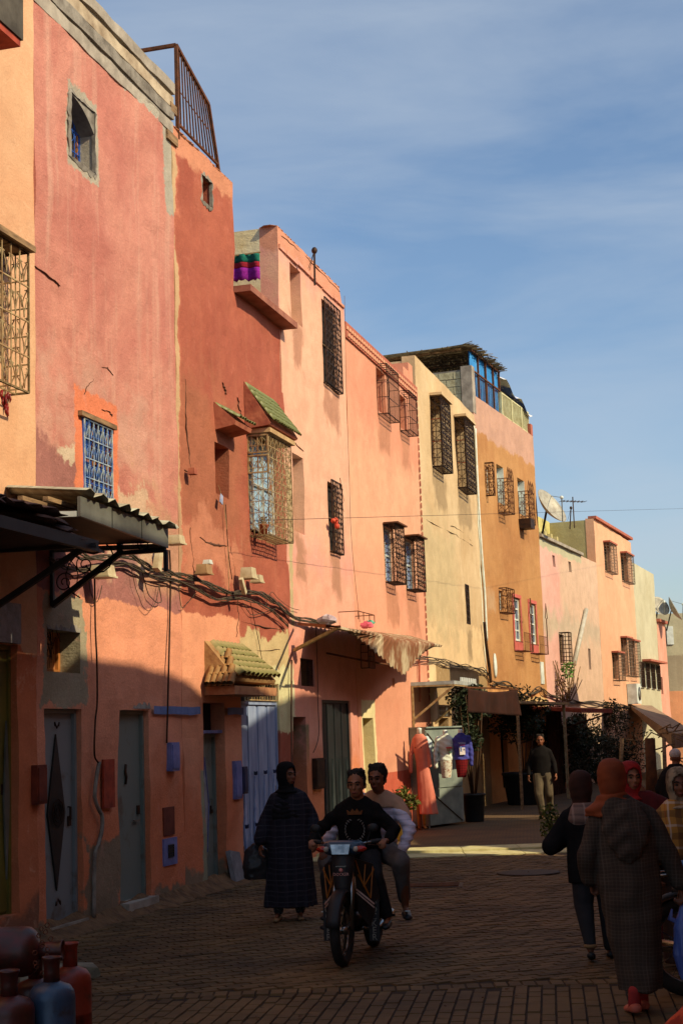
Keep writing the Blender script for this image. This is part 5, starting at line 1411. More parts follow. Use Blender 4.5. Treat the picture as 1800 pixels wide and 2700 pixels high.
# awning 5: pale sheet roof over a dim shop front beyond
def P2w(x, y, off=0.0): u, z = P2.uz(x, y, off); return u, z
ua5, za5 = P2w(1370, 1848, 1.6); ub5, zb5 = P2w(1500, 1850, 1.6)
S5 = on_wall(P2, 'shop_awning', ua5, 'thin flat shop awning over dark bushes in front of the ochre house', 'awning'); L5 = min(ub5-ua5, 9)
MB().box(0, L5, -1.6, 0, za5-.06, za5).build('roof_sheet', M_tan, S5)
g = MB().bar((.1, -1.5, za5-.06), (.1, -1.5, .0), .06); g.build('post', M_oldwood, S5)
g = MB().bar((L5-.3, -1.5, za5-.06), (L5-.3, -1.5, .0), .07); g.build('post', M_tan, S5)
for k in range(4): MB().bar((L5-.3, -1.5, za5-.5-.4*k), (L5+.3, -1.45, za5-.45-.4*k), .04).build('rung', M_irond, S5)
# awning 6: red-brown awning
ua6, za6 = P2w(1530, 1866, 1.8)
S6 = on_wall(P2, 'red_awning', ua6, 'small red brown awning on the pale pink house', 'awning'); L6 = 3.6
uE6 = P2.u(1612, 1866, 1.8)-ua6
MB().add([(0, 0, za6+.12), (uE6, 0, za6+.12), (uE6, -1.8, za6-.02), (0, -1.8, za6-.02), (0, 0, za6+.06), (uE6, 0, za6+.06), (uE6, -1.8, za6-.14), (0, -1.8, za6-.14)], ((0,1,2,3), (7,6,5,4), (0,3,7,4), (1,5,6,2), (3,2,6,7), (0,4,5,1))).build('canvas', mat('red_brown_canvas', RGB(150, 66, 44), RGB(110, 48, 34), .9), S6)
MB().bar((uE6, -1.8, za6-.12), (0.3, 0, za6-.9), .04).build('strut', M_irond, S6)
# awning 7: long grey canvas sloping out beyond the peach house
ua7, za7 = P2w(1665, 1858, .1); pe = at_depth(1772, 1935, P2.world(ua7).y - 8)
S7 = empty('grey_canvas_awning', P2.world(ua7), P2.rot(), 'long grey canvas awning sloping from the grey beige house', 'awning')
inv = (Matrix.Rotation(-P2.rot(), 3, 'Z')); le = inv @ (pe - P2.world(ua7))
M_greycanvas = mat('grey_canvas', RGB(150, 128, 108), RGB(120, 100, 86), .9, 0, 2, .3)
a7 = Vector((0, 0, za7)); b7 = Vector((5.0, 0, za7)); c7_ = Vector((le.x+5, le.y, le.z)); d7 = Vector((le.x, le.y, le.z))
nrm = Vector((0, 0, -.12))
MB().add([a7, b7, c7_, d7, a7+nrm, b7+nrm, c7_+nrm*4, d7+nrm*4], ((0,1,2,3), (7,6,5,4), (0,3,7,4), (1,5,6,2), (3,2,6,7), (0,4,5,1))).build('canvas', M_greycanvas, S7)
MB().bar(d7, Vector((d7.x, d7.y, -.0)), .09).build('post', M_oldwood, S7)
# rustic pergola at the far right
pp = at_depth(1745, 2100, 34.0); PG = empty('pergola', (pp.x, pp.y, 0), R(10), 'rustic pergola of crooked poles at the right edge', 'pergola')
zt = at_depth(1745, 1945, 34.0).z
posts = [(-.25, 0), (.15, .1), (1.6, 0), (3.0, .1), (.0, 2.4), (3.0, 2.4)]
for i, (x, y) in enumerate(posts): MB().tube([(x, y, 0), (x+random.uniform(-.08, .08), y, zt*.5), (x+random.uniform(-.05, .05), y, zt)], [.16, .13, .12] if i == 0 else [.06, .05, .045], 8).build('post', M_oldwood if i else mat('brown_trunk_post', RGB(92, 56, 32), RGB(60, 36, 22), .9, 0, 6, .6), PG)
mb = MB()
for k in range(40):
    a = Vector((random.uniform(-.2, 3.5), random.uniform(-.3, 2.4), zt+random.uniform(-.5, .25))); mb.tube([a, a+Vector((random.uniform(-.3, .3), random.uniform(-.3, .3), random.uniform(-.15, .2))), a+Vector((random.uniform(-.7, .7), random.uniform(-.5, .5), random.uniform(-.2, .25)))], .016, 4)
mb.build('branch_roof', M_oldwood, PG)

# ================================================================ cables, boxes, dishes
def cable(name, pts, r, label, mt=None, group=None, n=6, strands=1, wob=.03, seed=0):
    e = MB(); pts = [Vector(p) for p in pts]
    # smooth path
    path = []
    for i in range(len(pts)-1):
        p0 = pts[max(i-1, 0)]; p1 = pts[i]; p2 = pts[i+1]; p3 = pts[min(i+2, len(pts)-1)]
        for q in range(6):
            t = q/6; path.append(.5*((2*p1) + (p2-p0)*t + (2*p0-5*p1+4*p2-p3)*t*t + (3*p1-p0-3*p2+p3)*t**3))
    path.append(pts[-1])
    for s in range(strands):
        ph = random.random()*6
        q = [p + Vector((0, math.cos(ph+i*.55)*wob*(s > 0), math.sin(ph+i*.55)*wob*(s > 0) + mnoise.noise(Vector((i*.3, s*5+seed, 0)))*wob)) for i, p in enumerate(path)]
        e.tube(q, r*random.uniform(.6, 1.2), 5)
    o = e.build(name, mt or M_cable, None); return tag(o, label, 'cable', group)
def PW(P, x, y, off=.08): u, z = P.uz(x, y, off); return P.world(u, -off, z)
GC = 'cables slung along the houses'
cable('cable_bundle', [PW(P1, *q) for q in ((105, 1400), (170, 1432, .2), (215, 1465, .15), (290, 1470, .12), (350, 1468, .1), (400, 1500), (450, 1510), (520, 1530), (600, 1560), (680, 1565), (730, 1590), (780, 1630), (850, 1640, .15))], .011, 'thick twisted bundle of dusty cables across the pink and red houses', group=GC, strands=6, wob=.03)
cable('cable_bundle', [PW(P1, *q) for q in ((130, 1470), (180, 1500), (250, 1497), (340, 1490), (410, 1520), (500, 1545), (580, 1580), (650, 1580), (700, 1600), (760, 1650))], .009, 'second sagging cable bundle just below the thick one', group=GC, strands=3, wob=.03)
cable('cable_bundle', [PW(P1, *q) for q in ((1080, 1725, .2), (1140, 1740, .1), (1200, 1750), (1250, 1765), (1282, 1770), (1295, 1800))], .012, 'drooping cable bundle on the yellow house above the clothes stall', group=GC, strands=5, wob=.05)
cable('cable_bundle', [PW(P2, *q) for q in ((1298, 1802, .1), (1340, 1805), (1375, 1830), (1395, 1833), (1425, 1815), (1450, 1835), (1530, 1850), (1600, 1858), (1650, 1862), (1700, 1880))], .016, 'wavy far cable bundle along the ochre and pale pink houses', group=GC, strands=4, wob=.07)
for k, q in enumerate((((345, 1495), (362, 1560), (385, 1610), (410, 1590), (420, 1540)), ((372, 1500), (395, 1570), (425, 1590), (420, 1545)), ((232, 1500), (240, 1560), (255, 1590), (270, 1545)), ((470, 1545), (480, 1600), (495, 1590), (520, 1560), (540, 1565)), ((700, 1600), (715, 1560), (745, 1590), (790, 1610)), ((640, 1590), (670, 1620), (740, 1605), (790, 1640)))):
    cable('loose_wire', [PW(P1, x, y, .05) for x, y in q], .005, ['thin wire looping down below the white lamp box', 'short inner wire loop beside the longer one', 'thin wire loop left of the vertical conduit', 'curly wire tail at the joint of pink and red houses', 'arched wire over the yellow patched corner', 'sagging wire below the arched one at the yellow patch'][k], group='loose wires on the fronts')
for q, r, lb, mt_ in (
    (((250, 1505), (252, 1650), (256, 1740), (257, 1850), (252, 1900), (250, 1990), (262, 2010)), .016, 'dark vertical conduit on the pink house', M_irond),
    (((262, 2010), (250, 2100), (270, 2160), (262, 2220), (250, 2260), (248, 2420)), .03, 'crooked mortar covered pipe below the conduit', M_mortar),
    (((447, 1450), (450, 1520), (448, 1640), (446, 1730), (440, 1960)), .010, 'thin dark cable running down to the blue box', M_irond),
    (((769, 1740), (768, 1850), (768, 1900), (770, 2050)), .022, 'rusty vertical pipe beside the dark doorway', mat('rusty_pipe', C(150, 100, 66), C(110, 70, 46), .8)),
    (((832, 1650), (836, 1740), (838, 1850), (840, 1940), (826, 1985)), .008, 'black cable hanging beside the dark green door', M_black),
    (((660, 1590), (680, 1680), (700, 1790), (712, 1830)), .005, 'thin wire down the yellow patch to the fanlight', M_irond),
    (((908, 780), (912, 1000), (920, 1250), (925, 1400), (935, 1520), (948, 1640)), .006, 'long thin wire down the joint of salmon and orange houses', M_iron),
    (((595, 1330), (602, 1450), (612, 1530)), .006, 'short wire down from the blind recess', M_irond),
    (((575, 1280), (590, 1330), (600, 1420), (604, 1560)), .005, 'pale thin wire on the red house', M_tan),
    (((1103, 1700), (1107, 1850)), .02, 'red downpipe at the edge of the orange house', M_redtrim)):
    cable('wall_cable', [PW(P1, x, y, .05) for x, y in q], r, lb, mt_, 'cables and pipes running down the walls')
cable('white_pipe', [PW(P1, x, y, .05) for x, y in ((1252, 1130), (1259, 1290), (1268, 1440), (1277, 1560), (1283, 1690))], .035, 'white pipe down the joint of yellow and ochre houses', mat('chalky_pipe', C(236, 226, 200), C(214, 200, 168), .8), 'cables and pipes running down the walls')
cable('dark_pipe', [PW(P1, x, y, .09) for x, y in ((1276, 1640), (1281, 1700), (1289, 1760), (1293, 1800))], .05, 'dark thick pipe below the white pipe', M_irond, 'cables and pipes running down the walls')
# the long wire over the street
a = PW(P1, 680, 1372, .5); b = at_depth(1830, 1340, 62)
mb = MB(); mb.tube([a.lerp(b, t/16) - Vector((0, 0, .35*math.sin(math.pi*t/16)*0)) for t in range(17)], .0038, 4); tag(mb.build('overhead_wire', M_irond, None), 'single thin wire crossing high over the street', 'wire')
# lamp and meter boxes
def wbox(P, name, x, y, off, w_, d_, h_, mt_, lb, cat, tilt=0.0, lid=True, group=None):
    w_, d_, h_ = w_*.72, d_*.72, h_*.9
    u, z = P.uz(x, y, off); e = empty(name, P.world(u, -off, z), P.rot(), lb, cat, group); e.rotation_euler = (0, tilt, P.rot())
    MB().add([(-w_/2, -d_/2, -h_/2), (w_/2, -d_/2, -h_/2), (w_/2, d_/2, -h_/2), (-w_/2, d_/2, -h_/2), (-w_*.42, -d_*.42, h_/2), (w_*.42, -d_*.42, h_/2), (w_*.42, d_*.42, h_/2), (-w_*.42, d_*.42, h_/2)], ((3,2,1,0), (4,5,6,7), (0,1,5,4), (1,2,6,5), (2,3,7,6), (3,0,4,7))).build('casing', mt_, e)
    if lid: MB().box(-w_*.56, w_*.56, -d_*.56, d_*.56, -h_/2-.02, -h_/2-.001).build('rim', mt_, e)
    return e
GB = 'junction boxes along the cables'
wbox(P1, 'junction_box', 272, 1505, .2, .30, .3, .13, M_whiteplastic, 'yellowed junction box hanging on top of the dark conduit', 'junction box', 0, True, GB)
wbox(P1, 'junction_box', 418, 1472, .25, .16, .10, .34, M_whiteplastic, 'tall pale junction box leaning open on the cable bundle', 'junction box', .35, False, GB)
wbox(P1, 'junction_box', 463, 1422, .3, .26, .26, .10, M_whiteplastic, 'pale junction box just past the far end of the awning', 'junction box', 0, True, GB)
wbox(P1, 'junction_box', 538, 1500, .2, .3, .22, .12, mat('tan_plastic', C(190, 140, 85), C(160, 112, 66), .6), 'tan junction box with a shelf on the red house', 'junction box', 0, True, GB)
wbox(P1, 'junction_box', 548, 1482, .2, .16, .14, .06, M_white, 'small white box lying on the tan junction box', 'junction box', 0, False, GB)
wbox(P1, 'junction_box', 655, 1510, .2, .3, .25, .15, M_whiteplastic, 'yellowed junction box above the tangle left of the salmon house', 'junction box', 0, True, GB)
wbox(P1, 'junction_box', 640, 1545, .25, .10, .08, .26, M_whiteplastic, 'opened slanting junction box in the cable tangle', 'junction box', -.6, False, GB)
wbox(P1, 'junction_box', 678, 1525, .15, .24, .2, .1, M_whiteplastic, 'low yellowed junction box nearest the salmon house', 'junction box', 0, True, GB)
wbox(P1, 'wall_bracket', 508, 1243, .1, .16, .14, .09, M_redpl, 'small reddish bracket stub on the edge of the red house', 'bracket', 0, False)
wbox(P1, 'paper_scrap', 584, 1316, .08, .14, .02, .14, mat('blue_white_paper', RGB(170, 180, 205), RGB(120, 135, 175), .8), 'pale blue paper scrap stuck below the blind recess', 'paper', .3, False)
# flat boxes and plates on the lower walls
def plate(P, name, x0, x1, yt, yb, d_, mt_, lb, cat, y0=0.0, extra=None, group=None):
    a, b, z0, z1 = P.op(x0, x1, yt, yb); e = empty(name, P.world(a, 0, z0), P.rot(), lb, cat, group)
    MB().box(0, b-a, -d_, -.005+y0, 0, z1-z0).build('plate' if d_ < .05 else 'casing', mt_, e)
    if d_ >= .05:
        MB().box(.02, b-a-.02, -d_-.012, -d_-.001, .03, z1-z0-.03).build('lid', mt_, e)
        MB().box(b-a+.001, b-a+.02, -d_*.8, -d_*.4, .08, .14).box(b-a+.001, b-a+.02, -d_*.8, -d_*.4, z1-z0-.14, z1-z0-.08).build('hinge', M_irond, e)
    return e, b-a, z1-z0
GM = 'meter boxes on the shaded walls'
plate(P1, 'meter_box', 82, 108, 2018, 2122, .07, mat('rusty_red_box', RGB(120, 52, 34), RGB(80, 34, 24), .7), 'rusty red meter box on the pillar beside the olive shutter', 'meter box', group=GM)
plate(P1, 'wall_hatch', 268, 297, 2003, 2132, .03, mat('red_painted_hatch', RGB(170, 72, 46), RGB(120, 48, 32), .8, 0, 8), 'flat red painted hatch between the two grey doors', 'hatch')
plate(P1, 'meter_box', 437, 458, 1958, 2034, .08, M_bluebox, 'violet blue meter box at the end of the thin cable', 'meter box', group=GM)
plate(P1, 'wall_hatch', 428, 456, 2130, 2205, .025, mat('brown_wood_plate', RGB(110, 54, 40), RGB(84, 40, 30), .8), 'small brown square hatch with dark knob', 'hatch')
e, a, b = plate(P1, 'vent_plate', 427, 462, 2213, 2285, .03, M_bluebox, 'light blue vent plate low on the orange wall', 'vent')
g = MB(); grille(g, (a*.3, -.036, b*.3), (a*.4, 0, 0), (0, 0, b*.45), 'grid', .03, .004); g.build('grille', M_black, e)
plate(P1, 'meter_box', 612, 629, 2007, 2108, .05, M_bluebox, 'flat blue panel left of the light blue door', 'meter box', group=GM)
plate(P1, 'meter_box', 630, 641, 2022, 2094, .07, mat('dark_blue_box', RGB(50, 54, 90), RGB(36, 40, 66), .6), 'dark blue meter box right against the light blue door', 'meter box', group=GM)
plate(P1, 'meter_box', 823, 845, 2000, 2082, .07, M_irond, 'dark meter box between the two dark doors', 'meter box', group=GM)
p = PW(P1, 630, 2300, .12); e = empty('leaning_slab', p, P1.rot(), 'pale stone slab leaning on the wall below the blue boxes', 'slab'); e.location.z = 0
MB().box(-.2, .2, -.03, .03, 0, .42).build('slab', mat('pale_grey_stone', RGB(130, 132, 138), RGB(100, 100, 106), .9), e, rot=(R(-14), R(8), 0))
# the clothes line on the roof with a striped blanket
u_ = P1.u(620, 700, -.2); zc = P1.z(640, 690, .0)
CLN = on_wall(P1, 'blanket', P1.u(745, 700)-.8, 'striped green red and purple blanket drying on the roof', 'blanket', z=0)
lp = at_depth(640, 690, P1.world(P1.u(745, 700)).y - .6); CLN.location = (lp.x, lp.y, 0); CLN.rotation_euler.z = P1.rot() + R(90)
zz = at_depth(640, 690, lp.y).z
for nm, c, z0, z1 in (('stripe', RGB(20, 110, 96), .0, -.13), ('stripe', RGB(150, 30, 50), -.13, -.22), ('stripe', RGB(140, 30, 150), -.22, -.42)):
    mb = MB(); vs = []; n = 14
    for i in range(n+1):
        for jv in range(4): z = z0+(z1-z0)*jv/3; vs.append((-.28+.56*i/n, .03*math.sin(i*1.1)+.01*z, zz+.1+z + .02*math.sin(i*2.3)*(z < -.35) + .04*i/n))
    o = mb.add(vs, [(i*4+q, (i+1)*4+q, (i+1)*4+q+1, i*4+q+1) for i in range(n) for q in range(3)], True).build(nm, mat('blanket_%s' % {0:'green',-.13:'red',-.22:'purple'}[z0], c, tuple(v*.6 for v in c), .95, 0, 30, .3), CLN)
    md = o.modifiers.new('t', 'SOLIDIFY'); md.thickness = .012
MB().bar((-.3, 0, zz+.12), (1.5, 0, zz+.1), .02).build('line_pole', M_tan, CLN)
# roof antennas and dishes
def dish(px, py, Y, dia, az, lb, el=.5):
    p = at_depth(px, py, Y); e = empty('satellite_dish', p, az, lb, 'satellite dish', 'satellite dishes on the roofs')
    Mt = Matrix.Rotation(R(90)-el, 4, 'X'); r = dia/2
    prof = [(0.001, 0)] + [(r*k/8, .18*dia*(k/8)**2) for k in range(1, 9)]
    mb = MB(); mb.lathe(prof + [(r*k/8, .18*dia*(k/8)**2+.012) for k in range(8, 0, -1)] + [(.001, .012)], 24, Mt); mb.build('reflector', M_dish, e)
    foc = Mt @ Vector((0, 0, dia*.5)); g = MB(); low = Mt @ Vector((0, -r, .18*dia))
    g.bar(low, foc, .025); g.bar(Mt @ Vector((r*.7, r*.7, .18*dia)), foc, .014); g.build('arm', M_greymetal, e)
    MB().ell(foc, (.06, .06, .06), None, 8, 6).build('receiver', M_white, e)
    MB().bar((0, 0, 0), (0, .25, -dia*.75), .05).build('mast', M_irond, e)
dish(1440, 1345, 46.0, 1.25, R(55), 'large grey satellite dish behind the ochre house corner', .55)
dish(1733, 1603, 66.0, .95, R(30), 'smaller cream satellite dish on the end house roof', .5)
dish(1768, 1610, 66.0, 1.15, R(75), 'grey satellite dish at the right on the end house roof', .45)
def antenna(px, py0, py1, Y, lb, kind=0):
    a = at_depth(px, py1, Y); b = at_depth(px, py0, Y); hgt = b.z-a.z; e = empty('antenna', a, R(random.uniform(0, 90)), lb, 'antenna', 'roof antennas')
    MB().bar((0, 0, -.3), (0 if kind else .35*hgt, 0, hgt), .03).build('mast', M_irond, e)
    g = MB()
    if kind:
        g.bar((-.5, 0, hgt*.8), (.5, 0, hgt*.8), .02)
        for k in range(7): x = -.45+.15*k; g.bar((x, -.2, hgt*.8), (x, .2, hgt*.8), .014)
    else: g.ell((.35*hgt, 0, hgt), (.05, .05, .06), None, 8, 6); g.bar((.35*hgt, 0, hgt), (.5*hgt, .1, 0), .008); g.bar((.35*hgt, 0, hgt), (.1*hgt, .1, 0), .008)
    g.build('aerial', M_irond, e)
antenna(828, 655, 705, 24.0, 'small aerial with guy wires on the salmon house parapet', 0)
antenna(1500, 1338, 1372, 52.0, 'slanting pale mast on the far yellow roof', 0)
antenna(1512, 1310, 1370, 53.0, 'thin comb antenna on the far yellow roof', 1)

# scraps of litter lying on the paving
LM = [mat('dry_leaf_scrap', RGB(90, 60, 34), RGB(60, 42, 26), .9), mat('paper_scrap', RGB(170, 160, 140), RGB(140, 130, 110), .9), mat('dark_scrap', RGB(40, 28, 22), RGB(26, 20, 16), .9)]
lt = MB()
for k in range(70):
    px_, py_ = random.uniform(250, 1750), 2260 + 440*random.random(); p_ = ground(px_, py_)
    if p_.x < wallx(p_.y)+.2: continue
    a_ = random.random()*6.28; r_ = random.uniform(.008, .028); q_ = []
    for t in range(5): q_.append((p_.x+r_*math.cos(a_+t*1.257)*random.uniform(.5, 1.2), p_.y+r_*math.sin(a_+t*1.257)*random.uniform(.5, 1.2), .008+random.uniform(0, .012)))
    lt.add(q_, ((0,1,2,3,4),))
tag(lt.build('litter', LM[0], None), 'small dry scraps scattered over the paving', 'litter', kind='stuff')

# small things on the upper walls
wp = PW(P1, 881, 1378, .12); e = empty('orange_cloth', wp, P1.rot(), 'bright orange cloth knotted on the slim grille of the salmon house', 'cloth')
g = MB(); cap_ = [(-.06, 0, .03), (.0, -.03, .05), (.06, -.02, .0), (.03, -.04, -.06)]
for c in cap_: g.ell(c, (.055, .04, .04), None, 8, 5)
g.v = [(a+random.uniform(-.012, .012), b+random.uniform(-.012, .012), c+random.uniform(-.012, .012)) for a, b, c in g.v]
g.build('knot', mat('orange_red_cloth', C(235, 80, 40), C(200, 56, 30), .8), e)
wp = PW(P1, 15, 1045, .3); e = empty('hanging_peppers', wp, P1.rot(), 'small bunch of dried red peppers hanging below the bay grille', 'peppers')
g = MB()
for k in range(16): a = Vector((random.uniform(-.03, .03), random.uniform(-.03, .03), .06-.02*k*.6)); g.tube([a, a+Vector((random.uniform(-.02, .02), 0, -.05)), a+Vector((random.uniform(-.03, .03), 0, -.085))], [.012, .012, .003], 6)
g.build('peppers', mat('dried_red_pepper', RGB(130, 24, 16), RGB(90, 16, 12), .4), e)
wp = PW(P1, 950, 1700, .0); e = empty('wall_rack', wp, P1.rot(), 'dark iron rack on the orange wall under the rusty awning', 'rack')
g = MB(); grille(g, (0, -.14, -.42), (.42, 0, 0), (0, 0, .42), 'grid', .11, .007); g.build('front_grid', M_irond, e); g = MB(); grille(g, (0, 0, -.42), (0, -.14, 0), (0, 0, .42), 'grid', .12, .007); g.build('side_grid', M_irond, e)
wp = PW(P1, 892, 1614, .0); e = empty('drying_bracket', wp, P1.rot(), 'thin iron drying bracket above the rusty awning', 'bracket')
g = MB(); g.bar((0, -.35, 0), (1.1, -.35, 0), .014)
for x in (0, .35, .75, 1.1): g.bar((x, -.35, 0), (x, -.35, -.14), .012)
g.bar((0, 0, 0), (0, -.35, 0), .014).bar((1.1, 0, 0), (1.1, -.35, 0), .014); g.build('bars', M_iron, e)
# ================================================================ people
TMP = bpy.data.scenes.new('workbench')
def evaluate(t):
    TMP.collection.objects.link(t); vl = TMP.view_layers[0]; vl.update(); dg = vl.depsgraph; dg.update()
    me = bpy.data.meshes.new_from_object(t.evaluated_get(dg)); bpy.data.objects.remove(t); return me
def fuse(mb, name, mt, parent, vox=.010, sm=3, label=None, disp=None):
    """closed overlapping pieces grown together into one continuous surface"""
    me = bpy.data.meshes.new('tmp'); me.from_pydata([tuple(v) for v in mb.v], [], mb.f); me.update()
    t = bpy.data.objects.new('tmp', me)
    r = t.modifiers.new('r', 'REMESH'); r.mode = 'VOXEL'; r.voxel_size = vox; r.use_smooth_shade = True
    s = t.modifiers.new('s', 'SMOOTH'); s.factor = .5; s.iterations = sm
    n = evaluate(t); n.name = name; bpy.data.meshes.remove(me)
    n.materials.clear(); n.materials.append(mt)
    n.polygons.foreach_set('use_smooth', [True]*len(n.polygons))
    if disp:
        k = len(n.vertices); co = [0.0]*(3*k); no = [0.0]*(3*k); n.vertices.foreach_get('co', co); n.vertices.foreach_get('normal', no)
        for i in range(0, 3*k, 3):
            d = disp(Vector(co[i:i+3])); co[i] += no[i]*d; co[i+1] += no[i+1]*d; co[i+2] += no[i+2]*d
        n.vertices.foreach_set('co', co); n.update()
    o = bpy.data.objects.new(name, n); COL.objects.link(o); o.parent = parent
    return tag(o, label=label)
def cap(mb, a, b, ra, rb, n=10, flat=1.0, fdir=None):
    a, b = Vector(a), Vector(b); d = (b-a); L_ = d.length; d.normalize()
    x = (Vector(fdir) if fdir else (Vector((0,0,1)) if abs(d.z) < .8 else Vector((0,1,0)))); x = (x - d*x.dot(d)).normalized(); y = d.cross(x)
    rings = [(-ra*.95, ra*.3), (-ra*.7, ra*.72), (-ra*.3, ra*.95), (0, ra)] + [(L_*k/4, ra+(rb-ra)*k/4) for k in (1, 2, 3)] + [(L_, rb), (L_+rb*.3, rb*.95), (L_+rb*.7, rb*.72), (L_+rb*.95, rb*.3)]
    vs = []; fs = []
    for h_, r in rings:
        for k in range(n): t = 6.28319*k/n; vs.append(a + d*h_ + (x*math.cos(t)*flat + y*math.sin(t))*r)
    m_ = len(rings)
    for i in range(m_-1):
        for k in range(n): fs.append((i*n+k, i*n+(k+1) % n, (i+1)*n+(k+1) % n, (i+1)*n+k))
    fs += [tuple(reversed(range(n))), tuple((m_-1)*n+k for k in range(n))]
    return mb.add(vs, fs, True)
def limb(mb, pts, rs, **k):
    if len(pts) == 3 and pts[0][2] > 1.05:      # a sleeve: a sloping shoulder, no puff
        x, y, z = pts[0]; q = 1 if x > 0 else -1
        cap(mb, (x*.30, y+.005, z+.035), (x*.86, y, z-.035), rs[0]*.62, rs[0]*.80)
        pts = [(x*.90, y, z-.055), pts[1], pts[2]]; rs = [rs[0]*.86, rs[1]*.84, rs[2]*.95]
    for i in range(len(pts)-1): cap(mb, pts[i], pts[i+1], rs[i], rs[i+1], **k)
def loft(mb, secs, n=28, folds=0, amp=0.0, ph=0.0, grow=True):
    """secs: (cx, cy, z, rx, ry) from bottom to top"""
    vs = []; fs = []; z0 = secs[0][2]; z1 = secs[-1][2]
    for cx, cy, z, rx, ry in secs:
        w_ = (1-(z-z0)/(z1-z0))**1.2 if grow else 1
        for k in range(n):
            a = 6.28319*k/n; f = 1 + amp*w_*(math.sin(folds*a+ph) + .5*math.sin((folds*2+1)*a+ph*2+z*3)); vs.append((cx+rx*f*math.cos(a), cy+ry*f*math.sin(a), z))
    m_ = len(secs)
    for i in range(m_-1):
        for k in range(n): fs.append((i*n+k, i*n+(k+1) % n, (i+1)*n+(k+1) % n, (i+1)*n+k))
    fs += [tuple(reversed(range(n))), tuple((m_-1)*n+k for k in range(n))]
    return mb.add(vs, fs, True)
def head(mb, c, yaw=0.0, tilt=0.0, s=1.0, ears=True):
    M = Matrix.Translation(c) @ Matrix.Rotation(yaw, 4, 'Z') @ Matrix.Rotation(tilt, 4, 'X') @ Matrix.Scale(s, 4)
    R3 = M.to_3x3()
    def E(p, r): mb.ell(M @ Vector(p), r, R3, 14, 10)
    E((0, .012, .03), (.076, .094, .09)); E((0, -.018, -.03), (.060, .072, .085)); E((0, -.045, -.078), (.036, .036, .03))
    E((0, -.082, .022), (.05, .018, .012)); E((.034, -.066, -.022), (.022, .02, .02)); E((-.034, -.066, -.022), (.022, .02, .02))
    cap(mb, M @ Vector((0, -.086, .012)), M @ Vector((0, -.104, -.028)), .009*s, .014*s, 8)
    E((0, -.086, -.057), (.024, .012, .006)); E((0, -.085, -.067), (.020, .012, .006))
    if ears:
        for q in (-1, 1): E((q*.078, .01, -.01), (.010, .02, .034))
    cap(mb, M @ Vector((0, .02, -.06)), M @ Vector((0, .045, -.15)), .052*s, .058*s)
    return M
M_eye = mat('dark_eyes', (.012, .008, .006), (.02, .015, .01), .25, 0, 4, 0, .5)
M_brow = mat('dark_brows', (.010, .008, .006), (.015, .01, .008), .9, 0, 40, 0)
M_lip = mat('lips', RGB(130, 66, 54), RGB(110, 54, 46), .6, 0, 10, 0)
def face(parent, M, s=1.0):
    g = MB()
    for q in (-1, 1): g.ell(M @ Vector((q*.031, -.082, .004)), (.014, .008, .0065), M.to_3x3(), 10, 6)
    g.build('eyes', M_eye, parent)
    g = MB()
    for q in (-1, 1): g.tube([M @ Vector((q*.012, -.096, .024)), M @ Vector((q*.032, -.096, .031)), M @ Vector((q*.052, -.082, .024))], .0055*s, 5)
    g.build('eyebrows', M_brow, parent)
    MB().ell(M @ Vector((0, -.096, -.062)), (.022, .007, .008), M.to_3x3(), 10, 6).build('lips', M_lip, parent)
def hand(mb, w, d, palm, s=1.0, curl=.35, side=1):
    """w wrist, d direction of the fingers, palm = direction the palm faces"""
    w, d, p = Vector(w), Vector(d).normalized(), Vector(palm).normalized(); p = (p - d*p.dot(d)).normalized(); x = d.cross(p)*side
    cap(mb, w, w+d*.07*s, .024*s, .034*s, 8, .55, p)
    for k, (o, l) in enumerate(((-.030, .068), (-.010, .078), (.010, .074), (.029, .058))):
        a = w + d*.085*s + x*o*s; l *= s
        b = a + (d*math.cos(curl) + p*math.sin(curl))*l*.5; c = b + (d*math.cos(curl*2.6) + p*math.sin(curl*2.6))*l*.45; e = c + (d*math.cos(curl*4) + p*math.sin(curl*4))*l*.3
        cap(mb, a, b, .0105*s, .010*s, 7); cap(mb, b, c, .010*s, .009*s, 7); cap(mb, c, e, .009*s, .0075*s, 7)
    a = w + d*.03*s - x*.028*s; b = a + (d*.6 - x*.7 + p*.25).normalized()*.04*s; c = b + (d*.9 + p*.5 - x*.05).normalized()*.034*s
    cap(mb, a, b, .014*s, .012*s, 7); cap(mb, b, c, .012*s, .009*s, 7)
def shoe(mb, heel, toe, w_=.045, hgt=.06):
    h_, t = Vector(heel), Vector(toe)
    cap(mb, h_+Vector((0, 0, hgt*.55)), t+Vector((0, 0, hgt*.35)), w_*.85, w_*.75, 10, .7, (0, 0, 1)); cap(mb, h_+Vector((0, 0, .02)), t+Vector((0, 0, .02)), w_*.8, w_*.85, 10, .35, (0, 0, 1))
def skin(name, c): return mat(name, RGB(*c), tuple(v*.8 for v in RGB(*c)), .55, 0, 8, .08, .35)
SK1 = skin('tan_skin', (150, 98, 70)); SK2 = skin('brown_skin', (128, 80, 56)); SK3 = skin('deep_brown_skin', (112, 70, 50))
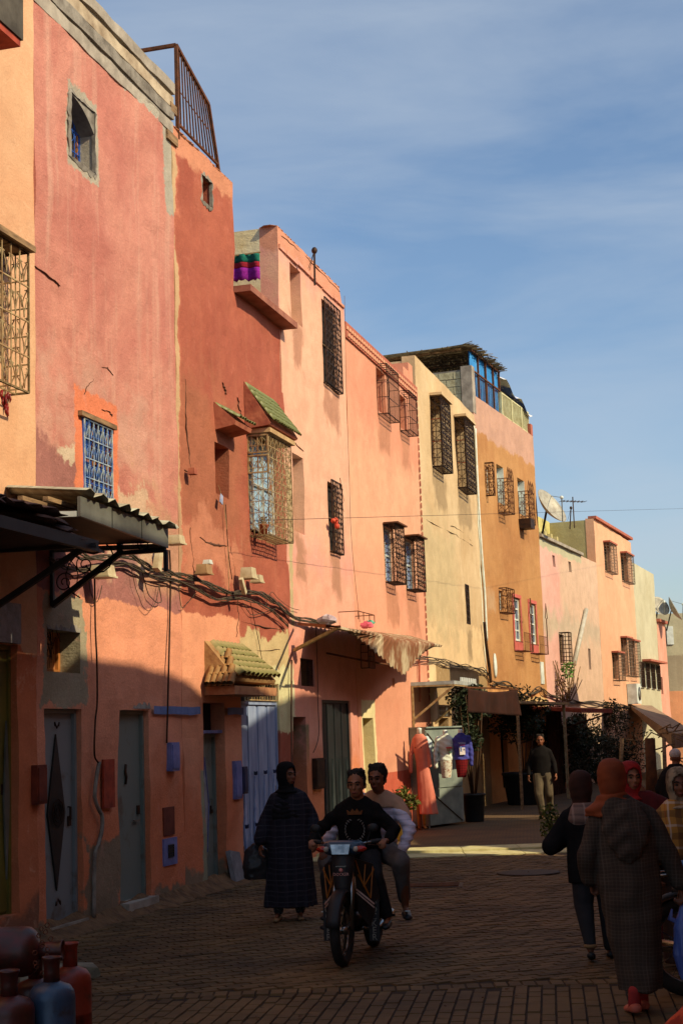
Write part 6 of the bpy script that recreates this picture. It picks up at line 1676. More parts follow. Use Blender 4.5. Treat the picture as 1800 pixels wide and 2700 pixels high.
def person_body(parent, pose, mt, vox=.010, s=1.0):
    """pose dict of joints; one continuous body"""
    mb = MB(); P = {k: Vector(v) for k, v in pose.items() if isinstance(v, (tuple, Vector))}
    M = head(mb, P['head'], pose.get('yaw', 0), pose.get('tilt', 0), pose.get('hs', 1.0))
    cap(mb, P['neck'], P['head']+Vector((0, .02, -.05)), .055, .05)
    cap(mb, P['pelvis'], P['chest'], .125, .135, 12, .72, (0, 1, 0)); cap(mb, P['shL']*.9+P['shR']*.1-Vector((0, 0, .085)), P['shR']*.9+P['shL']*.1-Vector((0, 0, .085)), .045, .045); cap(mb, P['chest'], P['neck']-Vector((0, 0, .03)), .095, .045, 12, .75, (0, 1, 0))
    for q in 'LR':
        cap(mb, P['sh'+q].lerp(P['chest'], .12)-Vector((0, 0, .085)), P['el'+q], .040, .036); cap(mb, P['el'+q], P['wr'+q], .036, .027)
        limb(mb, [P['hip'+q], P['kn'+q], P['an'+q]], [.088, .058, .036])
        cap(mb, P['pelvis'], P['hip'+q], .11, .09)
        t = P.get('toe'+q, P['an'+q]+Vector((0, -.15, -.05))); t = t.lerp(P['an'+q], .25)+Vector((0, 0, .008)); cap(mb, P['an'+q]+Vector((0, .01, -.03)), t, .028, .022, 8, .7, (0, 0, 1))
        hd = pose.get('hd'+q, (P['wr'+q]-P['el'+q]).normalized()); pm = pose.get('pm'+q, (1 if q == 'R' else -1, .2, 0))
        hand(mb, P['wr'+q], hd, pm, s, pose.get('curl', .35), 1 if q == 'L' else -1)
    o = fuse(mb, 'body', mt, parent, vox); face(parent, M); return M
def hair_cap(parent, M, mt, top=.0, vol=.012, name='hair'):
    mb = MB(); mb.ell(M @ Vector((0, .030, .056)), (.076+vol, .086+vol, .070+vol*1.6), M.to_3x3(), 16, 10); mb.ell(M @ Vector((0, .06, .0)), (.072, .05, .07), M.to_3x3(), 12, 8)
    if top:
        for k in range(14): a = random.random()*6.28; r = random.uniform(0, .05); p = M @ Vector((r*math.cos(a), r*math.sin(a)-.015, .115+random.uniform(0, top))); mb.ell(p, (.025, .025, .022), None, 8, 6)
    for q in (-1, 1): mb.ell(M @ Vector((q*.070, .005, .02)), (.014, .03, .045), M.to_3x3(), 8, 6)
    for k in range(26):
        a = random.uniform(-.9, 3.9); p = M @ Vector((.062*math.cos(a), .045*math.sin(a)+.01, .112+random.uniform(-.02, .012)*1)); mb.ell(p, (.022, .022, .02), None, 7, 5)
    return fuse(mb, name, mt, parent, .007, 1, disp=lambda c: mnoise.noise(c*80)*.006 + mnoise.noise(c*30)*.004)
def scarf(parent, M, mt, chest=None, sh=.16, drop=.2, back=.18, opened=True, name='headscarf', amp=.006, fy=0.0, label=None, lift=.0):
    """cloth over the skull, round the neck and over the shoulders; the face stays open towards -y"""
    mb = MB(); N_ = 44; ctl = [(.138, .02), (.130, .048), (.112, .070), (.085, .083), (.05, .089), (.01, .090), (-.03, .087), (-.07, .079), (-.10, .072), (-.125, .070), (-.15, .080), (-.18, .11)]
    prof = []
    for (za, ra), (zb, rb_) in zip(ctl, ctl[1:]):
        for t in (0, .34, .67): prof.append((za+(zb-za)*t, ra+(rb_-ra)*t))
    prof.append(ctl[-1]); vs = []; fs = []
    for z, r in prof:
        for k in range(N_):
            a = 6.28319*k/N_; x, y = math.cos(a), math.sin(a); ry = r*(1.22 if y > 0 else 1.10); w_ = 1 + .03*mnoise.noise(Vector((x*2, y*2, z*16))) + .018*math.sin(z*95 + x*2.5 + 3*mnoise.noise(Vector((x*2, y*2, z*6))))*(1 if z < .03 else .35)
            vs.append(M @ Vector((r*x*w_, ry*y*w_ + .014, z)))
    for i in range(len(prof)-1):
        for k in range(N_):
            y = math.sin(6.28319*(k+.5)/N_); x = prof[i][1]*math.cos(6.28319*(k+.5)/N_); z = (prof[i][0]+prof[i+1][0])/2
            if opened and y < 0 and (x/.060)**2 + ((z-.002)/(.078 if z > 0 else .092))**2 < 1: continue
            fs.append((i*N_+k, (i+1)*N_+k, (i+1)*N_+(k+1) % N_, i*N_+(k+1) % N_))
    fs.append(tuple(range(N_)))
    mb.add(vs, fs, True)
    o = mb.build(name, mt, parent, label=label)
    s = o.modifiers.new('s', 'SOLIDIFY'); s.thickness = .007; s.offset = 1
    c = M @ Vector((0, .02, -.15 + lift)); g = MB()
    loft(g, [(c.x, c.y-.01+fy, c.z-drop, sh, sh*.72), (c.x, c.y-.005+fy*.7, c.z-drop*.7, sh*.97, sh*.7), (c.x, c.y, c.z-drop*.35, sh*.82, sh*.64), (c.x, c.y, c.z-.0, sh*.56, sh*.56), (c.x, c.y, c.z+.05, .072, .078)], 30, 7, .05, 1.0)
    fuse(g, name + '_drape', mt, parent, .011, 2, disp=lambda q: math.sin(q.z*120+q.x*14+mnoise.noise(q*7)*4)*amp)
    return o
def text_mesh(txt, name, mt, parent, size, loc, rot=(math.pi/2, 0, 0), ex=.001, align='CENTER'):
    c = bpy.data.curves.new(name, 'FONT'); c.body = txt; c.size = size; c.extrude = ex; c.align_x = align; c.align_y = 'CENTER'; c.resolution_u = 2
    t = bpy.data.objects.new('tmp', c); me = evaluate(t); me.name = name; me.materials.clear(); me.materials.append(mt)
    o = bpy.data.objects.new(name, me); COL.objects.link(o); o.parent = parent; o.location = loc; o.rotation_euler = rot; return o
def spot(px, py): p = ground(px, py); return (p.x, p.y, 0)
folds_d = lambda a, f=9.0: (lambda c: a*(math.sin(c.x*f*6+c.y*f*4+mnoise.noise(c*3)*3) + .6*mnoise.noise(c*9)) * min(1, max(.25, 1.35-c.z)))

# ---- woman in the dark checked robe, walking towards the camera
p = spot(770, 2425); A = empty('person', p, R(4), 'woman in long dark checked robe and black headscarf walking beside the motorcycle', 'person')
s_ = 1.0
pose = dict(head=(-.01, -.02, 1.49), neck=(0, .0, 1.37), chest=(0, .02, 1.2), pelvis=(0, .02, .88), shL=(.17, .01, 1.29), shR=(-.17, .01, 1.29), elL=(.25, .03, 1.04), elR=(-.25, .04, 1.04), wrL=(.27, -.05, .83), wrR=(-.30, -.02, .80),
            hipL=(.09, 0, .82), hipR=(-.09, 0, .82), knL=(.09, -.05, .46), knR=(-.11, .04, .46), anL=(.09, .03, .09), anR=(-.14, -.05, .10), toeL=(.09, -.13, .03), toeR=(-.17, -.2, .03), yaw=R(38))
M = person_body(A, pose, SK2, .011)
M_plaid1 = plaid('dark_blue_check_cloth', RGB(34, 34, 42), [(RGB(78, 74, 82), .11, .010, 2, 0), (RGB(60, 56, 64), .11, .02, 2, .05), (RGB(66, 62, 72), .10, .008, 0, .03), (RGB(46, 44, 52), .10, .03, 0, .06)], amt=.42)
mb = MB(); loft(mb, [(-.01, 0, .14, .27, .21), (-.01, 0, .4, .25, .2), (0, 0, .7, .225, .175), (0, .0, .95, .205, .155), (0, .01, 1.15, .205, .145), (0, .01, 1.27, .18, .12), (0, .01, 1.36, .09, .075)], 36, 6, .05, .6)
limb(mb, [pose['shL'], pose['elL'], (.27, -.04, .86)], [.075, .078, .085]); limb(mb, [pose['shR'], pose['elR'], (-.30, -.01, .84)], [.075, .078, .085])
fuse(mb, 'robe', M_plaid1, A, .013, 3, disp=folds_d(.007))
M_blackcloth = mat('black_cloth', (.009, .009, .010), (.014, .014, .015), .95, 0, 9, .2, .04)
scarf(A, M, M_blackcloth, sh=.17, drop=.30, fy=-.02)
M_trous = mat('dark_patterned_leggings', RGB(40, 42, 46), RGB(110, 108, 104), .9, 0, 60, .1, fac=(.55, .6))
mb = MB(); limb(mb, [(.09, 0, .5), (.09, .03, .10)], [.08, .055]); limb(mb, [(-.12, .02, .5), (-.14, -.05, .11)], [.08, .055]); fuse(mb, 'leggings', M_trous, A, .012)
for q, (a, b) in enumerate((((.09, .06, 0), (.09, -.12, 0)), ((-.135, -.02, 0), (-.175, -.2, 0)))):
    g = MB(); shoe(g, a, b); fuse(g, 'shoe', mat('beige_shoe', RGB(150, 118, 80), RGB(110, 86, 60), .7), A, .009)
p0 = A.location
BG = empty('shopping_bag', (p0.x-.36, p0.y+.05, .42), 0, 'dark shopping bag in the hand of the woman in the checked robe', 'bag')
mb = MB(); loft(mb, [(0, 0, 0, .13, .06), (0, 0, .15, .15, .08), (0, 0, .3, .12, .05), (0, 0, .37, .04, .02)], 20, 5, .06); fuse(mb, 'sack', mat('black_plastic_bag', (.015, .015, .018), (.03, .03, .034), .35, 0, 8, .4), BG, .012, 2, disp=lambda c: mnoise.noise(c*22)*.008)
# dark bin beside the blue door
pp = P1.world(P1.u(685, 2260), -.3, 0); TB = empty('rubbish_bin', pp, P1.rot(), 'dark rubbish bin against the wall behind the checked robe woman', 'bin')
MB().lathe([(.20, 0), (.24, .5), (.26, .52), (.26, .56), (.22, .56)], 18).build('barrel', M_black, TB)
MB().lathe([(.265, .561), (.25, .6), (.1, .64), (0.01, .645)], 18).build('lid', M_black, TB)

# ---- motorcycle with two riders
def motorcycle(loc, rz, label, seatm, detail=True):
    e = empty('motorcycle', loc, rz, label, 'motorcycle')
    M_ty = mat('tyre_rubber', (.014, .014, .014), (.022, .021, .02), .8, 0, 12, .2); M_chr = mat('dull_chrome', RGB(150, 150, 150), RGB(110, 110, 110), .25, 1, 6, 0)
    for nm, y in (('front_wheel', -.60), ('rear_wheel', .56)):
        g = MB(); g.tube([(0, y+.25*math.cos(t/28*6.28319), .29+.25*math.sin(t/28*6.28319)) for t in range(28)], .045, 8, closed=True)
        wq = g.build(nm, M_ty, e)
        g = MB(); g.tube([(0, y+.21*math.cos(t/24*6.28319), .29+.21*math.sin(t/24*6.28319)) for t in range(24)], .014, 6, closed=True); g.build('rim', M_chr, wq)
        g = MB()
        for k in range(12): a = k*math.pi/6; g.bar((.02 if k % 2 else -.02, y, .29), (0, y+.2*math.cos(a), .29+.2*math.sin(a)), .005)
        g.lathe([(.035, -.05), (.035, .05)], 10, Matrix.Translation((0, y, .29)) @ Matrix.Rotation(R(90), 4, 'Y')); g.build('spokes', M_chr, wq)
        g = MB(); vs = []; fs = []; a0, a1 = (R(35), R(170)) if y < 0 else (R(20), R(165))
        for k in range(13):
            a = a0+(a1-a0)*k/12
            for x in (-.055, -.04, .04, .055): r = .31 if abs(x) > .05 else .325; vs.append((x, y+r*math.cos(a), .29+r*math.sin(a)))
        for k in range(12):
            for x in range(3): fs.append((k*4+x, k*4+x+1, k*4+x+5, k*4+x+4))
        g.add(vs, fs, True); f = g.build('mudguard', M_black, e); md = f.modifiers.new('t', 'SOLIDIFY'); md.thickness = .006
    for x in (-.075, .075):
        MB().tube([(x, -.60, .29), (x, -.52, .6), (x*.8, -.46, .82)], [.02, .024, .026], 8).build('fork_leg', M_chr, e)
    mb = MB(); loft(mb, [(0, -.50, .50, .05, .05), (0, -.52, .62, .075, .06), (0, -.50, .80, .095, .07), (0, -.46, .92, .11, .08)], 16); fuse(mb, 'nose_fairing', M_black, e, .012)
    hb = MB(); cap(hb, (-.12, -.44, .96), (.12, -.44, .96), .065, .065, 12, .8, (0, 0, 1)); cap(hb, (-.11, -.50, .95), (.11, -.50, .95), .06, .06, 12); fuse(hb, 'handlebar_cowl', mat('dark_teal_cowl', RGB(34, 62, 84), RGB(26, 46, 64), .3, 0, 5, 0, .5), e, .010)
    MB().tube([(-.31, -.30, .99), (-.24, -.36, .99), (-.1, -.42, .97), (.1, -.42, .97), (.24, -.36, .99), (.31, -.30, .99)], .013, 8).build('handlebar', M_chr, e)
    for x in (-1, 1):
        MB().tube([(x*.22, -.375, .992), (x*.325, -.285, .992)], .019, 8).build('grip', M_black, e)
        MB().bar((x*.2, -.42, .97), (x*.30, -.36, .96), .008).build('brake_lever', M_chr, e)
        g = MB(); g.bar((x*.19, -.40, .99), (x*.23, -.42, 1.09), .008); g.ell((x*.25, -.42, 1.11), (.05, .014, .035), None, 10, 6); g.build('mirror', M_black, e)
        g = MB(); g.ell((x*.165, -.535, .945), (.055, .03, .026), None, 12, 6); g.build('turn_signal', mat('red_orange_lens', RGB(190, 40, 22), RGB(140, 24, 14), .2, 0, 4, 0, .5), e)
        MB().ell((x*.128, -.552, .945), (.026, .02, .024), None, 10, 6).build('signal_bulb', mat('clear_lens', RGB(200, 190, 175), RGB(140, 130, 120), .15, 0, 4, 0, .6), e)
        # leg shields with gold stripes
        sh = MB().add([(x*.07, -.40, .86), (x*.21, -.30, .80), (x*.25, -.26, .50), (x*.17, -.30, .28), (x*.08, -.34, .40)] + [(x*.07, -.38, .86), (x*.21, -.28, .80), (x*.25, -.24, .50), (x*.17, -.28, .28), (x*.08, -.32, .40)],
            ((0,1,2,3,4), (9,8,7,6,5), (0,5,6,1), (1,6,7,2), (2,7,8,3), (3,8,9,4), (4,9,5,0)) if x < 0 else ((4,3,2,1,0), (5,6,7,8,9), (1,6,5,0), (2,7,6,1), (3,8,7,2), (4,9,8,3), (0,5,9,4))).build('leg_shield', mat('black_gloss_panel', (.014, .012, .012), (.02, .014, .014), .3, 0, 5, 0, .5), e)
        def L_(t, z): return Vector((x*(.07+t*.16), -.41+t*.11+.012*0-.004, z))
        g = MB()
        for a_, b_ in (((.1, .84), (.45, .62)), ((.45, .62), (.55, .80)), ((.45, .62), (.95, .76)), ((.9, .78), (.75, .52)), ((.75, .52), (.45, .64)), ((.75, .52), (.2, .72))): g.bar(L_(*a_), L_(*b_), .009)
        g.build('gold_stripes', mat('gold_decal', RGB(176, 104, 34), RGB(140, 80, 26), .5, 0, 8, 0), sh)
        g = MB(); g.bar(L_(.1, .60), L_(.9, .47), .012).bar(L_(.1, .575), L_(.9, .44), .010); g.build('white_red_stripes', mat('silver_decal', RGB(200, 180, 170), RGB(190, 120, 90), .5, 0, 8, 0), sh)
        pn = MB().box(x*.20-.045, x*.20+.045, -.275, -.262, .16, .50).build('leg_cover', M_black, e)
        for k, ch in enumerate('DOCKER'): text_mesh(ch, 'lettering', mat('grey_lettering', RGB(150, 144, 134), RGB(110, 104, 96), .6), pn, .075, (x*.20, -.278, .475-k*.057), (math.pi/2, 0, R(0)))
    g = MB(); g.add([(-.085, -.575, .985), (.085, -.575, .985), (.07, -.585, .905), (-.07, -.585, .905), (-.085, -.53, .985), (.085, -.53, .985), (.07, -.53, .905), (-.07, -.53, .905)], ((3,2,1,0), (0,1,5,4), (1,2,6,5), (2,3,7,6), (3,0,4,7)))
    g.build('headlight', mat('headlight_glass', RGB(190, 195, 200), RGB(120, 128, 138), .08, .5, 14, .1, .6), e)
    MB().box(-.045, .045, -.575, -.57, .80, .81).build('trim', M_chr, e)
    text_mesh('DOCKER', 'lettering', mat('pink_white_lettering', RGB(210, 160, 150), RGB(180, 130, 120), .6), e, .034, (0, -.578, .74))
    MB().lathe([(0, 0), (.016, 0), (.016, .004), (0, .004)], 14, Matrix.Translation((0, -.574, .775)) @ Matrix.Rotation(R(90), 4, 'X')).build('badge', mat('red_badge', RGB(180, 60, 60), RGB(210, 160, 150), .5, 0, 20, 0), e)
    g = MB(); limb(g, [(0, -.42, .78), (0, -.22, .46), (0, .1, .40), (0, .3, .55), (0, .6, .62)], [.05, .06, .07, .06, .04]); fuse(g, 'frame', M_black, e, .014)
    g = MB(); cap(g, (0, -.08, .32), (0, .16, .32), .11, .12, 12); cap(g, (-.12, .05, .28), (.12, .05, .28), .06, .06); cap(g, (0, -.25, .34), (0, -.08, .34), .07, .08); fuse(g, 'engine', mat('dark_engine_metal', RGB(60, 60, 60), RGB(40, 40, 40), .4, .7, 9, .2), e, .012)
    MB().tube([(.08, -.2, .26), (.12, .1, .2), (.13, .4, .24), (.13, .72, .28)], [.016, .018, .035, .04], 10).build('exhaust', M_chr, e)
    g = MB(); loft(g, [(0, .22, .68, .11, .40), (0, .22, .74, .14, .44), (0, .24, .79, .13, .42), (0, .25, .80, .10, .36)], 24); fuse(g, 'seat', seatm, e, .014)
    MB().tube([(.11, .35, .74), (.12, .72, .72), (0, .80, .73), (-.12, .72, .72), (-.11, .35, .74)], .012, 6).build('rack', M_chr, e)
    for x in (-1, 1):
        MB().bar((x*.1, -.02, .24), (x*.24, -.02, .24), .022).build('footrest', M_black, e)
        MB().bar((x*.1, .34, .30), (x*.25, .34, .30), .022).build('footrest', M_black, e)
    MB().tube([(-.12, .0, .24), (-.2, -.1, .18), (-.2, -.12, .26)], .008, 6).build('kick_lever', M_chr, e)
    return e
F = ground(905, 2548); Rr = ground(985, 2496)
d = Vector((F.x-Rr.x, F.y-Rr.y)); rzm = math.atan2(d.x, -d.y); mid = Vector((F.x, F.y)) - Vector((math.sin(rzm), -math.cos(rzm)))*.60
MC = motorcycle((mid.x, mid.y, 0), rzm, 'black small motorcycle with gold striped leg shields carrying two men', mat('black_seat_vinyl', (.012, .012, .014), (.02, .02, .022), .45, 0, 8, .1))
A = empty('person', (mid.x, mid.y, 0), rzm, 'man in black crown and wreath sweatshirt steering the motorcycle', 'person')
pose = dict(head=(.04, -.08, 1.46), neck=(.03, -.03, 1.34), chest=(.03, 0, 1.17), pelvis=(.02, .10, .88), shL=(.22, .0, 1.27), shR=(-.16, .0, 1.27), elL=(.36, -.06, 1.06), elR=(-.33, -.06, 1.06), wrL=(.335, -.24, .99), wrR=(-.325, -.24, .99),
            hipL=(.10, .08, .86), hipR=(-.08, .08, .86), knL=(.21, -.22, .70), knR=(-.19, -.22, .70), anL=(.25, .0, .31), anR=(-.25, .0, .31), toeL=(.27, -.16, .27), toeR=(-.27, -.16, .27), yaw=0.0, tilt=R(3),
            hdL=(-.25, -1, .05), hdR=(.25, -1, .05), pmL=(0, -.1, -1), pmR=(0, -.1, -1), curl=.62)
M = person_body(A, pose, SK1, .009); hair_cap(A, M, M_brow, 0, .008)
M_blk = mat('black_sweatshirt', (.009, .008, .008), (.013, .012, .012), .95, 0, 9, .2, .04)
mb = MB(); loft(mb, [(.02, .09, .80, .17, .13), (.02, .06, .9, .185, .135), (.03, .02, 1.05, .19, .13), (.03, .0, 1.2, .205, .13), (.03, .0, 1.30, .15, .1), (.03, -.005, 1.36, .07, .07)], 28, 4, .02, 1)
limb(mb, [(.22, 0, 1.27), (.36, -.06, 1.06), (.34, -.22, .995)], [.074, .066, .048]); limb(mb, [(-.16, 0, 1.27), (-.33, -.06, 1.06), (-.33, -.22, .995)], [.074, .066, .048])
sw = fuse(mb, 'sweatshirt', M_blk, A, .012, 3, disp=lambda c: .006*math.sin(c.z*60+c.x*30+mnoise.noise(c*5)*4)*(abs(c.x) > .17))
mb = MB(); 
for k in range(22):
    a = R(-245 + k*310/21); c = Vector((.03+.085*math.cos(a), -.153+.06*abs(math.sin(a))*0, 1.075+.095*math.sin(a)))
    mb.ell(c, (.006, .012, .014), Matrix.Rotation(a, 3, 'Y'), 6, 4)
mb.build('wreath_print', mat('grey_print', RGB(130, 126, 120), RGB(100, 96, 90), .8), sw)
mb = MB(); mb.prism([(-.03, 1.205), (.09, 1.205), (.10, 1.245), (.07, 1.225), (.05, 1.255), (.03, 1.228), (.01, 1.255), (-.01, 1.225), (-.04, 1.245)], -.148, -.125); mb.build('crown_print', mat('gold_print', RGB(120, 70, 24), RGB(90, 50, 18), .6), sw)
M_jean = mat('black_trousers', (.014, .015, .018), (.022, .023, .027), .9, 0, 9, .2)
mb = MB(); 
for q in (1, -1):
    limb(mb, [(q*.09, .08, .86), (q*.20, -.21, .70), (q*.245, -.01, .36)], [.11, .078, .06])
cap(mb, (-.07, .1, .86), (.09, .1, .86), .12, .12); fuse(mb, 'trousers', M_jean, A, .012, disp=folds_d(.003, 7))
for q in (1, -1):
    g = MB(); shoe(g, (q*.25, .02, .235), (q*.27, -.16, .235), .05, .07); fuse(g, 'sandal', M_black, A, .009)
mb = MB().tube([(-.335+.034*math.cos(t/10*6.28), -.215, .995+.034*math.sin(t/10*6.28)) for t in range(10)], .007, 5, closed=True); mb.build('bracelet', M_whiteplastic, A)
mb = MB().tube([(.335+.034*math.cos(t/10*6.28), -.215, .995+.034*math.sin(t/10*6.28)) for t in range(10)], .007, 5, closed=True); mb.build('bracelet', M_whiteplastic, A)

A = empty('person', (mid.x, mid.y, 0), rzm, 'young man in pale sweatshirt and grey trousers riding pillion behind the driver', 'person')
pose = dict(head=(.15, .26, 1.49), neck=(.14, .33, 1.38), chest=(.12, .36, 1.2), pelvis=(.06, .42, .90), shL=(.33, .34, 1.30), shR=(-.05, .34, 1.30), elL=(.44, .22, 1.05), elR=(-.24, .2, 1.06), wrL=(.40, .05, .86), wrR=(-.30, .02, .92),
            hipL=(.15, .40, .88), hipR=(-.03, .40, .88), knL=(.40, -.02, .80), knR=(-.28, .0, .80), anL=(.36, .26, .40), anR=(-.30, .30, .38), toeL=(.40, .12, .33), toeR=(-.34, .18, .32), yaw=R(-5), tilt=0.0, hdL=(-.2, -1, -.3), pmL=(0, .3, -1), hdR=(.2, -1, -.5), pmR=(0, 0, -1), curl=.5)
M = person_body(A, pose, SK2, .009); hair_cap(A, M, M_brow, .0, .014)
M_lav = plaid('lavender_ribbed_knit', RGB(205, 198, 214), [(RGB(160, 152, 170), .05, .012, 2, 0)])
mb = MB(); loft(mb, [(.08, .42, .82, .17, .13), (.1, .40, .95, .18, .13), (.12, .36, 1.15, .20, .13), (.14, .34, 1.3, .16, .1), (.14, .33, 1.39, .07, .07)], 28, 4, .02, 1)
limb(mb, [(.33, .34, 1.30), (.44, .22, 1.05), (.395, .07, .88)], [.076, .07, .05]); limb(mb, [(-.05, .34, 1.3), (-.24, .2, 1.06), (-.30, .05, .93)], [.08, .07, .05])
fuse(mb, 'sweatshirt', M_lav, A, .012, 3, disp=lambda c: .005*math.sin(c.z*90+c.x*20+mnoise.noise(c*5)*3))
mb = MB(); loft(mb, [(.13, .35, 1.24, .207, .135), (.14, .34, 1.31, .165, .108), (.14, .33, 1.392, .075, .078)], 28, 0, 0)
for q_ in ((.33, .36), (-.05, -.08)): cap(mb, (.14+(q_[0]-.14)*.3, .345, 1.345), (.14+(q_[0]-.14)*.86, .34, 1.27), .054, .070); cap(mb, (.14+(q_[0]-.14)*.9, .34, 1.25), (q_[1]+(q_[0]-.14)*.12, .30, 1.15), .072, .068)
fuse(mb, 'shoulder_yoke', mat('beige_pink_knit', RGB(196, 156, 126), RGB(170, 130, 104), .9), A, .011)
M_gt = mat('grey_trousers', RGB(112, 104, 102), RGB(82, 76, 76), .9, 0, 6, .3)
mb = MB(); limb(mb, [(.14, .40, .88), (.39, -.01, .80), (.355, .26, .46)], [.12, .085, .058]); limb(mb, [(-.02, .40, .88), (-.27, .0, .80), (-.295, .30, .46)], [.12, .085, .058]); cap(mb, (-.01, .42, .88), (.13, .42, .88), .13, .13)
fuse(mb, 'trousers', M_gt, A, .012, disp=folds_d(.004, 7))
for hx, tx, ty in ((.36, .41, 0), (-.30, -.34, 0)):
    g = MB(); shoe(g, (hx, .3, .28), (tx, .12, .28), .052, .07); sd = fuse(g, 'sandal', M_black, A, .009)
    MB().box(tx-.02, tx+.02, .1, .13, .355, .362).build('strap_mark', M_white, sd)

# ---- man far down the street
A = empty('person', spot(1434, 2158), R(-8), 'man in black jumper and khaki trousers walking towards the camera near the dark bushes', 'person')
pose = dict(head=(0, -.03, 1.62), neck=(0, 0, 1.5), chest=(0, .02, 1.3), pelvis=(0, .02, .96), shL=(.19, 0, 1.42), shR=(-.19, 0, 1.42), elL=(.26, .02, 1.14), elR=(-.26, .05, 1.14), wrL=(.29, -.06, .92), wrR=(-.28, -.02, .9),
            hipL=(.09, 0, .9), hipR=(-.09, 0, .9), knL=(.13, .02, .5), knR=(-.08, -.12, .5), anL=(.13, .26, .17), anR=(-.04, -.08, .09), toeL=(.13, .16, .06), toeR=(-.05, -.24, .04), yaw=0)
M = person_body(A, pose, SK2, .012); hair_cap(A, M, M_brow, 0, .006)
mb = MB(); loft(mb, [(0, .02, .88, .19, .13), (0, .02, 1.1, .2, .13), (0, .01, 1.3, .21, .13), (0, 0, 1.43, .17, .1), (0, 0, 1.52, .07, .07)], 24, 4, .02); limb(mb, [(.19, 0, 1.42), (.26, .02, 1.14), (.285, -.05, .95)], [.08, .07, .05]); limb(mb, [(-.19, 0, 1.42), (-.26, .05, 1.14), (-.275, -.01, .93)], [.08, .07, .05])
fuse(mb, 'jumper', M_blk, A, .014)
mb = MB(); limb(mb, [(.09, 0, .88), (.13, .02, .5), (.13, .25, .2)], [.115, .095, .07]); limb(mb, [(-.09, 0, .88), (-.08, -.12, .5), (-.04, -.08, .12)], [.115, .095, .075]); cap(mb, (-.06, .02, .9), (.06, .02, .9), .13, .13)
fuse(mb, 'trousers', mat('khaki_trousers', RGB(92, 82, 64), RGB(70, 62, 48), .9), A, .014, disp=folds_d(.005, 7))
for a, b in (((.13, .3, .10), (.13, .16, .04)), ((-.04, -.03, 0), (-.05, -.24, 0))):
    g = MB(); shoe(g, a, b, .05, .07); fuse(g, 'shoe', mat('brown_shoe', RGB(60, 40, 30), RGB(40, 28, 20), .6), A, .012)

# ---- woman in black carrying greenery, from behind
A = empty('person', spot(1578, 2530), R(180-6), 'woman in black jacket and brown headscarf seen from behind carrying greenery', 'person')
pose = dict(head=(.07, -.02, 1.39), neck=(.06, 0, 1.27), chest=(.03, 0, 1.12), pelvis=(0, 0, .85), shL=(.22, 0, 1.19), shR=(-.13, 0, 1.19), elL=(.33, .0, .93), elR=(-.22, .0, .93), wrL=(.22, -.22, .93), wrR=(-.1, -.2, .95),
            hipL=(.08, 0, .8), hipR=(-.08, 0, .8), knL=(.10, .0, .45), knR=(-.10, -.08, .45), anL=(.07, .14, .12), anR=(-.10, -.1, .08), toeL=(.06, .0, .03), toeR=(-.1, -.25, .03), yaw=R(0), curl=.8)
M = person_body(A, pose, SK2, .011); scarf(A, M, mat('dark_brown_scarf', RGB(62, 34, 26), RGB(46, 26, 20), .9, 0, 8, .2), sh=.13, drop=.07, name='headscarf')
mb = MB(); loft(mb, [(.0, 0, .62, .21, .15), (0, 0, .8, .215, .155), (.02, 0, .95, .19, .14), (.04, 0, 1.1, .195, .14), (.05, 0, 1.2, .16, .11), (.06, 0, 1.27, .08, .08)], 28, 4, .03); limb(mb, [(.22, 0, 1.19), (.34, .0, .92), (.24, -.2, .93)], [.08, .095, .055]); limb(mb, [(-.13, 0, 1.19), (-.22, 0, .92), (-.12, -.18, .95)], [.08, .08, .055])
fuse(mb, 'jacket', M_blackcloth, A, .013, disp=folds_d(.004, 6))
mb = MB(); loft(mb, [(.07, .06, 1.08, .10, .07), (.07, .07, 1.14, .125, .09), (.06, .06, 1.22, .11, .09), (.06, .03, 1.27, .08, .08)], 20, 0, 0); fuse(mb, 'hood', plaid('grey_pink_print', RGB(120, 100, 92), [(RGB(70, 60, 62), .07, .02, 2, 0), (RGB(160, 140, 130), .09, .015, 0, .02)]), A, .011)
mb = MB(); limb(mb, [(.08, 0, .8), (.10, .0, .45), (.07, .13, .14)], [.12, .085, .05]); limb(mb, [(-.08, 0, .8), (-.10, -.08, .45), (-.10, -.1, .1)], [.12, .085, .055]); fuse(mb, 'trousers', M_jean, A, .013)
for a, b in (((.07, .2, .03), (.06, .02, 0)), ((-.1, -.06, 0), (-.1, -.25, 0))):
    g = MB(); shoe(g, a, b, .045, .06); fuse(g, 'shoe', M_black, A, .010)
MB().tube([(.07+.04*math.cos(t/10*6.28), .15+.04*math.sin(t/10*6.28), .13) for t in range(10)], .016, 6, closed=True).build('sock', mat('beige_sock', RGB(150, 120, 80), RGB(120, 96, 64), .9), A)
hp = A.matrix_basis @ Vector((.27, -.2, 1.02)); GR = empty('greenery_bunch', hp, 0, 'bunch of yellow green leafy stalks held by the woman in black', 'plant')
mb = MB(); M_gr = mat('yellow_green_leaves', RGB(96, 96, 30), RGB(52, 66, 24), .7, 0, 12, .1)
for k in range(14): a = Vector((random.uniform(-.03, .03), 0, -.15)); b = a + Vector((random.uniform(-.16, .05), random.uniform(-.1, .1), random.uniform(.12, .38))); mb.tube([a, (a+b)/2, b], .005, 4)
stm = mb.build('stalks', M_gr, GR)
mb = MB(); leaves(mb, (-.06, 0, .08), (.10, .08, .17), 380, .020); mb.build('leaves', M_gr, GR)
hp = A.matrix_basis @ Vector((.14, -.24, .78)); TD = empty('parcel', hp, 0, 'small beige parcel hanging under the arm of the woman in black', 'parcel')
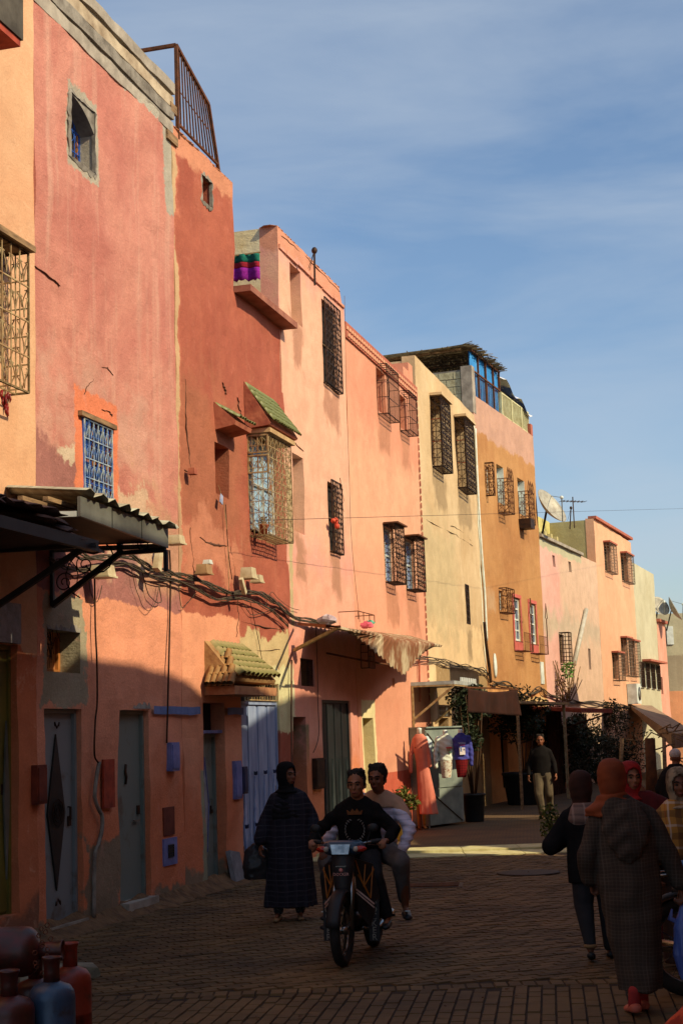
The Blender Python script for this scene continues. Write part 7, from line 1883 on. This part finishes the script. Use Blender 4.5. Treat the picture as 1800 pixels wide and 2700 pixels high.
mb = MB(); mb.ell((0, 0, 0), (.055, .05, .11), None, 12, 8); mb.ell((0.01, 0, -.12), (.045, .045, .06), None, 12, 8); fuse(mb, 'wrapping', mat('beige_wrapping', RGB(150, 112, 76), RGB(90, 76, 40), .9, 0, 9), TD, .01)

# ---- woman in the grey checked djellaba, from behind
A = empty('person', spot(1676, 2670), R(180-3), 'woman in long grey checked hooded robe and rust headscarf seen from behind', 'person')
pose = dict(head=(.07, -.02, 1.53), neck=(.05, 0, 1.41), chest=(.02, 0, 1.22), pelvis=(0, .0, .9), shL=(.20, 0, 1.31), shR=(-.19, 0, 1.31), elL=(.265, .02, 1.04), elR=(-.27, .02, 1.04), wrL=(.24, -.08, .86), wrR=(-.345, -.02, .80),
            hipL=(.09, 0, .84), hipR=(-.09, 0, .84), knL=(.06, .0, .46), knR=(-.09, -.08, .46), anL=(.02, .10, .12), anR=(-.06, -.12, .09), toeL=(.04, -.07, .03), toeR=(-.06, -.28, .03), yaw=0, curl=.9, hdR=(-.15, -.1, -1), pmR=(1, 0, 0))
M = person_body(A, pose, SK3, .010)
M_plaid2 = plaid('grey_check_wool', RGB(66, 55, 47), [(RGB(104, 90, 80), .024, .007, 2, 0), (RGB(98, 86, 76), .024, .007, 0, 0), (RGB(48, 40, 36), .12, .05, 2, .02), (RGB(48, 41, 36), .12, .05, 0, .02), (RGB(104, 90, 80), .24, .008, 0, .05)], amt=.24)
mb = MB(); loft(mb, [(-.03, .06, .15, .15, .12), (-.03, .03, .35, .165, .14), (-.02, .01, .6, .185, .165), (0, .0, .85, .215, .18), (0, .0, 1.0, .205, .165), (0, 0, 1.15, .20, .15), (.02, 0, 1.28, .185, .125), (.04, 0, 1.38, .12, .09), (.05, 0, 1.43, .08, .08)], 36, 5, .05, .3)
limb(mb, [(.20, 0, 1.31), (.265, .02, 1.04), (.25, -.06, .88)], [.085, .08, .07]); limb(mb, [(-.19, 0, 1.31), (-.27, .02, 1.04), (-.34, -.01, .84)], [.085, .08, .07])
rb = fuse(mb, 'robe', M_plaid2, A, .012, 3, disp=lambda c: .012*math.sin(c.x*26+c.y*14+c.z*6+mnoise.noise(c*3)*4)*max(.2, 1.2-c.z) + .010*mnoise.noise(Vector((c.x*5, c.y*5, c.z*9))))
mb = MB(); loft(mb, [(.01, .17, .98, .03, .02), (.01, .165, 1.06, .10, .045), (.01, .15, 1.17, .155, .06), (.01, .12, 1.28, .16, .07), (.03, .08, 1.36, .13, .08), (.04, .04, 1.41, .09, .08)], 24, 0, 0); fuse(mb, 'hood', M_plaid2, A, .012, 2, disp=lambda c: .008*math.sin((c.z+abs(c.x)*.8)*48))
scarf(A, M, mat('rust_scarf', RGB(138, 66, 32), RGB(108, 48, 24), .85, 0, 5, .2), sh=.195, drop=.12, amp=.007, lift=.03)
for a, b in (((.02, .16, .02), (.04, -.04, 0)), ((-.06, -.06, 0), (-.06, -.28, 0))):
    g = MB(); shoe(g, a, b, .05, .07); fuse(g, 'slipper', mat('pink_slipper', RGB(200, 110, 90), RGB(170, 88, 70), .7), A, .009)
for x, y in ((.02, .13), (-.06, -.1)):
    g = MB(); cap(g, (x, y-.02, .06), (x, y, .16), .045, .042); fuse(g, 'sock', mat('red_sock', RGB(170, 54, 50), RGB(140, 40, 40), .9), A, .009)
hp = A.matrix_basis @ Vector((-.385, -.04, .66)); BB = empty('plastic_bag', hp, 0, 'blue plastic carrier bag hanging from the hand of the woman in grey check', 'bag')
M_bluebag = mat('blue_plastic_bag', RGB(104, 122, 190), RGB(70, 84, 150), .35, 0, 6, .4, .5, stretch=(3, 3, .7))
mb = MB(); loft(mb, [(.02, 0, -.52, .03, .02), (.02, 0, -.46, .09, .06), (.01, 0, -.3, .12, .08), (0, 0, -.12, .10, .06), (0, 0, .0, .05, .03), (0, 0, .08, .02, .015)], 22, 6, .07, grow=False); fuse(mb, 'sack', M_bluebag, BB, .010, 2, disp=lambda c: mnoise.noise(Vector((c.x*30, c.y*30, c.z*6)))*.012)
mb = MB(); mb.tube([(-.05, 0, -.1), (-.12, .0, -.06), (-.1, 0, .0)], [.02, .02, .006], 6); mb.build('handle', M_bluebag, BB)
# ---- girl with the red headscarf
A = empty('person', (at_depth(1695, 2050, 13.0).x, 13.0, 0), R(-18), 'young woman in bright red headscarf and dark red robe looking over her shoulder', 'person')
pose = dict(head=(-.10, -.04, 1.45), neck=(-.04, 0, 1.34), chest=(.02, 0, 1.17), pelvis=(.03, 0, .88), shL=(.19, 0, 1.25), shR=(-.15, 0, 1.25), elL=(.25, 0, 1.0), elR=(-.22, 0, 1.0), wrL=(.26, -.05, .8), wrR=(-.24, -.05, .8), hipL=(.09, 0, .82), hipR=(-.09, 0, .82), knL=(.09, -.04, .45), knR=(-.09, .03, .45), anL=(.09, 0, .09), anR=(-.09, .02, .09), yaw=R(28))
M = person_body(A, pose, SK1, .010)
scarf(A, M, mat('bright_red_scarf', RGB(170, 28, 26), RGB(120, 18, 18), .8, 0, 5, .2), sh=.17, drop=.16)
mb = MB(); loft(mb, [(.03, 0, .06, .24, .2), (.03, 0, .5, .22, .17), (.03, 0, .9, .2, .15), (.02, 0, 1.15, .2, .14), (.0, 0, 1.26, .16, .11), (-.02, 0, 1.34, .08, .08)], 32, 6, .05); limb(mb, [(.19, 0, 1.25), (.26, 0, 1.0), (.27, -.04, .83)], [.08, .08, .08]); limb(mb, [(-.15, 0, 1.25), (-.22, 0, 1.0), (-.25, -.04, .83)], [.075, .075, .08])
fuse(mb, 'robe', mat('dark_red_robe', RGB(92, 20, 22), RGB(64, 14, 16), .9, 0, 5, .2), A, .014, disp=folds_d(.006))
# ---- woman with checked shawl at the right edge
A = empty('person', (at_depth(1789, 2100, 12.2).x, 12.2, 0), R(-6), 'woman wrapped in yellow brown checked shawl at the right edge', 'person')
pose = dict(head=(0, -.03, 1.41), neck=(0, 0, 1.29), chest=(0, .02, 1.12), pelvis=(0, 0, .85), shL=(.17, 0, 1.2), shR=(-.17, 0, 1.2), elL=(.24, -.02, .96), elR=(-.26, -.02, .95), wrL=(.16, -.2, .9), wrR=(-.24, -.1, .78), hipL=(.08, 0, .8), hipR=(-.08, 0, .8), knL=(.08, 0, .44), knR=(-.08, 0, .44), anL=(.08, 0, .08), anR=(-.08, 0, .08), yaw=R(4))
M = person_body(A, pose, SK3, .011)
M_shawl = plaid('yellow_brown_check_shawl', RGB(160, 116, 56), [(RGB(50, 36, 34), .17, .05, 2, .0), (RGB(190, 180, 168), .17, .018, 2, .07), (RGB(56, 40, 38), .15, .045, 0, .02), (RGB(190, 180, 170), .15, .014, 0, .08), (RGB(150, 40, 30), .3, .006, 0, .1)])
scarf(A, M, mat('grey_beige_scarf', RGB(150, 134, 110), RGB(90, 76, 60), .9, 0, 7, .2, fac=(.45, .55)), sh=.12, drop=.08)
mb = MB(); loft(mb, [(0, 0, .80, .25, .16), (0, 0, .92, .27, .18), (0, 0, 1.08, .25, .17), (0, 0, 1.2, .2, .14), (0, 0, 1.3, .1, .1)], 32, 5, .05); limb(mb, [(-.17, 0, 1.2), (-.27, -.02, .95), (-.25, -.09, .82)], [.09, .09, .06]); fuse(mb, 'shawl', M_shawl, A, .013, disp=folds_d(.008, 6))
mb = MB(); loft(mb, [(0, 0, .05, .2, .16), (0, 0, .4, .19, .15), (0, 0, .85, .2, .15)], 32, 6, .05); fuse(mb, 'skirt', mat('dark_brown_skirt', RGB(66, 44, 34), RGB(48, 32, 26), .95, 0, 9, .3), A, .015)
mb = MB(); mb.tube([(-.235, -.14, .82), (-.225, -.16, .0)], .012, 8); wp = A.matrix_basis @ Vector((-.235, -.14, 0)); 
WS = empty('walking_stick', wp, 0, 'dark walking stick beside the checked shawl woman', 'walking stick'); MB().tube([(0, 0, 0), (0, 0, .80), (.03, -.01, .84), (.07, 0, .82)], .013, 8).build('shaft', M_black, WS)
# ---- figure in black with white cap, far right
A = empty('person', (at_depth(1778, 2000, 23.0).x, 23.0, 0), R(150), 'figure in black with white knitted cap near the pergola', 'person')
pose = dict(head=(0, -.03, 1.37), neck=(0, 0, 1.26), chest=(0, .02, 1.1), pelvis=(0, 0, .84), shL=(.18, 0, 1.18), shR=(-.18, 0, 1.18), elL=(.25, 0, .93), elR=(-.25, 0, .93), wrL=(.24, -.08, .74), wrR=(-.24, -.08, .74), hipL=(.08, 0, .8), hipR=(-.08, 0, .8), knL=(.08, 0, .44), knR=(-.08, 0, .44), anL=(.08, 0, .08), anR=(-.08, 0, .08), yaw=0)
M = person_body(A, pose, SK2, .013)
mb = MB(); mb.ell(M @ Vector((0, .015, .06)), (.088, .1, .085), M.to_3x3(), 14, 8); mb.build('knitted_cap', mat('white_knit', RGB(200, 192, 184), RGB(170, 160, 150), .9, 0, 30, .3), A)
mb = MB(); loft(mb, [(0, 0, .1, .26, .2), (0, 0, .5, .26, .2), (0, 0, .9, .26, .18), (0, 0, 1.1, .25, .16), (0, 0, 1.2, .17, .12), (0, 0, 1.29, .09, .09)], 28, 5, .04); limb(mb, [(-.18, 0, 1.18), (-.27, 0, .93), (-.25, -.07, .78)], [.09, .09, .08]); limb(mb, [(.18, 0, 1.18), (.27, 0, .93), (.25, -.07, .78)], [.09, .09, .08]); fuse(mb, 'cloak', M_blackcloth, A, .016)
# ---- seated figure in orange at the corner
A = empty('person', (at_depth(1868, 2650, 6.6).x, 6.6, 0), R(20), 'seated person in orange patterned shawl at the lower right corner', 'person')
pose = dict(head=(0, -.08, .86), neck=(0, -.02, .74), chest=(0, .02, .58), pelvis=(0, .08, .30), shL=(.17, 0, .66), shR=(-.17, 0, .66), elL=(.22, -.1, .44), elR=(-.22, -.1, .44), wrL=(.1, -.28, .42), wrR=(-.1, -.28, .42), hipL=(.1, .06, .28), hipR=(-.1, .06, .28), knL=(.16, -.30, .42), knR=(-.16, -.30, .42), anL=(.14, -.32, .08), anR=(-.14, -.32, .08), yaw=R(20))
M = person_body(A, pose, SK2, .012)
M_orsh = mat('orange_patterned_shawl', RGB(196, 70, 34), RGB(150, 46, 26), .9, 0, 26, .3, fac=(.45, .55))
scarf(A, M, M_orsh, sh=.19, drop=.2, amp=.008)
mb = MB(); loft(mb, [(0, -.08, .12, .33, .3), (0, -.06, .3, .30, .28), (0, 0, .5, .25, .19), (0, .0, .64, .21, .15), (0, -.01, .75, .1, .09)], 32, 6, .06); fuse(mb, 'shawl', M_orsh, A, .014, disp=folds_d(.008, 6))
ST = empty('wooden_crate', A.location, R(20), 'low wooden crate under the seated person in orange', 'crate')
for z in (.04, .13, .22):
    for y in (-.13, .21): MB().box(-.2, .2, y-.01, y+.01, z-.03, z+.03).build('slat', M_oldwood, ST)
    for x in (-.2, .2): MB().box(x-.01, x+.01, -.12, .2, z-.03, z+.03).build('slat', M_oldwood, ST)
# ---- parked motorcycle, only its tail reaches into the picture
pp = at_depth(1792, 2250, 10.9); PM = motorcycle((pp.x+.62, 10.9, 0), R(78), 'parked motorcycle with blue seat reaching in at the right edge', mat('blue_seat_vinyl', RGB(60, 110, 160), RGB(40, 80, 130), .4, 0, 6, .1))
PM.scale = (1.08, 1.08, 1.16)
# ================================================================ gas cylinders at the lower left
def gas(px, py, Y, rad, hgt, mt, lb, rot=None, z=0.0, neck=True):
    p = at_depth(px, py, Y); e = empty('gas_cylinder', (p.x, Y, z), R(random.uniform(0, 90)), lb, 'gas cylinder', 'gas cylinders at the lower left')
    if rot: e.rotation_euler = rot
    r = rad
    MB().lathe([(r*.8, .0), (r*.86, .02), (r*.8, .05), (r*.97, .07), (r, .12), (r, hgt*.48), (r*1.012, hgt*.485), (r*1.012, hgt*.50), (r, hgt*.505), (r, hgt*.82), (r*.95, hgt*.9), (r*.78, hgt*.96), (r*.4, hgt), (r*.28, hgt+.01)], 32).build('tank', mt, e)
    MB().lathe([(r*.36, hgt-.01), (r*.34, hgt+.06), (r*.36, hgt+.12), (r*.42, hgt+.135), (r*.42, hgt+.145), (r*.36, hgt+.14), (r*.28, hgt+.13), (r*.26, hgt)], 20).build('valve_guard', M_gr1 if mt is M_gb else mt, e)
    MB().lathe([(.018, hgt), (.018, hgt+.08), (.028, hgt+.085), (.028, hgt+.10), (.012, hgt+.11)], 12).build('valve', mat('brass_valve', RGB(130, 100, 50), RGB(90, 70, 36), .4, .7, 8, .1), e)
    return e
M_gr1 = mat('dull_red_gas_paint', RGB(88, 18, 12), RGB(52, 26, 18), .42, 0, 9, .12, .5)
M_gr2 = mat('orange_red_gas_paint', RGB(128, 38, 18), RGB(66, 32, 20), .45, 0, 9, .2, .5, fac=(.52, .7))
M_gb = mat('blue_grey_gas_paint', RGB(48, 70, 94), RGB(46, 38, 32), .4, .1, 9, .2, .5, fac=(.54, .7))
gas(137, 2600, 9.2, .137, .52, M_gb, 'blue grey gas cylinder in front of the red ones')
gas(186, 2600, 9.65, .13, .54, M_gr2, 'orange red gas cylinder standing behind the blue one')
gas(25, 2600, 9.0, .145, .48, M_gr1, 'dark red gas cylinder at the very left edge')
gas(95, 2600, 9.75, .13, .46, M_gr1, 'dark red gas cylinder hidden behind the blue one')
p = at_depth(-20, 2500, 9.5); GS = gas(-20, 2500, 9.5, .15, .52, M_gr1, 'dark red gas cylinder lying on top of the others', (R(90), 0, R(90)), .66)
GS.location.x = at_depth(96, 2500, 9.5).x - .50
mb = MB()
for k in range(16):
    p = at_depth(104+random.uniform(-8, 8), 2440, 9.35) + Vector((random.uniform(-.01, .06), 0, -.02*k)); mb.tube([p+Vector((.012*math.cos(t/6*6.28), 0 if k % 2 else .012*math.cos(t/6*6.28), .014*math.sin(t/6*6.28))) for t in range(6)], .0035, 4, closed=True)
tag(mb.build('chain', mat('rusty_chain', RGB(120, 70, 50), RGB(80, 50, 36), .5, .6, 8), None), 'rusty chain dangling from the lying gas cylinder', 'chain')

# ================================================================ clothes stall
e0 = ground(1130, 2184); e1 = ground(1222, 2172)
CB = empty('display_cabinet', (e0.x, e0.y, 0), math.atan2(e1.y-e0.y, e1.x-e0.x), 'grey metal display cabinet with crossed braces behind the hanging shirts', 'cabinet')
W = (Vector((e1.x, e1.y))-Vector((e0.x, e0.y))).length; Hc = at_depth(1135, 1920, e0.y).z
M_cab = mat('grey_cabinet_paint', C(176, 176, 150, .6), C(140, 142, 124, .6), .6, .1, 3, .2, .3)
MB().box(0, W, .0, .55, .04, Hc).build('carcass', M_cab, CB)
hz = Hc*.39
for a, b, c, d_ in ((.01, W-.01, .05, hz-.02), (.01, W-.01, hz+.01, Hc-.05)): MB().box(a, b, -.025, -.002, c, d_).build('door', M_cab, CB)
g = MB(); g.bar((.03, -.035, hz-.04), (W-.1, -.035, .08), .016); g.build('brace', M_irond, CB)
g = MB(); g.bar((.03, -.035, Hc-.1), (W*.45, -.035, Hc-.55), .02); g.build('brace', M_irond, CB)
MB().box(-.02, W+.02, -.05, .57, Hc+.001, Hc+.03).build('top', M_cab, CB)
ms = CB.matrix_basis
def torso(mb, c, s=1.0, w_=.17, d_=.09, h_=.5):
    x, y, z = c; loft(mb, [(x, y, z-h_*s, w_*.95*s, d_*s), (x, y, z-h_*.75*s, w_*.82*s, d_*.95*s), (x, y, z-h_*.4*s, w_*.95*s, d_*1.1*s), (x, y, z-.08*s, w_*s, d_*.9*s), (x, y, z-.02*s, w_*.6*s, d_*.7*s), (x, y, z+.03, .05*s, .05*s)], 20, 0, 0)
def garment(px, py, dy, label, mt, h_, sl, sr, cat='shirt', prints=None, w_=.17, pants=None, neck=M_white):
    p = at_depth(px, py, e0.y+dy); e = empty('mannequin_shirt', (p.x, p.y, p.z), R(8), label, cat, 'clothes shown at the stall')
    mb = MB(); torso(mb, (0, 0, 0), 1, w_, .09, h_)
    if sl: limb(mb, [(-w_*.9, 0, -.07), (-w_*1.25, -.02, -.35), (-w_*1.3, -.03, -.62)], [.055, .05, .04])
    if sr: limb(mb, [(w_*.9, 0, -.07), (w_*1.15, -.02, -.35), (w_*1.1, -.02, -.6)], [.055, .05, .04])
    g = fuse(mb, 'shirt', mt, e, .012, 2, disp=lambda c: .004*math.sin(c.z*60+c.x*30))
    m2 = MB(); m2.lathe([(.05, -.02), (.045, .05), (.05, .08), (.03, .1)], 12); m2.build('neck_stump', neck, e)
    if pants:
        mb = MB(); loft(mb, [(-.01, 0, -h_-.34, .09, .07), (0, 0, -h_-.1, .12, .09), (0, 0, -h_+.02, .13, .09)], 18, 3, .05); fuse(mb, 'trousers', pants, e, .012)
    if prints:
        for (x, z, ww, hh, col) in prints: MB().box(x-ww, x+ww, -.118, -.09, z-hh, z+hh).build('print', mat('print_%d_%d_%d' % col, RGB(*col), None, .8, 0, 40, 0), g)
    return e, g
M_cream = mat('cream_jersey', C(240, 232, 200), C(215, 204, 168), .9, 0, 5, .2)
e_, g_ = garment(1173, 1938, -.14, 'cream long sleeved shirt with small colour print on the cabinet', M_cream, .50, True, False, prints=[(.045, -.25, .06, .012, (200, 60, 50)), (.03, -.29, .03, .025, (150, 140, 110)), (.06, -.34, .03, .008, (60, 120, 90))], pants=mat('cream_floral_cloth', C(226, 206, 170), C(180, 120, 90), .9, 0, 22, .1, fac=(.5, .6)))
M_navy = mat('blue_violet_jersey', C(78, 76, 150), C(58, 56, 120), .9, 0, 5, .2)
e_, g_ = garment(1213, 1936, -.16, 'blue violet shirt with white and red print at the cabinet corner', M_navy, .50, False, True, prints=[(0, -.33, .055, .07, (235, 232, 235)), (-.03, -.29, .02, .05, (110, 150, 220)), (.03, -.30, .02, .018, (78, 76, 150))], pants=plaid('red_check_pyjama', RGB(110, 26, 30), [(RGB(50, 16, 24), .05, .015, 0, 0), (RGB(50, 16, 24), .05, .015, 2, 0)]))
text_mesh('VIDEO', 'lettering', mat('white_print_ink', C(235, 235, 240), None, .8, 0, 40, 0), g_, .05, (0, -.112, -.175)); text_mesh('LOVE', 'lettering', mat('red_print_ink', C(200, 40, 50), None, .8, 0, 40, 0), g_, .045, (0, -.116, -.215))
# long coral dress on a stand
pd = at_depth(1105, 1935, e0.y-.45); DR = empty('dress', (pd.x, pd.y, 0), R(-20), 'long coral buttoned dress hanging on a stand at the stall', 'dress', 'clothes shown at the stall')
zt = pd.z; M_coral = mat('coral_cloth', C(226, 120, 88), C(206, 100, 72), .9, 0, 4, .2)
zb = zt - 1.55
mb = MB(); loft(mb, [(.12, 0, zb, .19, .12), (.08, 0, zb+.5, .16, .11), (.03, 0, zb+1.0, .12, .09), (.01, 0, zt-.3, .14, .1), (0, 0, zt-.08, .145, .085), (0, 0, zt, .07, .06)], 24, 5, .07); limb(mb, [(-.13, 0, zt-.08), (-.18, -.03, zt-.4), (-.19, -.05, zt-.72)], [.055, .05, .042]); limb(mb, [(.13, 0, zt-.08), (.17, .02, zt-.4), (.19, .0, zt-.62)], [.055, .05, .04])
dd = fuse(mb, 'dress_cloth', M_coral, DR, .011, 3, disp=folds_d(.004, 8))
for z in (.26, .27): 
    for x in (-.06, .06): MB().ell((x, -.115, zt-z), (.009, .006, .009), None, 8, 5).build('button', M_irond, dd)
MB().lathe([(.05, zt-.01), (.045, zt+.08), (.055, zt+.1), (.02, zt+.12)], 12).build('neck_stump', M_white, DR)
MB().bar((-.06, .02, 0), (-.06, .02, zt-.05), .045).build('stand', M_iron, DR)
p = at_depth(1122, 1945, e0.y-.1); e = empty('mannequin_torso', (p.x, p.y, 0), 0, 'bare pale mannequin torso between dress and cabinet', 'mannequin')
mb = MB(); torso(mb, (0, 0, p.z), 1, .13, .08, .42); fuse(mb, 'bust', mat('pale_blue_mannequin', C(205, 205, 190), C(180, 180, 170), .5), e, .012); MB().bar((0, 0, 0), (0, 0, p.z-.4), .04).build('pole', M_greymetal, e)
p = at_depth(1110, 2160, e0.y-.25); e = empty('mannequin', (p.x, p.y, 0), R(10), 'ochre mannequin feet standing below the coral dress', 'mannequin')
for x in (-.05, .06):
    mb = MB(); limb(mb, [(x, 0, .62), (x, .0, .1)], [.045, .03]); cap(mb, (x, 0, .045), (x, -.13, .03), .03, .026, 8, .7, (0, 0, 1)); fuse(mb, 'leg', mat('ochre_mannequin_leg', C(200, 140, 50), C(160, 100, 36), .6), e, .01)
# ================================================================ plants
M_leafd = mat('dark_green_leaves', (.024, .038, .014), (.012, .021, .008), .6, 0, 9, .1, .3)
M_leafb = mat('bushy_olive_leaves', (.036, .036, .016), (.018, .020, .010), .7, 0, 9, .1, .3)
M_trunk = mat('thin_brown_trunk', RGB(86, 62, 42), RGB(60, 44, 30), .9, 0, 9, .4)
def bush(name, px, pyb, Y, h_, rx, ry, n, size, lb, cat, mt=M_leafd, pot=None, trunk=.3, clumps=9, stems=5, group=None):
    p = at_depth(px, pyb, Y); e = empty(name, (p.x, Y, 0), 0, lb, cat, group); z0 = 0
    if pot:
        r, ph, pm = pot; MB().lathe([(r*.78, 0), (r*.82, .03), (r*.98, ph*.9), (r*1.04, ph*.92), (r*1.04, ph), (r*.9, ph), (r*.88, ph*.9)], 20).build('pot', pm, e); MB().lathe([(r*.9, ph*.88), (0.01, ph*.9)], 16).build('soil', M_dark, e); z0 = ph*.85
    g = MB()
    for k in range(stems):
        a = random.random()*6.28; top = Vector((rx*.6*math.cos(a), ry*.6*math.sin(a), z0+trunk+(h_-trunk)*random.uniform(.5, .9))); b = Vector((.04*math.cos(a), .04*math.sin(a), z0))
        g.tube([b, b.lerp(top, .4)+Vector((random.uniform(-.05, .05), random.uniform(-.05, .05), 0)), top], [.025, .016, .006], 5)
    g.build('trunk', M_trunk, e)
    g = MB()
    for k in range(clumps):
        a = random.random()*6.28; rr = random.uniform(.1, .75); zc = z0+trunk + (h_-trunk)*random.uniform(.12, .9); sh = 1-abs((zc-z0-trunk)/(h_-trunk)-.45)
        leaves(g, (rx*rr*math.cos(a)*sh, ry*rr*math.sin(a)*sh, zc), (rx*random.uniform(.35, .6), ry*random.uniform(.35, .6), (h_-trunk)*random.uniform(.14, .24)), n//clumps, size)
    g.build('crown', mt, e); return e
M_potd = mat('dark_plastic_pot', RGB(30, 36, 38), RGB(22, 26, 28), .5, 0, 6, .1)
GP = 'plants along the shaded front'
bush('potted_tree', 1250, 2150, 32.2, 2.45, .55, .5, 2600, .05, 'dark potted tree behind the display cabinet', 'tree', pot=(.24, .58, M_potd), trunk=1.0, group=GP)
bush('potted_tree', 1385, 2110, 38.6, 2.25, .8, .7, 3200, .055, 'dark leafy potted tree left of the walking man', 'tree', pot=(.55, .8, mat('large_dark_planter', RGB(32, 40, 42), RGB(24, 30, 32), .6)), trunk=.7, clumps=14, group=GP)
for px, Y, h_, rx, n, mt, lb in ((1470, 44.5, 2.1, 1.1, 3000, M_leafb, 'brown green shrub behind the walking man'), (1525, 47.5, 2.2, 1.2, 3200, M_leafd, 'dark low shrub in front of the pale pink house'), (1575, 50.5, 1.8, 1.1, 2600, M_leafb, 'olive shrub above the black jacket woman'), (1628, 53.5, 2.9, 1.2, 3200, M_leafb, 'tall thin climbing bush on the far peach house')):
    bush('shrub', px, 2090, Y, h_, rx, .8, n, .06, lb, 'shrub', mt, trunk=.15, clumps=14, stems=8, group=GP)
for px, Y, h_, w_, lb in ((1478, 43.2, 2.5, 1.7, 'dark brown cloth screen hung under the thin shop awning'), (1545, 48.2, 2.3, 2.0, 'low brown reed screen before the pale pink house'), (1628, 54.5, 2.6, 2.2, 'brown reed screen at the foot of the far peach house')):
    p = at_depth(px, 2090, Y); e = empty('reed_screen', (p.x, Y+.5, 0), P2.rot(), lb, 'screen', 'dark screens along the shaded front')
    g = MB(); n = int(w_*2/.05)
    for k in range(n): x = -w_/2*1.0 + w_*k/n; g.bar((x, random.uniform(-.02, .02), 0), (x+random.uniform(-.02, .02), random.uniform(-.02, .02), h_*random.uniform(.93, 1.0)), .034, .02)
    g.build('reeds', mat('dark_brown_reeds', RGB(74, 46, 30), RGB(50, 32, 22), .95, 0, 6, .4), e)
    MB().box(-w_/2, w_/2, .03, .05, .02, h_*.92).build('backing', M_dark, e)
bush('flower_pot_plant', 1063, 2160, 27.3, .62, .30, .25, 420, .05, 'yellow green spiky plant in a yellow pot beside the coral dress', 'plant', M_gr, pot=(.15, .42, mat('yellow_pot', C(190, 160, 50), C(150, 120, 40), .6)), trunk=.02, clumps=6, group=GP)
u_, z_ = P2.uz(1492, 1850, .3); wp = P2.world(u_, -.3, 0); e = empty('wall_shrub', (wp.x, wp.y, z_), 0, 'straggly twig shrub with bright leaves on the awning by the drainpipe', 'shrub')
g = MB()
for k in range(26): a = Vector((random.uniform(-.15, .15), 0, 0)); b = a + Vector((random.uniform(-.5, .5), random.uniform(-.2, .2), random.uniform(.5, 1.3))); g.tube([a, a.lerp(b, .5)+Vector((random.uniform(-.1, .1), 0, 0)), b], .012, 4)
g.build('twigs', M_oldwood, e); g = MB(); leaves(g, (.1, 0, .95), (.22, .2, .3), 160, .06); g.build('leaves', mat('bright_green_leaves', C(120, 160, 50), C(80, 120, 36), .6), e); g = MB(); leaves(g, (-.2, 0, .35), (.4, .2, .4), 160, .05); g.build('dry_leaves', M_dry, e)

bpy.data.scenes.remove(TMP)
